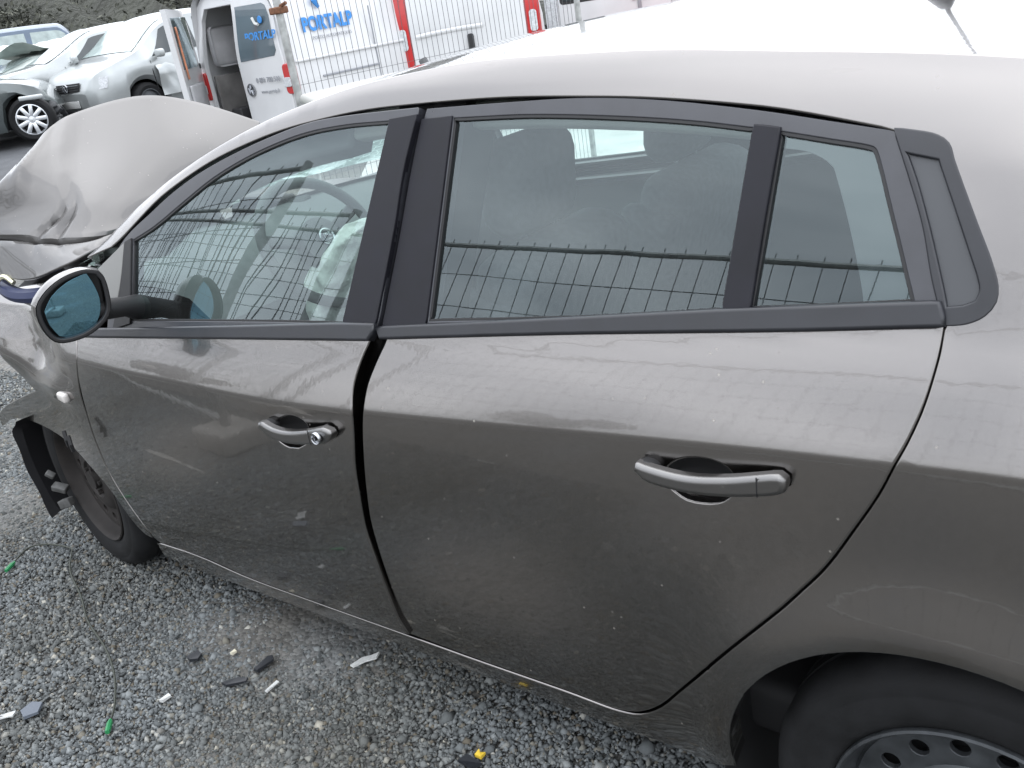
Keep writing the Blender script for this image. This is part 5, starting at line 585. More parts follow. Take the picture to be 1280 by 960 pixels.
def build_side(mir):
    S = SIDE; k = dict(S=S, mir=mir)
    panel('side_panel', PAINT, car, SP, h=.022, r=.003, depth=.03, crease=FEA['crease'], bh=.012, **k)
    panel('sill', PAINT, car, sill_o, off=lambda x, z: .003*np.clip((-.42-x)/.1, -.6, 1), h=.03, r=.004, depth=.05, steps=4, **k)
    # dark structure behind the shut lines
    inner = [(-2.16, .25), (-.36, .30), (-.30, .50), (-.16, .66), (.12, .72), (.12, 1.10), (-.9, .99), (-2.1, .88)]
    panel('door_aperture', BLACK, car, inner, off=-.052, h=.06, r=.002, depth=.06, **k)
    bp = [(-1.11, .95), (-.90, .97), (-.86, 1.405), (-1.03, 1.405)]
    panel('centre_pillar', BLACK, car, bp, off=-.034, h=.04, r=.002, depth=.09, **k)
    # front door
    fd = panel('front_door', PAINT, car, DATA['front_door'], [] if mir else [DATA['front_cup']], off=FO, h=.018, r=.004, depth=.035, crease=FEA['crease'], bh=.008, **k)
    panel('window_frame', FRAME, fd, DATA['front_frame'], [DATA['front_glass_hole']], off=fo(-.003), h=.02, r=.002, depth=.03, **k)
    panel('window_seal', SEAL, fd, DATA['front_glass_hole'], [shrink(DATA['front_glass_hole'], .0055)], off=fo(-.0045), h=.02, r=.001, depth=.008, **k)
    panel('window_glass', GLASS, fd, DATA['front_glass'], off=fo(-.009), h=.03, r=.0005, depth=.002, **k)
    panel('pillar_trim', PILLAR, fd, DATA['front_pillar_trim'], off=fo(.002), h=.03, r=.002, depth=.012, **k)
    panel('belt_trim', TRIM, fd, DATA['front_belt_trim'], off=fo(.009), h=.02, r=.006, depth=.02, steps=5, **k)
    panel('mirror_strip', SEAL, fd, DATA['mirror_strip'], off=fo(.003), h=.03, r=.002, depth=.012, **k)
    panel('mirror_triangle', SAIL, fd, DATA['sail_panel'], off=fo(.004), h=.03, r=.002, depth=.012, **k)
    # rear door
    rd = panel('rear_door', PAINT, car, DATA['rear_door'], [] if mir else [DATA['rear_cup']], h=.018, r=.004, depth=.035, crease=FEA['crease'], bh=.008, **k)
    panel('window_frame', FRAME, rd, DATA['rear_frame'], [DATA['rear_hole'], DATA['quarter_hole']], off=-.002, h=.02, r=.002, depth=.03, **k)
    for hl in ('rear_hole', 'quarter_hole'): panel('window_seal', SEAL, rd, DATA[hl], [shrink(DATA[hl], .0055)], off=-.0035, h=.02, r=.001, depth=.008, **k)
    panel('window_glass', GLASS, rd, DATA['rear_glass'], off=-.009, h=.03, r=.0005, depth=.002, **k)
    panel('quarter_glass', GLASS, rd, DATA['quarter_glass'], off=-.009, h=.03, r=.0005, depth=.002, **k)
    panel('ceramic_border', FRIT, rd, DATA['frit'], off=-.0115, h=.03, r=.0005, depth=.001, **k)
    panel('pillar_trim', PILLAR, rd, DATA['rear_pillar_trim'], off=.002, h=.03, r=.002, depth=.012, **k)
    panel('divider_bar', PILLAR, rd, DATA['divider'], off=.003, h=.03, r=.003, depth=.014, **k)
    panel('belt_trim', TRIM, rd, DATA['rear_belt_trim'], off=.009, h=.02, r=.006, depth=.02, steps=5, **k)
    panel('corner_surround', TRIM, car, DATA['insert'], [DATA['insert_plate']], off=.001, h=.02, r=.003, depth=.015, **k)
    panel('corner_plate', PLATE, car, shrink(DATA['insert_plate'], -.002), off=-.004, h=.03, r=.001, depth=.004, **k)
    # inside trims
    panel('door_lining', PLASTIC, fd, [(-2.05, .30), (-1.02, .30), (-.99, .985), (-2.03, .90)], off=-.085, h=.08, r=.01, depth=.02, **k)
    panel('door_lining', PLASTIC, rd, [(-.98, .30), (-.45, .32), (-.30, .55), (.0, .80), (.02, 1.10), (-.96, .99)], off=-.085, h=.08, r=.01, depth=.02, **k)
    ap = [(x, float(FEA['ditch'](x))-.012) for x in np.linspace(-2.12, -1.2, 20)]+[(x, float(FEA['frame'](x))-.035) for x in np.linspace(-1.2, -1.95, 16)]
    panel('pillar_lining', PLASTIC, car, ap, off=-.05, h=.06, r=.015, depth=.06, **k)
    cr = [(x, float(FEA['ditch'](x))-.02) for x in np.linspace(-1.25, .3, 20)]+[(x, float(FEA['frame'](x))-.02) for x in np.linspace(.15, -1.25, 16)]
    panel('roof_rail_lining', LINER, car, cr, off=-.06, h=.07, r=.01, depth=.03, **k)
    return fd, rd
FD, RD = build_side(False); build_side(True)
# door handles
def cup(loop, door, offf, dep=.042):
    a = np.array(loop); c = a.mean(0); rows = []
    for s_ in (1.0, .985, .95, .88, .76, .6, .4, .2, .02):
        q = c+(a-c)*s_; d = dep*(1-s_**2.4)**.75+.0015; n = SIDE.nr(q[:, 0], q[:, 1]); p = SIDE.at(q[:, 0], q[:, 1])+n*(offf(q[:, 0], q[:, 1])-d)[:, None]; rows.append([tuple(v) for v in p]+[tuple(p[0])])
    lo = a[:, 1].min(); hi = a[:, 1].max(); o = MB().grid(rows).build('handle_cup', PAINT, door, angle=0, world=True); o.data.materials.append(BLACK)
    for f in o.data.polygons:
        if f.center.z > lo+(hi-lo)*.30: f.material_index = 1  # upper bowl coloured black for its dark reflection; lower lip stays painted
ZERO = lambda x, z: np.zeros(len(x))
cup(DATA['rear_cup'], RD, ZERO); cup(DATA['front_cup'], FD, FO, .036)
def handle(poly, door, offf, xs, front):
    q0 = min(p[0] for p in poly); poly = [(q0+(p[0]-q0)*(.90 if front else 1.0)-(.003 if front else .011), p[1]) for p in poly]; xs = q0+(xs-q0)*(.90 if front else 1.0)-(.003 if front else .011)
    a = np.array(poly); x0, x1 = a[:, 0].min(), a[:, 0].max(); xc = (x0+x1)/2-.01; hl = (x1-x0)/2
    arch_ = lambda x, z: offf(x, z)+.023+.015*np.clip(1-((x-xc)/hl)**2, 0, 1)
    left = [p for p in poly if p[0] < xs-.001]; right = [p for p in poly if p[0] > xs+.001]
    rr = .0095 if not front else .008
    full = shrink(poly, rr)
    hd_ = panel('door_handle', PAINT_SATIN, door, full, off=arch_, h=.008, r=rr, depth=.019, steps=7, S=SIDE, bh=.005)
    q = [p for p in full if p[0] > xs+.002]; zs_ = [p[1] for p in poly if abs(p[0]-xs) < .02]
    panel('handle_base', PAINT_SATIN, door, shrink(q, .001), off=lambda x, z: arch_(x, z)-.016, h=.01, r=rr*.9, depth=.024, steps=4, S=SIDE, bh=.006)
    nn = SIDE.nr(np.array([xs]), np.array([np.mean(zs_)]))[0]; gp = []
    for z_ in np.linspace(min(zs_)+rr*.45, max(zs_)-rr*.45, 7):
        gp.append(tuple(SIDE.at(np.array([xs]), np.array([z_]))[0]+nn*(float(arch_(np.array([xs]), np.array([z_]))[0])-.0002-(0.0016 if z_ in (min(zs_)+rr*.45,) else 0))))
    MB().tube(gp, .0010, 5).build('handle_gap', SEAL, door, world=True)
    zc = float(a[a[:, 0] < x0+.03][:, 1].mean()); pad = [(x0+.006+.016*(1+math.cos(t)), zc-.002+.010*math.sin(t)) for t in np.linspace(0, 2*math.pi, 16)[:-1]]
    panel('handle_foot', SEAL, door, pad, off=lambda x, z: offf(x, z)+.016, h=.01, r=.003, depth=.022, S=SIDE, bh=.006)
handle(DATA['rear_handle'], RD, ZERO, DATA['handle_split'][0][0], False)
handle(DATA['front_handle'], FD, FO, DATA['handle_split'][2][0], True)
lx, lz = DATA['lock'][0]; lx -= .020; ln = SIDE.nr(np.array([lx]), np.array([lz]))[0]; lp = SIDE.at(np.array([lx]), np.array([lz]))[0]+ln*(.010+.0305)
lm = Matrix.Translation(Vector(lp)) @ Vector(ln).to_track_quat('-Y', 'Z').to_matrix().to_4x4()
MB().lathe([(.0135, .004), (.0135, -.001), (.012, -.003), (.0105, -.002), (.0095, .0015), (.004, .0015), (.0001, .001)], 24, lm).build('lock_cylinder', CHROME, FD, world=True)
lk = MB().box((0, -.0002, 0), (.0022, .004, .009), 0, lm).build('key_slot', BLACK, FD, world=True)
# roof
rx = np.linspace(-1.37, .63, 60); rows = []
for x in rx:
    zd = float(FEA['ditch'](x)); yd = float(SIDE_.Y(x, zd))+.005; row = []
    for s_ in np.linspace(-1, 1, 49):
        s2 = math.copysign(abs(s_)**.8, s_); row.append((x, CY+s2*(CY-yd), zd-.003+.026*(1-abs(s2)**2.3)))
    row = [(row[0][0], row[0][1]+.001, row[0][2]-.012)]+row+[(row[-1][0], row[-1][1]-.001, row[-1][2]-.012)]
    rows.append(row)
MB().grid(rows, flip=False).build('roof', PAINT, car, angle=50, world=True)
rows = [[(x, CY+s_*(CY-.27), float(FEA['ditch'](x))-.035+.02*(1-s_*s_)) for s_ in np.linspace(-1, 1, 9)] for x in np.linspace(-1.36, .5, 14)]
MB().grid(rows, flip=True).build('headliner', LINER, car, world=True)
ab = MB(); AX, AY, AZ = -.185, .80, float(FEA['ditch'](-.185))+.018
an = MB().tube([(AX, AY, AZ-.006), (AX, AY, AZ+.006), (AX+.004, AY, AZ+.02), (AX+.012, AY, AZ+.04)], [.042, .036, .022, .009], 20).build('aerial_base', SEAL, car, world=True)
MB().tube([(AX+.012, AY, AZ+.038), (AX+.09, AY, AZ+.17), (AX+.17, AY, AZ+.33)], [.0045, .003, .002], 8).build('aerial_mast', SEAL, an, world=True)
# windscreen, crazed
def crazed():
    mt = glass_mat('cracked_windscreen', (.72, .84, .80), .05, 1.4, .10); n = mt.node_tree.nodes; l = mt.node_tree.links; outn = n['Material Output']; base = outn.inputs[0].links[0].from_socket
    tx = n.new('ShaderNodeTexCoord'); v = n.new('ShaderNodeTexVoronoi'); v.feature = 'DISTANCE_TO_EDGE'; v.inputs['Scale'].default_value = 26; v.inputs['Randomness'].default_value = 1; l.new(tx.outputs['Object'], v.inputs['Vector'])
    mp = n.new('ShaderNodeMapRange'); mp.inputs[1].default_value = .0; mp.inputs[2].default_value = .05; mp.inputs[3].default_value = .75; mp.inputs[4].default_value = .28; l.new(v.outputs['Distance'], mp.inputs[0])
    d = n.new('ShaderNodeBsdfTranslucent'); d.inputs[0].default_value = (.62, .82, .76, 1); d2 = n.new('ShaderNodeBsdfDiffuse'); d2.inputs[0].default_value = (.6, .75, .7, 1); ad = n.new('ShaderNodeMixShader'); l.new(d.outputs[0], ad.inputs[1]); l.new(d2.outputs[0], ad.inputs[2])
    ms = n.new('ShaderNodeMixShader'); l.new(mp.outputs[0], ms.inputs[0]); l.new(base, ms.inputs[1]); l.new(ad.outputs[0], ms.inputs[2]); l.new(ms.outputs[0], outn.inputs[0]); return mt
rows = []
for i in range(20):
    t = -.12+1.12*i/19; x = -2.19+t*.84; zd = float(FEA['ditch'](x)); yd = float(SIDE_.Y(x, zd))+.012
    rows.append([(x-(.24*(1-t)+.05*t)*(1-s_*s_), CY+s_*(CY-yd), zd-.006+.02*(1-s_*s_)*t) for s_ in np.linspace(-1, 1, 25)])
MB().grid(rows, flip=True).build('windscreen', crazed(), car, world=True)
# bonnet, folded up like a tent
H = DATA['hood']
def cr1(p0, p1, p2, p3, t): return .5*((2*p1)+(p2-p0)*t+(2*p0-5*p1+4*p2-p3)*t*t+(3*p1-p0-3*p2+p3)*t**3)
Hn = np.array(H); drop = Hn[-1]+np.array([-.42, .02, -.30]); d2 = Hn[-1]+np.array([-.05, .0, -.05]); Hn = np.concatenate([Hn, d2[None], drop[None]])
def bic(A, u, v):
    def row(i):
        i = min(max(i, 0), len(A)-1); B = A[i]; j = min(int(v), len(B)-2); t = v-j; return cr1(B[max(j-1, 0)], B[j], B[j+1], B[min(j+2, len(B)-1)], t)
    i = min(int(u), len(A)-2); t = u-i; return cr1(row(i-1), row(i), row(i+1), row(i+2), t)
rows = []
for u in np.linspace(0, 4, 70):
    row = []
    for v in np.linspace(0, 5, 80):
        p = bic(np.array(H), u, v)
        f1 = max(0, 1-abs(v-1.55-.18*(u-1))/.16)*max(0, 1-abs(u-1.5)/1.1); f2 = max(0, 1-abs(v-2.05+.10*(u-1))/.16)*max(0, 1-abs(u-1.5)/1.1); f3 = max(0, 1-abs(u-1.0-.04*math.sin(v*2))/.13); f4 = max(0, 1-abs(v-1.0-.5*(u-3))/.3)*max(0, 1-abs(u-3)/1.3); f5 = max(0, 1-abs(v-1.9-.12*(u-3))/.25)*max(0, 1-abs(u-3.2)/1.2)
        o_ = -.020*f1-.018*f2-.022*f3+.015*f4+.008*f5+.003*math.sin(2.3*v+1.1*u)
        row.append(tuple(p+o_*np.array([.62, -.45, .64])))
    rows.append(row)
last = np.array(rows[-1])
for k_ in range(1, 9): rows.append([tuple(q) for q in last+np.array([-.46, .03, -.36])*(k_/8)+np.array([0, 0, .02])*math.sin(math.pi*k_/8)])
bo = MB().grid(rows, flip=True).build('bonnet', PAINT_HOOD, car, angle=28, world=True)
md = bo.modifiers.new('thick', 'SOLIDIFY'); md.thickness = .008; md.offset = -1
# front wing
class Dent:
    def at(s, x, z):
        x = np.asarray(x, float); z = np.asarray(z, float); y = SIDE_.Y(np.maximum(x, -2.35), z)+.10*np.maximum(0, -2.35-x)
        q = sm(-2.22, -2.6, x)
        d = q*sm(.66, .76, z)*(.016*np.sin(9*x+7*z)+.010*np.sin(17*z-6*x+1))+.035*np.exp(-((x+2.55)/.16)**2-((z-.80)/.07)**2)-.02*np.exp(-((x+2.42)/.12)**2-((z-.70)/.05)**2)
        d = d
        top = np.clip((z-.885+.0*x)/.06, 0, 1); d = d+.10*top**2*sm(-2.15, -2.35, x)
        return np.stack([x, y+d, z], -1)
    def nr(s, x, z):
        e = 1e-3; a = (s.at(x+e, z)-s.at(x-e, z))/(2*e); b = (s.at(x, z+e)-s.at(x, z-e))/(2*e); n = np.cross(a, b); return n/np.linalg.norm(n, axis=1, keepdims=True)
DENT = Dent()
wg = panel('front_wing', PAINT, car, DATA['fender'], h=.018, r=.003, depth=.035, S=DENT)
panel('front_wing', PAINT, car, DATA['fender'], h=.03, r=.003, depth=.03, S=DENT, mir=True)
rx_, rz_ = DATA['repeater'][0]
rn = SIDE.nr(np.array([rx_]), np.array([rz_]))[0]; rp = DENT.at(np.array([rx_]), np.array([rz_]))[0]
rm_ = Matrix.Translation(Vector(rp)) @ Vector(rn).to_track_quat('-Y', 'Z').to_matrix().to_4x4()
MB().box((0, -.004, 0), (.052, .022, .030), .009, rm_).build('side_lamp', AMBER, car, world=True)
# wheels
def wheel(x, y, z, mir, rimcol, holes=15, steer=0.):
    wh = bpy.data.objects.new('wheel', None); C.objects.link(wh); wh.parent = car; wh.matrix_parent_inverse = Matrix.Translation(car.location).inverted(); wh.location = (x, y, z); wh.rotation_euler = (0, 0, steer+(math.pi if mir else 0)); wh.empty_display_size = .1
    ty = MB().lathe([(.206, .020), (.212, .006), (.226, -.003), (.250, -.008), (.272, -.006), (.276, -.0045), (.280, -.006), (.296, .002), (.308, .016), (.3155, .036), (.3165, .062), (.309, .064), (.309, .070), (.317, .072), (.3175, .096), (.309, .098), (.309, .106), (.317, .108), (.3165, .132), (.309, .134), (.309, .140), (.316, .142), (.315, .160), (.306, .180), (.27, .20), (.206, .185)], 64).build('tyre', TYRE, wh, angle=55)
    rb = MB().lathe([(.206, .19), (.206, .02), (.2135, .004), (.2125, -.002), (.2085, -.004), (.2045, .000), (.201, .014), (.196, .034), (.190, .045), (.183, .040)], 64).lathe([(.118, .040), (.108, .030), (.085, .024), (.066, .022), (.060, .030), (.034, .030), (.032, .012), (.0, .012)], 40)
    for k in range(5):
        a = 2*math.pi*k/5; rb.tube([(.046*math.cos(a), .032, .046*math.sin(a)), (.046*math.cos(a), .016, .046*math.sin(a))], .008, 6)
    rim = rb.build('rim', rimcol, wh)
    ring = lambda r, n: [(r*math.cos(2*math.pi*i/n), r*math.sin(2*math.pi*i/n)) for i in range(n)]
    hl = [[(.151*math.cos(2*math.pi*(k+.3)/holes)+.0165*math.cos(t), .151*math.sin(2*math.pi*(k+.3)/holes)+.0165*math.sin(t)) for t in np.linspace(0, 2*math.pi, 15)[:-1]] for k in range(holes)]
    panel('rim_face', rimcol, rim, ring(.184, 64), [ring(.117, 40)]+hl, h=.02, r=.002, depth=.010, S=Plane((0, .040, 0), (1, 0, 0), (0, 0, 1)), world=False, bh=.01)
    MB().lathe([(.20, .075), (.0, .07)], 32).lathe([(.13, .05), (.13, .068)], 24).build('brake', RUST if rimcol is not STEEL else BLACK, wh)
    return wh
DRIM = M('dusty_brown_rim', (.021, .018, .0165), .7, .2, noise=(14, .4))
wheel(WX+.03, .030, .300, False, STEEL); wheel(WX+.03, 2*CY-.03, .300, True, STEEL)
wheel(-2.545, .066, .312, False, DRIM, steer=-.11); wheel(-2.555, 2*CY-.062, .312, True, DRIM)
for yy, sg in ((.012, 1), (2*CY-.012, -1)):
    b = MB(); rows = [[(WX+.372*math.cos(t), yy+sg*d, WZ+.372*math.sin(t)) for t in np.linspace(-.5, math.pi+.5, 24)] for d in (.012, .1, .3)]
    b.grid(rows); rows = [[(WX+r_*math.cos(t), yy+sg*.3, WZ+r_*math.sin(t)) for t in np.linspace(-.5, math.pi+.5, 24)] for r_ in (.372, .02)]; b.grid(rows); b.build('wheel_housing', BLACK, car, world=True)
# torn plastic liner round the front wheel
b = MB()
for ds, t0 in (((.045, .062, .10, .16), 153), ((.15, .26, .36), 48)):
    rows = []
    for d in ds:
        row = []
        for t in np.linspace(math.radians(t0), math.radians(214), 24):
            rr_ = .352+(.040+.012*math.sin(5.3*t)+.008*math.sin(14*t))*(d < .05)*sm(math.radians(153), math.radians(168), t); row.append((-2.555+rr_*math.cos(t), d, .325+rr_*math.sin(t)))
        rows.append(row)
    b.grid(rows)
rows = [[(-2.555+r_*math.cos(t), .36, .325+r_*math.sin(t)) for t in np.linspace(.5, 4, 20)] for r_ in (.352, .02)]; b.grid(rows)
b.build('arch_liner', M('arch_liner_plastic', (.006, .006, .007), .85, spec=.2), car, world=True)
bb = MB()
for c_, d_, an_ in (((-2.73, .05, .258), (.05, .03, .022), .4), ((-2.715, .045, .205), (.045, .03, .030), -.3), ((-2.77, .05, .30), (.03, .02, .02), .9)): bb.box((0, 0, 0), d_, .004, Matrix.Translation(c_) @ Matrix.Rotation(an_, 4, 'Y') @ Matrix.Rotation(.5, 4, 'Z'))
bb.build('broken_bracket', M('grey_bracket', (.08, .08, .078), .6, noise=(40, .4)), car, world=True)
cl = MB()
for k_ in range(2): cl.tube([(-2.335+.018*k_, -.028, .585-.012*k_), (-2.325+.018*k_, -.034, .560-.012*k_), (-2.333+.018*k_, -.030, .535-.012*k_)], .006, 5)
cl.build('liner_clip', BLACK, car, world=True)
# nose remains and underbody
ub = MB().box((-1.05, CY, .30), (3.0, 1.50, .12), .03).box((-2.75, CY, .38), (.75, 1.05, .24), .04)
ub.build('underbody', BLACK, car, world=True)
eb = MB()
rg = random.Random(4)
for i in range(34):
    c_ = (rg.uniform(-3.1, -2.35), rg.uniform(.28, 1.5), rg.uniform(.60, .88)); d_ = (rg.uniform(.08, .26), rg.uniform(.08, .3), rg.uniform(.06, .2)); eb.box((0, 0, 0), d_, .012, Matrix.Translation(c_) @ Matrix.Rotation(rg.uniform(-.5, .5), 4, 'X') @ Matrix.Rotation(rg.uniform(-.7, .7), 4, 'Z'))
eb.build('engine', BLACK, car, world=True)
MB().tube(smooth3([(-2.95, .16, 1.0), (-2.80, .13, .955), (-2.66, .12, .925), (-2.50, .16, .93), (-2.40, .3, .92)]), .024, 8).build('coolant_hose', M('dark_blue_hose', (.012, .02, .07), .4), car, world=True)
MB().tube(smooth3([(-2.78, .105, .985), (-2.74, .10, .97), (-2.70, .115, .985), (-2.66, .12, .965)]), .008, 6).build('torn_foil', M('foil', (.7, .68, .5), .3, .6), car, world=True)
cw = MB().grid([[(-2.2-.25*(1-s_*s_)-q_, CY+s_*.74, .99-.10*q_/.25) for s_ in np.linspace(-1, 1, 15)] for q_ in (0, .12, .25)]).build('cowl', PLASTIC, car, world=True)
MB().grid([[(-3.12, y_, z_) for y_ in np.linspace(.3, 1.5, 6)] for z_ in (.3, .8)], flip=True).build('crushed_front', PAINT, car, world=True)
# tail
def rear_rows(z0, z1, n):
    R = []
    for i in range(n):
        z = z0+(z1-z0)*i/(n-1); xe = .9 if z < .98 else (.9-.18*(z-.98)/.19 if z < 1.17 else .72-.12*(z-1.17)/.085); yl = float(SIDE_.Y(xe, z)); R.append([(xe+.13*(1-s_*s_)*(1 if z < 1 else .6), CY+s_*(CY-yl-.003), z) for s_ in np.linspace(-1, 1, 17)])
    return R
tg = MB().grid(rear_rows(.42, .97, 8)).build('tailgate', PAINT, car, world=True)
MB().grid(rear_rows(.975, 1.25, 8)).build('rear_window', DGLASS, tg, world=True)
# door mirror
mf, mn, max_, may = DATA['mirror_frame']; mp_ = Plane(mf, max_, may); mo = DATA['mirror_rim']; mg = DATA['mirror_glass']
sm_ = panel('side_mirror', SEAL, car, shrink(mo, .004), [shrink(mo, .0075)], off=-.002, h=.012, r=.0035, depth=.03, steps=6, S=mp_, bh=.008)
a = np.array(mo); c = a.mean(0); rows = []
for d in (.002, .012, .024, .04, .06, .08, .095, .105, .110, .1115):
    s_ = math.sqrt(max(1-(d/.112)**2, .0004)); q = c+np.array([-.009, .005])*min(d/.024, 1)*(1+d*6)+(a-c)*s_; p = mp_.at(q[:, 0], q[:, 1])-mp_.n*d; rows.append([tuple(v) for v in p]+[tuple(p[0])])
MB().grid(rows, flip=False).build('mirror_shell', PAINT, sm_, angle=0, world=True)
hole = shrink(mo, .0068); rows = []
for d, s_ in ((.003, 1.0), (.018, .99), (.034, .93)):
    q = c+(np.array(hole)-c)*s_; p = mp_.at(q[:, 0], q[:, 1])-mp_.n*d; rows.append([tuple(v) for v in p]+[tuple(p[0])])
q = np.array([c]*(len(hole)+1)); rows.append([tuple(v) for v in mp_.at(q[:, 0], q[:, 1])-mp_.n*.034])
MB().grid(rows, flip=True).build('mirror_cavity', SEAL, sm_, world=True)
class Bowl:
    def at(s, x, z): x = np.asarray(x, float); z = np.asarray(z, float); k = .35*((x-c[0])**2+(z-c[1])**2); return mp_.at(x, z)+mp_.n*(-.012-k)[:, None]
    def nr(s, x, z):
        e = 1e-3; a_ = s.at(x+e, z)-s.at(x-e, z); b_ = s.at(x, z+e)-s.at(x, z-e); n = np.cross(a_, b_); return n/np.linalg.norm(n, axis=1, keepdims=True)
panel('mirror_glass', MIRRORM, sm_, mg, h=.015, r=.001, depth=.006, S=Bowl(), bh=.01)
e0 = mp_.at(np.array([.045]), np.array([-.03]))[0]-mp_.n*.045
MB().tube([tuple(e0), tuple(e0+np.array([.02, .06, -.012])), (-1.90, .085, .965)], [.028, .024, .034], 12).build('mirror_arm', SEAL, sm_, world=True)
# cabin
def rbox(b, c_, d_, ch, rot=(0, 0, 0)): b.box((0, 0, 0), d_, ch, Matrix.Translation(c_) @ Matrix.Rotation(rot[1], 4, 'Y') @ Matrix.Rotation(rot[0], 4, 'X')); return b
def seat(y):
    b = rbox(MB(), (-1.18, y, .47), (.52, .50, .17), .06, (0, .10)); rbox(b, (-1.16, y-.23, .50), (.46, .09, .17), .04, (0, .10)); rbox(b, (-1.16, y+.23, .50), (.46, .09, .17), .04, (0, .10)); s_ = b.build('seat', FABRIC, car, world=True)
    b = rbox(MB(), (-.955, y, .77), (.15, .47, .60), .06, (0, .20)); rbox(b, (-.985, y-.22, .74), (.17, .08, .50), .035, (0, .20)); rbox(b, (-.985, y+.22, .74), (.17, .08, .50), .035, (0, .20)); b.build('backrest', FABRIC, s_, world=True)
    hd = rbox(MB(), (-.955, y, 1.175), (.115, .265, .215), .052, (0, .10)).build('headrest', FABRIC, s_, world=True)
    for q in (-.06, .06): MB().tube([(-.93, y+q, 1.0), (-.945, y+q, 1.10)], .007, 8).build('headrest_post', CHROME, s_, world=True)
seat(.545); seat(1.245)
b = rbox(MB(), (-.28, CY, .46), (.48, 1.26, .17), .06); bs = b.build('rear_bench', FABRIC, car, world=True)
b = MB()
for y in (.50, .92, 1.32): rbox(b, (-.02, y, .74), (.15, .40, .56), .06, (0, .25))
b.build('backrest', FABRIC, bs, world=True)
for y in (.50, 1.32): rbox(MB(), (.085, y, 1.06), (.09, .25, .13), .04, (0, .2)).build('headrest', FABRIC, bs, world=True)
pr = [(-2.44, .975), (-2.2, .98), (-1.95, .985), (-1.80, .965), (-1.71, .90), (-1.70, .80), (-1.78, .62), (-1.9, .45), (-2.3, .40)]
MB().grid([[(x, y, z+(.035*math.exp(-((y-.55)/.2)**2) if .9 < z else 0)) for y in np.linspace(.17, 1.62, 24)] for x, z in pr], flip=True).build('dashboard', PLASTIC, car, world=True)
wm = Matrix.Translation((-1.70, .55, 1.005)) @ Vector((.86, 0, .51)).to_track_quat('-Y', 'Z').to_matrix().to_4x4()
sw = MB().tube([(.182*math.cos(t), 0, .182*math.sin(t)) for t in np.linspace(0, 2*math.pi, 49)], .0155, 10, False, wm)
for t in (.35, math.pi-.35, -math.pi/2): sw.box((0, .012, 0), (.16, .018, .035), .006, wm @ Matrix.Rotation(-t, 4, 'Y') @ Matrix.Translation((.09, 0, 0)))
sw.lathe([(.0, -.028), (.05, -.026), (.068, -.012), (.07, .03)], 24, wm); swo = sw.build('steering_wheel', PLASTIC, car, world=True)
bm_ = wm @ Matrix.Translation((0, -.030, .0))
b = MB().lathe([(.021, .006), (.0255, .002), (.0255, -.002), (.022, -.004), (.0185, -.001), (.0, -.001)], 28, bm_)
b.box((0, -.003, .0), (.022, .003, .022), .001, bm_).build('badge', CHROME, swo, world=True)
ab_ = np.array(DATA['airbag']); pl2 = [(p[0], p[2]) for p in ab_]
class Cloth:
    def at(s, x, z):
        x = np.asarray(x, float); z = np.asarray(z, float); d = segdist(np.stack([x, z], 1), pl2); ins = inside(np.stack([x, z], 1), pl2)
        bul = np.where(ins, .075*np.tanh(d/.03), 0)+.012*np.sin(38*x+14*z)+.006*np.sin(60*x-33*z+2)+.003*np.sin(120*z+40*x); return np.stack([x, .53-bul+.35*(z-.9), z], -1)
    def nr(s, x, z):
        e = 2e-3; a_ = s.at(x+e, z)-s.at(x-e, z); b_ = s.at(x, z+e)-s.at(x, z-e); n = np.cross(a_, b_); return n/np.linalg.norm(n, axis=1, keepdims=True)
panel('airbag', CLOTH, car, pl2, h=.008, r=.004, depth=.03, S=Cloth(), bh=.008)
rbox(MB(), (-1.42, .60, 1.375), (.15, .38, .022), .009, (0, .35)).build('sun_visor', LINER, car, world=True)
rbox(MB(), (-1.50, CY, 1.345), (.03, .23, .065), .014, (0, -.1)).tube([(-1.50, CY, 1.36), (-1.53, CY, 1.42)], .012, 8).build('rear_view_mirror', PLASTIC, car, world=True)
MB().tube(smooth3([(-.93, .20, 1.12), (-.95, .22, .9), (-.97, .2, .5)]), .024, 4).build('seat_belt', M('belt_webbing', (.05, .05, .05), .8), car, world=True)
MB().tube(smooth3([(.02, .36, 1.12), (-.08, .45, 1.10), (-.18, .46, .98), (-.28, .5, .7), (-.3, .55, .52)]), [.018]*21, 6).build('seat_belt', M('grey_webbing', (.22, .22, .22), .8), car, world=True)
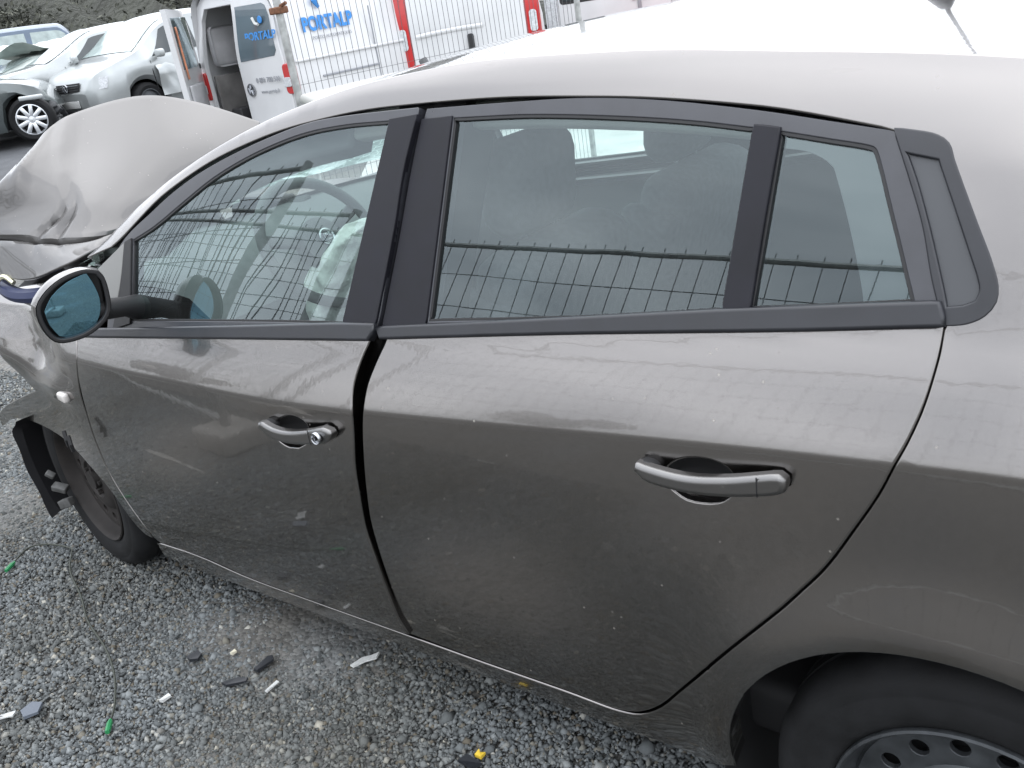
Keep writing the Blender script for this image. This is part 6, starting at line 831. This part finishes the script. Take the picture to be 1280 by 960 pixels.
# ------------------------------------------------------------------ background vehicles
def place(o, d, l, hx, z=None):
    """d ahead, l to the right of the viewpoint; hx = heading (right, ahead) of the vehicle's local +X"""
    x, y = at_view(d, l); o.location = (x, y, float(gz(x, y)) if z is None else z); h = RT*hx[0]+FW*hx[1]; o.rotation_euler = (0, 0, math.atan2(h[1], h[0])); return o
def ip(pts): return pchip(*zip(*pts))
def alloy_wheel(par, x, y, r, wd, side, kind, spokes=9):
    wh = bpy.data.objects.new('wheel', None); C.objects.link(wh); wh.parent = par; wh.location = (x, y, r); wh.rotation_euler = (0, 0, 0 if side < 0 else math.pi); wh.empty_display_size = .1
    q = r-.235 if kind == 'alloy' else r-.12
    q = .66*r
    MB().lathe([(q, .02), (q+.01, .0), (r-.05, -.012), (r-.012, .015), (r, .05), (r, wd-.05), (r-.02, wd), (q, wd)], 36).build('tyre', TYRE, wh)
    b = MB().lathe([(q+.004, .05), (q+.006, -.004), (q-.006, -.006), (q-.018, .01), (q-.022, .05)], 36)
    if kind == 'alloy':
        b.lathe([(.055, .03), (.05, .0), (.0, -.004)], 16)
        for k in range(spokes):
            a = 2*math.pi*k/spokes; b.box((.5*q+.02, .012, 0), (q-.05, .03, .06), .012, Matrix.Rotation(a, 4, 'Y'))
        b.build('rim', ALLOY, wh)
    else: b.lathe([(q-.02, .03), (.1, .02), (.05, .0), (.0, .0)], 24).build('rim', STEEL if kind == 'steel' else SILVER, wh)
    MB().lathe([(q, .09), (0, .088)], 24).build('brake', BLACK, wh)
def bg_car(name, label, cat, mat, L_, W_, prof, belt, wheels, gh=None, group='wrecked cars at the far end of the yard', sidewin=(), wsc=None, rsc=None, kind='steel', dents=0, glassm=DGLASS, sills=.20, missing=(), seed=1):
    """prof: centre line of bonnet, screen, roof; belt: waist line; x runs from the tail (0) to the nose (L_)"""
    root = empty(name, (0, 0, 0), label, cat, group); zt = ip(prof); zb = ip(belt); hw = ip([(0, .80), (.25, .93), (.8, 1), (L_*.5, 1), (L_-.9, .985), (L_-.3, .90), (L_-.08, .70), (L_, .52)])
    xs = np.unique(np.concatenate([np.linspace(0, L_, int(L_/.07)), [wx+s_*r_ for wx, r_ in wheels for s_ in (-1.0, -.93, -.7, -.4, 0, .4, .7, .93, 1.0)]])); rg = random.Random(seed)
    def section(x):
        h = W_/2*float(hw(x)); z0 = sills+.10*max(0, 1-x/.4)+.04*max(0, 1-(L_-x)/.4); T = float(zt(x)); B = min(float(zb(x)), T-.03)
        for wx, r_ in wheels:
            R = r_+.055
            if abs(x-wx) < R: z0 = max(z0, r_+math.sqrt(max(R*R-(x-wx)**2, 0)))
        z0 = min(z0, B-.06); g_ = max(T-B, .03); tall = sm(.10, .35, g_)
        def dn(z): return (.05*math.sin(5*x+seed)+.04*math.sin(11*x+6*z))*dents
        yr = h*(.93-.10*float(tall))-.02*float(tall); 
        return [(h*.90, z0), (h*.975+dn(z0), z0+(B-z0)*.22), (h+dn(.5), z0+(B-z0)*.6), (h*.985+dn(.7), B-.03), (h*.96, B+.005), (yr, T-.07*float(tall)-.012), (yr*.86, T-.012*float(tall)), (yr*.45, T+.012), (0, T+.016)]
    S = [section(float(x)) for x in xs]
    rows = [[(float(x), -y, z) for y, z in s_]+[(float(x), y, z) for y, z in s_[-2::-1]] for x, s_ in zip(xs, S)]
    b = MB().grid(rows)
    for e in (0, -1): b.add(rows[e], [tuple(range(len(rows[e])))[::(1 if e == 0 else -1)]])
    body = b.build('body', mat, root, angle=32)
    MB().box((L_*.5, 0, .42), (L_*.86, W_*.62, .42), .05).build('underbody', BLACK, root)
    for wx, r_ in wheels:
        for s_ in (-1, 1):
            if (wx, s_) in missing: continue
            alloy_wheel(root, wx, s_*(W_/2-.03), r_, .20, s_, kind)
    def gpt(x, t, sg, o=.006):
        s_ = section(x); a, c_ = s_[4], s_[5]; return (x, sg*(a[0]+(c_[0]-a[0])*t+o), a[1]+(c_[1]-a[1])*t+o*.3)
    for sg in (-1, 1):
        for (x0, x1, s0, s1) in sidewin:       # bottom x0..x1, top inset s0/s1
            n = 9; R = []
            for t in np.linspace(.08, .90, 5): R.append([gpt(x0+s0*t+(x1-s1*t-x0-s0*t)*k/(n-1), t, sg) for k in range(n)])
            MB().grid(R, flip=(sg > 0)).build('side_window', glassm, root)
        for x in [sidewin[0][0]-.05]+[q[1]+.05 for q in sidewin]:
            MB().tube([(x, sg*(section(x)[2][0]+.001), section(x)[0][1]+.05), (x, sg*(section(x)[2][0]+.002), .5), (x, sg*(section(x)[3][0]+.001), section(x)[3][1])], .006, 4).build('door_gap', BLACK, root)
        MB().box((L_*.5, sg*(W_/2+.004), .52), (L_*.42, .02, .05), .008).build('side_moulding', BUMPER, root)
        x = sidewin[-1][1]-.1; s_ = section(x); MB().box((x, sg*(s_[4][0]+.12), s_[4][1]+.05), (.10, .19, .13), .04).build('door_mirror', mat, root)
    def topgrid(x0, x1, yf, mt, nm, o=.008):
        R = []
        for x in np.linspace(x0, x1, 8):
            s_ = section(float(x)); yy = [s_[5][0]*f for f in np.linspace(-yf, yf, 11)]; prof_ = [(0, s_[8][1]), (s_[7][0], s_[7][1]), (s_[6][0], s_[6][1]), (s_[5][0], s_[5][1])]
            R.append([(float(x)+o*.5, y, float(np.interp(abs(y), [p[0] for p in prof_], [p[1] for p in prof_]))+o) for y in yy])
        MB().grid(R).build(nm, mt, root)
    if wsc: topgrid(wsc[0], wsc[1], .90, LGLASS, 'windscreen')
    if rsc: topgrid(rsc[0], rsc[1], .90, DGLASS, 'rear_window')
    return root, section
def front_end(root, section, L_, W_, z0, badge=True, grille=True, lamps=True):
    def fx(y): return L_+.012-.30*(abs(y)/(W_/2))**2.6
    if grille:
        R = [[(fx(y)-.03*(k)-.002, y, z0+.13*k) for y in np.linspace(-.33+.03*(1-k), .33-.03*(1-k), 9)] for k in (0, .5, 1)]; g_ = MB().grid(R, flip=False).build('grille', BLACK, root)
        for k in range(3): MB().tube([(fx(y)-.0, y, z0+.03+.035*k) for y in np.linspace(-.3, .3, 7)], .007, 4).build('grille_bar', CHROME if k == 2 else BUMPER, g_)
    if badge:
        mm_ = Matrix.Translation((L_+.016, 0, z0+.065)) @ Matrix.Rotation(math.radians(90), 4, 'Z'); b = MB().lathe([(.062, .01), (.07, -.005), (.07, -.016), (.06, -.018), (.057, -.006)], 24, mm_)
        for pts in (((-.032, .052), (0, .004), (.032, .052)), ((-.054, .022), (-.026, -.05), (0, .0), (.026, -.05), (.054, .022))): b.tube([(px, -.012, pz) for px, pz in pts], .0075, 4, True, mm_)
        b.build('badge', CHROME, root)
    if lamps:
        for sg in (-1, 1):
            R = [[(fx(sg*y)+.006-.05*k, sg*(y+.02*k), z0-.02+.17*k+.05*(y-.38)) for y in np.linspace(.39, .78, 8)] for k in (0, .35, .7, 1)]; MB().grid(R, flip=(sg < 0)).build('headlight', CLEAR, root)
    R = [[(fx(y)+.02, y, z_) for y in np.linspace(-W_*.44, W_*.44, 13)] for z_ in (.22, .34, .37)]; MB().grid(R, flip=False).build('bumper_strip', BUMPER, root)
    MB().box((L_+.024, 0, .47), (.012, .50, .11), .003).build('number_plate', WPLAST, root)
# silver people carrier, front towards us
mp_car, sec = bg_car('people_carrier', 'silver people carrier with crumpled front door, nose towards the viewer', 'car', SILVER, 4.35, 1.78,
    [(0, .95), (.10, 1.35), (.35, 1.55), (1.2, 1.64), (2.2, 1.65), (2.75, 1.56), (3.55, 1.10), (3.9, 1.0), (4.25, .86), (4.35, .62)], [(0, .95), (3.0, .98), (3.6, .95), (4.0, .88), (4.35, .60)],
    [(.80, .315), (3.48, .315)], sidewin=[(.35, 1.15, .12, .05), (1.25, 2.15, .02, .02), (2.25, 3.25, .02, .42)], wsc=(2.72, 3.5), rsc=(.05, .22), dents=.0, seed=2)
front_end(mp_car, sec, 4.35, 1.78, .66)
place(mp_car, 19.27, -3.76, (-.58, -.815), .40)
for sg in (-1,):
    R = [[(2.3+.95*i/12, (.925+.016*math.sin(i*.9+j*.8)+.012*math.sin(i*1.7-j*1.1)-.10*max(0, j-5)/2), .38+.55*j/7) for i in range(13)] for j in range(8)]
    MB().grid(R).build('dented_door', SILVER, mp_car, angle=60)
# pale hatchback with crazed windscreen
h2, sec = bg_car('pale_hatchback', 'pale silver hatchback with a whitened windscreen, beside the people carrier', 'car', SILVER, 4.1, 1.72,
    [(0, .9), (.10, 1.15), (.5, 1.38), (1.3, 1.46), (1.9, 1.43), (2.9, .98), (3.5, .90), (3.95, .74), (4.1, .5)], [(0, .9), (2.8, .93), (3.1, .89), (4.1, .5)],
    [(.72, .30), (3.25, .30)], sidewin=[(.6, 1.25, .25, .02), (1.33, 2.55, .02, .55)], wsc=(1.95, 2.86), rsc=(.08, .4), seed=5)
front_end(h2, sec, 4.1, 1.72, .55, badge=False, grille=False)
place(h2, 18.8, -4.95, (-.80, -.60))
# dark grey car, alloy front wheel, nose to the right
dk, sec = bg_car('dark_saloon', 'dark grey smashed car with a multi spoke alloy front wheel', 'car', DARKCAR, 3.68, 1.76,
    [(0, .9), (.2, 1.0), (.9, 1.30), (1.9, 1.34), (2.5, 1.10), (2.9, .94), (3.3, .87), (3.55, .78), (3.68, .60)], [(0, .88), (2.9, .90), (3.68, .56)],
    [(.80, .325), (3.42, .325)], sidewin=[(.7, 1.5, .3, .03), (1.6, 2.45, .03, .5)], wsc=(2.1, 2.8), rsc=(.3, .85), kind='alloy', seed=3)
place(dk, 14.5, -9.92, (.975, .22), .50)
b = MB(); rg = random.Random(8)
for i in range(14): b.box((0, 0, 0), (rg.uniform(.06, .2), rg.uniform(.1, .35), rg.uniform(.03, .12)), .015, Matrix.Translation((rg.uniform(3.64, 3.74), rg.uniform(-.62, .1), rg.uniform(.16, .46))) @ Matrix.Rotation(rg.uniform(-.6, .6), 4, 'X') @ Matrix.Rotation(rg.uniform(-.6, .6), 4, 'Y'))
tag(b.build('crushed_nose', BUMPER, dk), kind='stuff')
MB().box((3.48, -.845, .73), (.34, .04, .07), .02, Matrix.Rotation(.03, 4, 'Y')).build('torn_wing', SILVER, dk)
# white wreck behind
wr, sec = bg_car('white_wreck', 'flattened white wreck with a folded roof, left of the pale hatchback', 'car', WRECKW, 4.0, 1.7,
    [(0, .8), (.4, 1.0), (1.0, 1.16), (1.9, 1.22), (2.5, 1.05), (2.9, .95), (3.6, .88), (4.0, .6)], [(0, .8), (2.7, .88), (4.0, .55)], [(.7, .30), (3.2, .30)], sidewin=[(.8, 1.5, .2, .02), (1.6, 2.4, .02, .4)], wsc=(2.05, 2.7), rsc=(.2, .7), dents=.35, seed=9)
place(wr, 21.5, -7.2, (-.75, -.66), .5)
R = [[(1.0+1.6*i/10, -.75+1.4*j/8, 1.30+.10*math.sin(i*.8+j)+.10*(j/8)) for i in range(11)] for j in range(9)]
MB().grid(R).build('folded_panel', WRECKW, wr, angle=25)
w2, sec = bg_car('white_wreck', 'white wreck at the left edge behind the dark smashed car', 'car', WRECKW, 4.0, 1.7,
    [(0, .8), (.4, .95), (1.0, 1.05), (1.9, 1.08), (2.5, 1.0), (2.9, .92), (3.6, .85), (4.0, .6)], [(0, .78), (2.7, .86), (4.0, .55)], [(.7, .30), (3.2, .30)], sidewin=[(.8, 1.5, .2, .02), (1.6, 2.4, .02, .4)], wsc=(2.05, 2.7), rsc=(.2, .7), dents=.4, seed=12)
place(w2, 20.0, -8.6, (-.85, -.52), .5)
# blue grey estate at the back
bl, sec = bg_car('blue_estate', 'blue grey boxy estate car farthest back against the bank', 'car', BLUEC, 4.5, 1.8,
    [(0, 1.0), (.15, 1.6), (.4, 1.82), (1.8, 1.86), (2.7, 1.80), (3.3, 1.15), (3.8, 1.05), (4.4, .9), (4.5, .6)], [(0, 1.02), (3.2, 1.05), (4.5, .58)], [(.85, .34), (3.6, .34)], sidewin=[(.2, 1.0, .04, .03), (1.08, 1.95, .03, .03), (2.03, 2.95, .03, .35)], wsc=(2.75, 3.25), rsc=(.04, .14), glassm=LGLASS, seed=6)
place(bl, 24.5, -9.1, (-.95, -.31), .55)
# faded red car right of the vans
rc, sec = bg_car('red_car', 'faded red car just showing above the hatchback roof', 'car', REDC, 4.1, 1.72,
    [(0, .85), (.15, 1.1), (.6, 1.36), (1.4, 1.43), (2.1, 1.38), (2.9, .97), (3.5, .90), (3.95, .76), (4.1, .5)], [(0, .85), (2.8, .92), (4.1, .5)], [(.72, .30), (3.25, .30)], sidewin=[(.6, 1.25, .25, .02), (1.33, 2.55, .02, .55)], wsc=(2.15, 2.85), rsc=(.1, .5), group='vehicles beyond the hatchback roof', seed=4)
front_end(rc, sec, 4.1, 1.72, .55, badge=False)
place(rc, 14.6, 5.4, (-.80, -.60))
# ------------------------------------------------------------------ white vans
def text(body, size, mat, parent, loc, rot, bold=0., name='lettering', sx=1., shear=0., sp=1.):
    cu = bpy.data.curves.new(name, 'FONT'); cu.body = body; cu.size = size; cu.offset = bold; cu.shear = shear; cu.extrude = .0015; cu.align_x = 'CENTER'; cu.align_y = 'CENTER'; cu.space_character = sp
    t = bpy.data.objects.new(name, cu); me = bpy.data.meshes.new_from_object(t); bpy.data.objects.remove(t); bpy.data.curves.remove(cu)
    me.materials.clear(); me.materials.append(mat); o = link(name, me, parent); o.location = loc; o.rotation_euler = rot; o.scale = (sx, 1, 1); return o
VS = [(.06, .26), (.01, .48), (.0, .80), (.005, 1.12), (.03, 1.30), (.10, 1.72), (.145, 1.88), (.23, 1.95), (.45, 1.985), (.95, 1.99)]
def van(label, Wd, Ln, VS, nose, wheels, group='white vans beyond the mesh fence', cat='van', mat=WHITE, r_=.33):
    """local x: 0 at the back, y: 0 on the right side to Wd on the left"""
    root = empty('van', (0, 0, 0), label, cat, group); xs = np.unique(np.concatenate([np.linspace(.04, Ln, 60), [w_+s_*r_ for w_ in wheels for s_ in (-1.24, -1.2, -1, -.7, -.35, 0, .35, .7, 1, 1.2, 1.24)]])); rows = []
    nz = ip(nose)
    for x in xs:
        k = float(nz(x)); row = []
        zc = .26
        for w_ in wheels:
            R = r_*1.24
            if abs(x-w_) < R: zc = max(zc, r_+math.sqrt(R*R-(x-w_)**2))
        for y, z in VS:
            z2 = min(max(z, zc+.002*z), k-.03+.02*z/2) if z > .26 else max(z, zc); z2 = max(z2, zc); row.append((x, y+max(0, (x-(Ln-.6)))*.25, z2))
        rows.append(row+[(p[0], Wd-p[1], p[2]) for p in row[::-1]])
    b = MB().grid(rows, flip=False); b.add(rows[-1], [tuple(range(len(rows[-1])))[::-1]]); b.build('body', mat, root, angle=35)
    MB().box((Ln*.5, Wd/2, .36), (Ln*.92, Wd*.66, .22), .04).build('underbody', BLACK, root)
    for w_ in wheels:
        for y, s_ in ((.05, -1), (Wd-.05, 1)): alloy_wheel(root, w_, y, r_, .2, s_, 'steel')
    return root
Y0 = Plane((0, 0, 0), (0, -1, 0), (0, 0, 1))            # back face, (left to right as seen, up); local normal -x
class Back:
    def __init__(s, W_, x=0.): s.W = W_; s.x = x
    def at(s, a, z): a = np.asarray(a, float); z = np.asarray(z, float); return np.stack([s.x+.10*sm(1.2, 1.95, z)+.05*((a/s.W-.5)*2)**4, s.W-a, z], -1)
    def nr(s, a, z): n = np.stack([-np.ones(len(a)), np.zeros(len(a)), .13*sm(1.2, 1.9, np.asarray(z))], -1); return n/np.linalg.norm(n, axis=1, keepdims=True)
def rr(x0, x1, z0, z1, r, n=5):
    o = []
    for cx, cz, a0 in ((x1-r, z0+r, -90), (x1-r, z1-r, 0), (x0+r, z1-r, 90), (x0+r, z0+r, 180)):
        for i in range(n): a = math.radians(a0+90*i/(n-1)); o.append((cx+r*math.cos(a), cz+r*math.sin(a)))
    return o
# transporter with its back doors, one open
TW = 1.74
tv = van('white panel van with blue lettering and its left back door hanging open', TW, 3.4, VS, [(0, 2.0), (2.3, 2.0), (2.7, 1.6), (2.95, 1.15), (3.25, 1.02), (3.4, .8)], (.76, 2.6))
bk_ = Back(TW)
outer = [(.03, .34), (TW-.03, .34), (TW-.0, .8), (TW-.01, 1.2), (TW-.09, 1.7), (TW-.14, 1.86), (TW-.30, 1.955), (.30, 1.955), (.14, 1.86), (.09, 1.7), (.01, 1.2), (.0, .8)]
open_ = [(.13, .50), (TW/2+.04, .50), (TW/2+.04, 1.84), (.30, 1.84), (.20, 1.72), (.13, 1.2)]
panel('rear_frame', WHITE, tv, outer, [open_], off=.0, h=.08, r=.01, depth=.05, S=bk_, world=False)
dr_o = [(TW/2+.012, .46), (TW-.11, .46), (TW-.09, .8), (TW-.10, 1.22), (TW-.18, 1.70), (TW-.26, 1.86), (TW/2+.012, 1.88)]
win = [(TW/2+.075, 1.235), (TW-.20, 1.26), (TW-.165, 1.31), (TW-.225, 1.66), (TW-.27, 1.76), (TW-.32, 1.785), (TW/2+.075, 1.79)]
rdv = panel('rear_door', WHITE, tv, dr_o, off=.022, h=.07, r=.012, depth=.03, S=bk_, world=False)
VGL = glass_mat('van_glass', (.45, .50, .52), .01, 2.0, .08)
wv = panel('window', M('van_rear_glass', (.09, .12, .14), .06, 0, .5, noise=(2, .2)), rdv, win, off=.027, h=.06, r=.004, depth=.004, S=bk_, world=False)
back_rot = (math.radians(90), 0, math.radians(-90))
text('PORTALP', .115, BLUEP, wv, (.004, TW-1.36, 1.47), (math.radians(82), 0, math.radians(-90)), .003, sx=1.15)
MB().tube([(.0, TW-1.30, 1.66), (.0, TW-1.33, 1.60), (.0, TW-1.38, 1.585)], .016, 6).build('logo', WPLAST, wv)
MB().lathe([(.0, -.004), (.035, -.003), (.04, .003)], 16, Matrix.Translation((.018, TW-1.40, 1.63)) @ Matrix.Rotation(math.radians(-90), 4, 'Z')).build('logo', BLUEP, wv)
text('0 891 700 500', .075, GREYP, rdv, (-.029, TW-1.36, 1.02), back_rot, .001)
text('www.portalp.fr', .055, GREYP, rdv, (-.029, TW-1.36, .90), back_rot, .0)
mm_ = Matrix.Translation((-.028, TW-1.02, .93)) @ Matrix.Rotation(math.radians(-90), 4, 'Z')
b = MB().lathe([(.062, .008), (.07, -.004), (.07, -.012), (.06, -.013), (.057, -.003), (.0, -.001)], 24, mm_)
for pts in (((-.032, .052), (0, .004), (.032, .052)), ((-.054, .022), (-.026, -.05), (0, .0), (.026, -.05), (.054, .022))): b.tube([(px, -.008, pz) for px, pz in pts], .007, 4, True, mm_)
b.build('badge', CHROME, rdv)
for sd in (0, 1):
    pts = rr(TW-.12, TW+.008, .86, 1.15, .03) if sd == 0 else rr(-.008, .12, .86, 1.15, .03)
    tl = panel('tail_light', RED, tv, pts, off=.028, h=.05, r=.012, depth=.05, S=bk_, world=False)
    a0 = TW-.135 if sd == 0 else .01
    panel('reversing_lens', CLEAR, tl, rr(a0, a0+.10, .93, 1.02, .012), off=.042, h=.05, r=.004, depth=.006, S=bk_, world=False)
MB().box((-.05, TW/2, .40), (.12, TW-.1, .16), .04).build('rear_bumper', WHITE, tv)
MB().box((.0, TW-1.5, .63), (.03, .07, .02), .004).build('door_latch', BUMPER, rdv)
# open left door, swung towards the camera
od = bpy.data.objects.new('open_door', None); C.objects.link(od); od.parent = tv; od.location = (-.02, TW-.06, 0); od.rotation_euler = (0, 0, math.radians(44))
PD = Plane((0, 0, 0), (-1, 0, 0), (0, 0, 1))
dl = [(.0, .46), (.84, .46), (.84, 1.88), (.16, 1.86), (.08, 1.70), (.0, 1.2)]; wl = [(.13, 1.25), (.74, 1.25), (.74, 1.78), (.26, 1.78), (.18, 1.66)]
PDs = type('PDs', (), {'at': lambda s, a, z: np.stack([-np.asarray(a), .02*np.ones(len(a)), np.asarray(z)], -1), 'nr': lambda s, a, z: np.tile(np.array([0, 1., 0]), (len(a), 1))})()
b = MB()
v2, F, bl_ = tri_region(dl, [wl], .12)
for yy in (.03, -.03): b.add([(-p[0], yy, p[1]) for p in v2], [tuple(int(i) for i in (f[::-1] if yy < 0 else f)) for f in F])
nv = len(v2)
for lp in bl_: b.f += [(lp[i], lp[(i+1) % len(lp)], nv+lp[(i+1) % len(lp)], nv+lp[i]) for i in range(len(lp))]
b.build('door_shell', WHITE, od, smooth=False)
MB().box((-.43, -.045, .82), (.62, .03, .52), .02).build('door_lining', GREYIN, od)
MB().box((-.43, -.03, 1.52), (.62, .008, .54), .003).build('window', VGL, od)
MB().box((-.70, -.05, 1.42), (.03, .02, .55), .008).build('reflector_strip', M('orange_strip', (.45, .18, .10), .5, noise=(12, .4)), od)
for z_ in (.62, 1.25): MB().box((.0, -.01, z_), (.09, .05, .06), .01).build('hinge', BUMPER, od)
# inside of the van
MB().box((1.6, TW/2, .50), (3.0, TW-.2, .03)).build('load_floor', BLACK, tv)
MB().box((1.9, TW/2, 1.2), (.03, TW-.3, 1.4)).build('bulkhead', GREYIN, tv)
MB().box((1.1, TW-.16, .80), (2.0, .05, .62), .02).build('side_lining', M('ply_lining', (.16, .155, .15), .8, noise=(5, .3)), tv)
MB().box((1.1, TW-.19, 1.42), (1.9, .04, .45), .06).build('side_lining', GREYIN, tv)
for i in range(4): MB().box((.25+.12*i, TW-.35-.15*(i % 2), .62+.07*i % .3), (.2, .2, .2), .02).build('load_debris', M('dark_clutter', (.04, .04, .042), .7), tv)
# side mouldings and print
for z_, h_ in ((1.165, .03), (.80, .05)): MB().box((1.25, -.004, z_), (2.3, .03, h_), .01).build('side_ridge', WHITE, tv)
MB().box((.86, -.004, .965), (.86, .016, .022), .004).build('door_rail', GREYP, tv)
for x_ in (1.28, 2.2): MB().box((x_, .0, 1.0), (.012, .012, 1.2)).build('panel_gap', GREYP, tv)
MB().box((.06, -.012, 1.43), (.03, .03, .10), .006).box((.06, -.012, .70), (.03, .03, .10), .006).build('hinge', BUMPER, tv)
arch_b = MB().tube([(.76+.425*math.cos(t), -.004, .33+.425*math.sin(t)) for t in np.linspace(.1, math.pi-.1, 20)], .028, 6).build('arch_lip', WHITE, tv)
text('PORTALP', .20, BLUEP, tv, (.68, .042, 1.50), (math.radians(80), 0, 0), .008, shear=.12, sx=.86)
text('PORTES AUTOMATIQUES', .05, GREYP, tv, (.70, .016, 1.36), (math.radians(80), 0, 0), 0)
lg = MB().tube([(.62, .075, 1.66), (.57, .07, 1.73), (.62, .085, 1.80), (.68, .085, 1.76)], [.02, .045, .05, .02], 8).build('logo', BLUEP, tv); lg.scale = (1, .4, 1); lg.location = (0, .03, 0)
sd_ = (math.cos(math.radians(47)), math.sin(math.radians(47)))
place(tv, 10.4, -1.80, sd_)
# second van, blank double back doors
KW = 1.68
kv = van('white van with closed blank back doors and tall red tail lights', KW, 4.7, VS, [(0, 2.0), (3.3, 2.0), (3.9, 1.6), (4.15, 1.2), (4.5, 1.05), (4.7, .8)], (1.0, 3.9))
kb = Back(KW)
panel('rear_frame', WHITE, kv, outer, off=.0, h=.1, r=.01, depth=.05, S=kb, world=False)
for a0, a1 in ((.16, KW/2-.006), (KW/2+.006, KW-.16)):
    dd = panel('rear_door', WHITE, kv, rr(a0, a1, .46, 1.84, .06), off=.022, h=.08, r=.014, depth=.03, S=kb, world=False)
    if a0 < .5:
        R = [[(-.03-.012*math.sin(math.pi*k/6), KW-(.22+1.2*i/12), 1.18+.05*k/6-.10*(i/12-.5)**2) for i in range(9)] for k in range(7)]; MB().grid(R, flip=True).build('press_line', WHITE, dd)
        text('dCi 100', .07, GREYP, dd, (-.03, KW-.40, .86), back_rot, 0)
    else:
        text('Trafic', .15, GREYP, dd, (-.03, KW-1.50, .80), back_rot, .002, shear=.2)
MB().box((-.045, KW-.86, .98), (.05, .075, .30), .02).build('door_handle', BLACK, kv)
for a0, a1 in ((-.012, .13), (KW-.13, KW+.012)):
    t_ = panel('tail_light', RED, kv, rr(a0, a1, .86, 1.78, .05), off=.03, h=.06, r=.015, depth=.05, S=kb, world=False)
    panel('reversing_lens', CLEAR, t_, rr(a0+.03, a1-.03, 1.05, 1.28, .03), off=.046, h=.05, r=.004, depth=.006, S=kb, world=False)
MB().box((-.05, KW/2, .46), (.14, KW-.02, .26), .05).build('rear_bumper', BUMPER, kv)
for y_ in (.06, KW-.06): MB().box((-.03, y_, .70), (.10, .13, .24), .03).build('bumper_corner', BUMPER, kv)
place(kv, 11.5, 1.0, (.10, .995))
# third van, back to us
QW = 1.80
qv = van('white van showing its back door window edge and a clear lamp above the hatchback roof', QW, 4.4, VS, [(0, 2.0), (3.0, 2.0), (3.6, 1.6), (3.9, 1.2), (4.2, 1.05), (4.4, .8)], (.95, 3.6))
qb = Back(QW); qo = [(p[0]*QW/TW, p[1]) for p in outer]
panel('rear_frame', WHITE, qv, qo, off=.0, h=.1, r=.01, depth=.05, S=qb, world=False)
for a0, a1, ww in ((.16, QW*.42, 1), (QW*.42+.012, QW-.16, 0)):
    dd = panel('rear_door', WHITE, qv, rr(a0, a1, .46, 1.84, .05), off=.022, h=.08, r=.012, depth=.03, S=qb, world=False)
    if ww:
        panel('window_seal', SEAL, dd, rr(a0+.03, a1-.02, 1.24, 1.78, .04), off=.026, h=.08, r=.006, depth=.006, S=qb, world=False)
        panel('window', DGLASS, dd, rr(a0+.055, a1-.045, 1.275, 1.755, .04), off=.034, h=.08, r=.003, depth=.004, S=qb, world=False)
for a_ in (1.16, 1.30): MB().box((-.035, QW-a_, 1.26), (.04, .055, .20), .02).build('door_latch', BLACK, qv)
MB().box((-.03, QW-1.23, 1.2), (.03, .05, .34), .012).build('lock_bar', GREYP, qv)
for sgn in (0, 1):
    pts = rr(-.01, .13, .86, 1.5, .04) if sgn == 0 else rr(QW-.13, QW+.01, .86, 1.5, .04)
    panel('tail_light', CLEAR, qv, pts, off=.03, h=.06, r=.015, depth=.05, S=qb, world=False)
MB().box((-.05, QW/2, .46), (.14, QW-.02, .26), .05).build('rear_bumper', BUMPER, qv)
place(qv, 12.9, 3.05, (.12, .993))
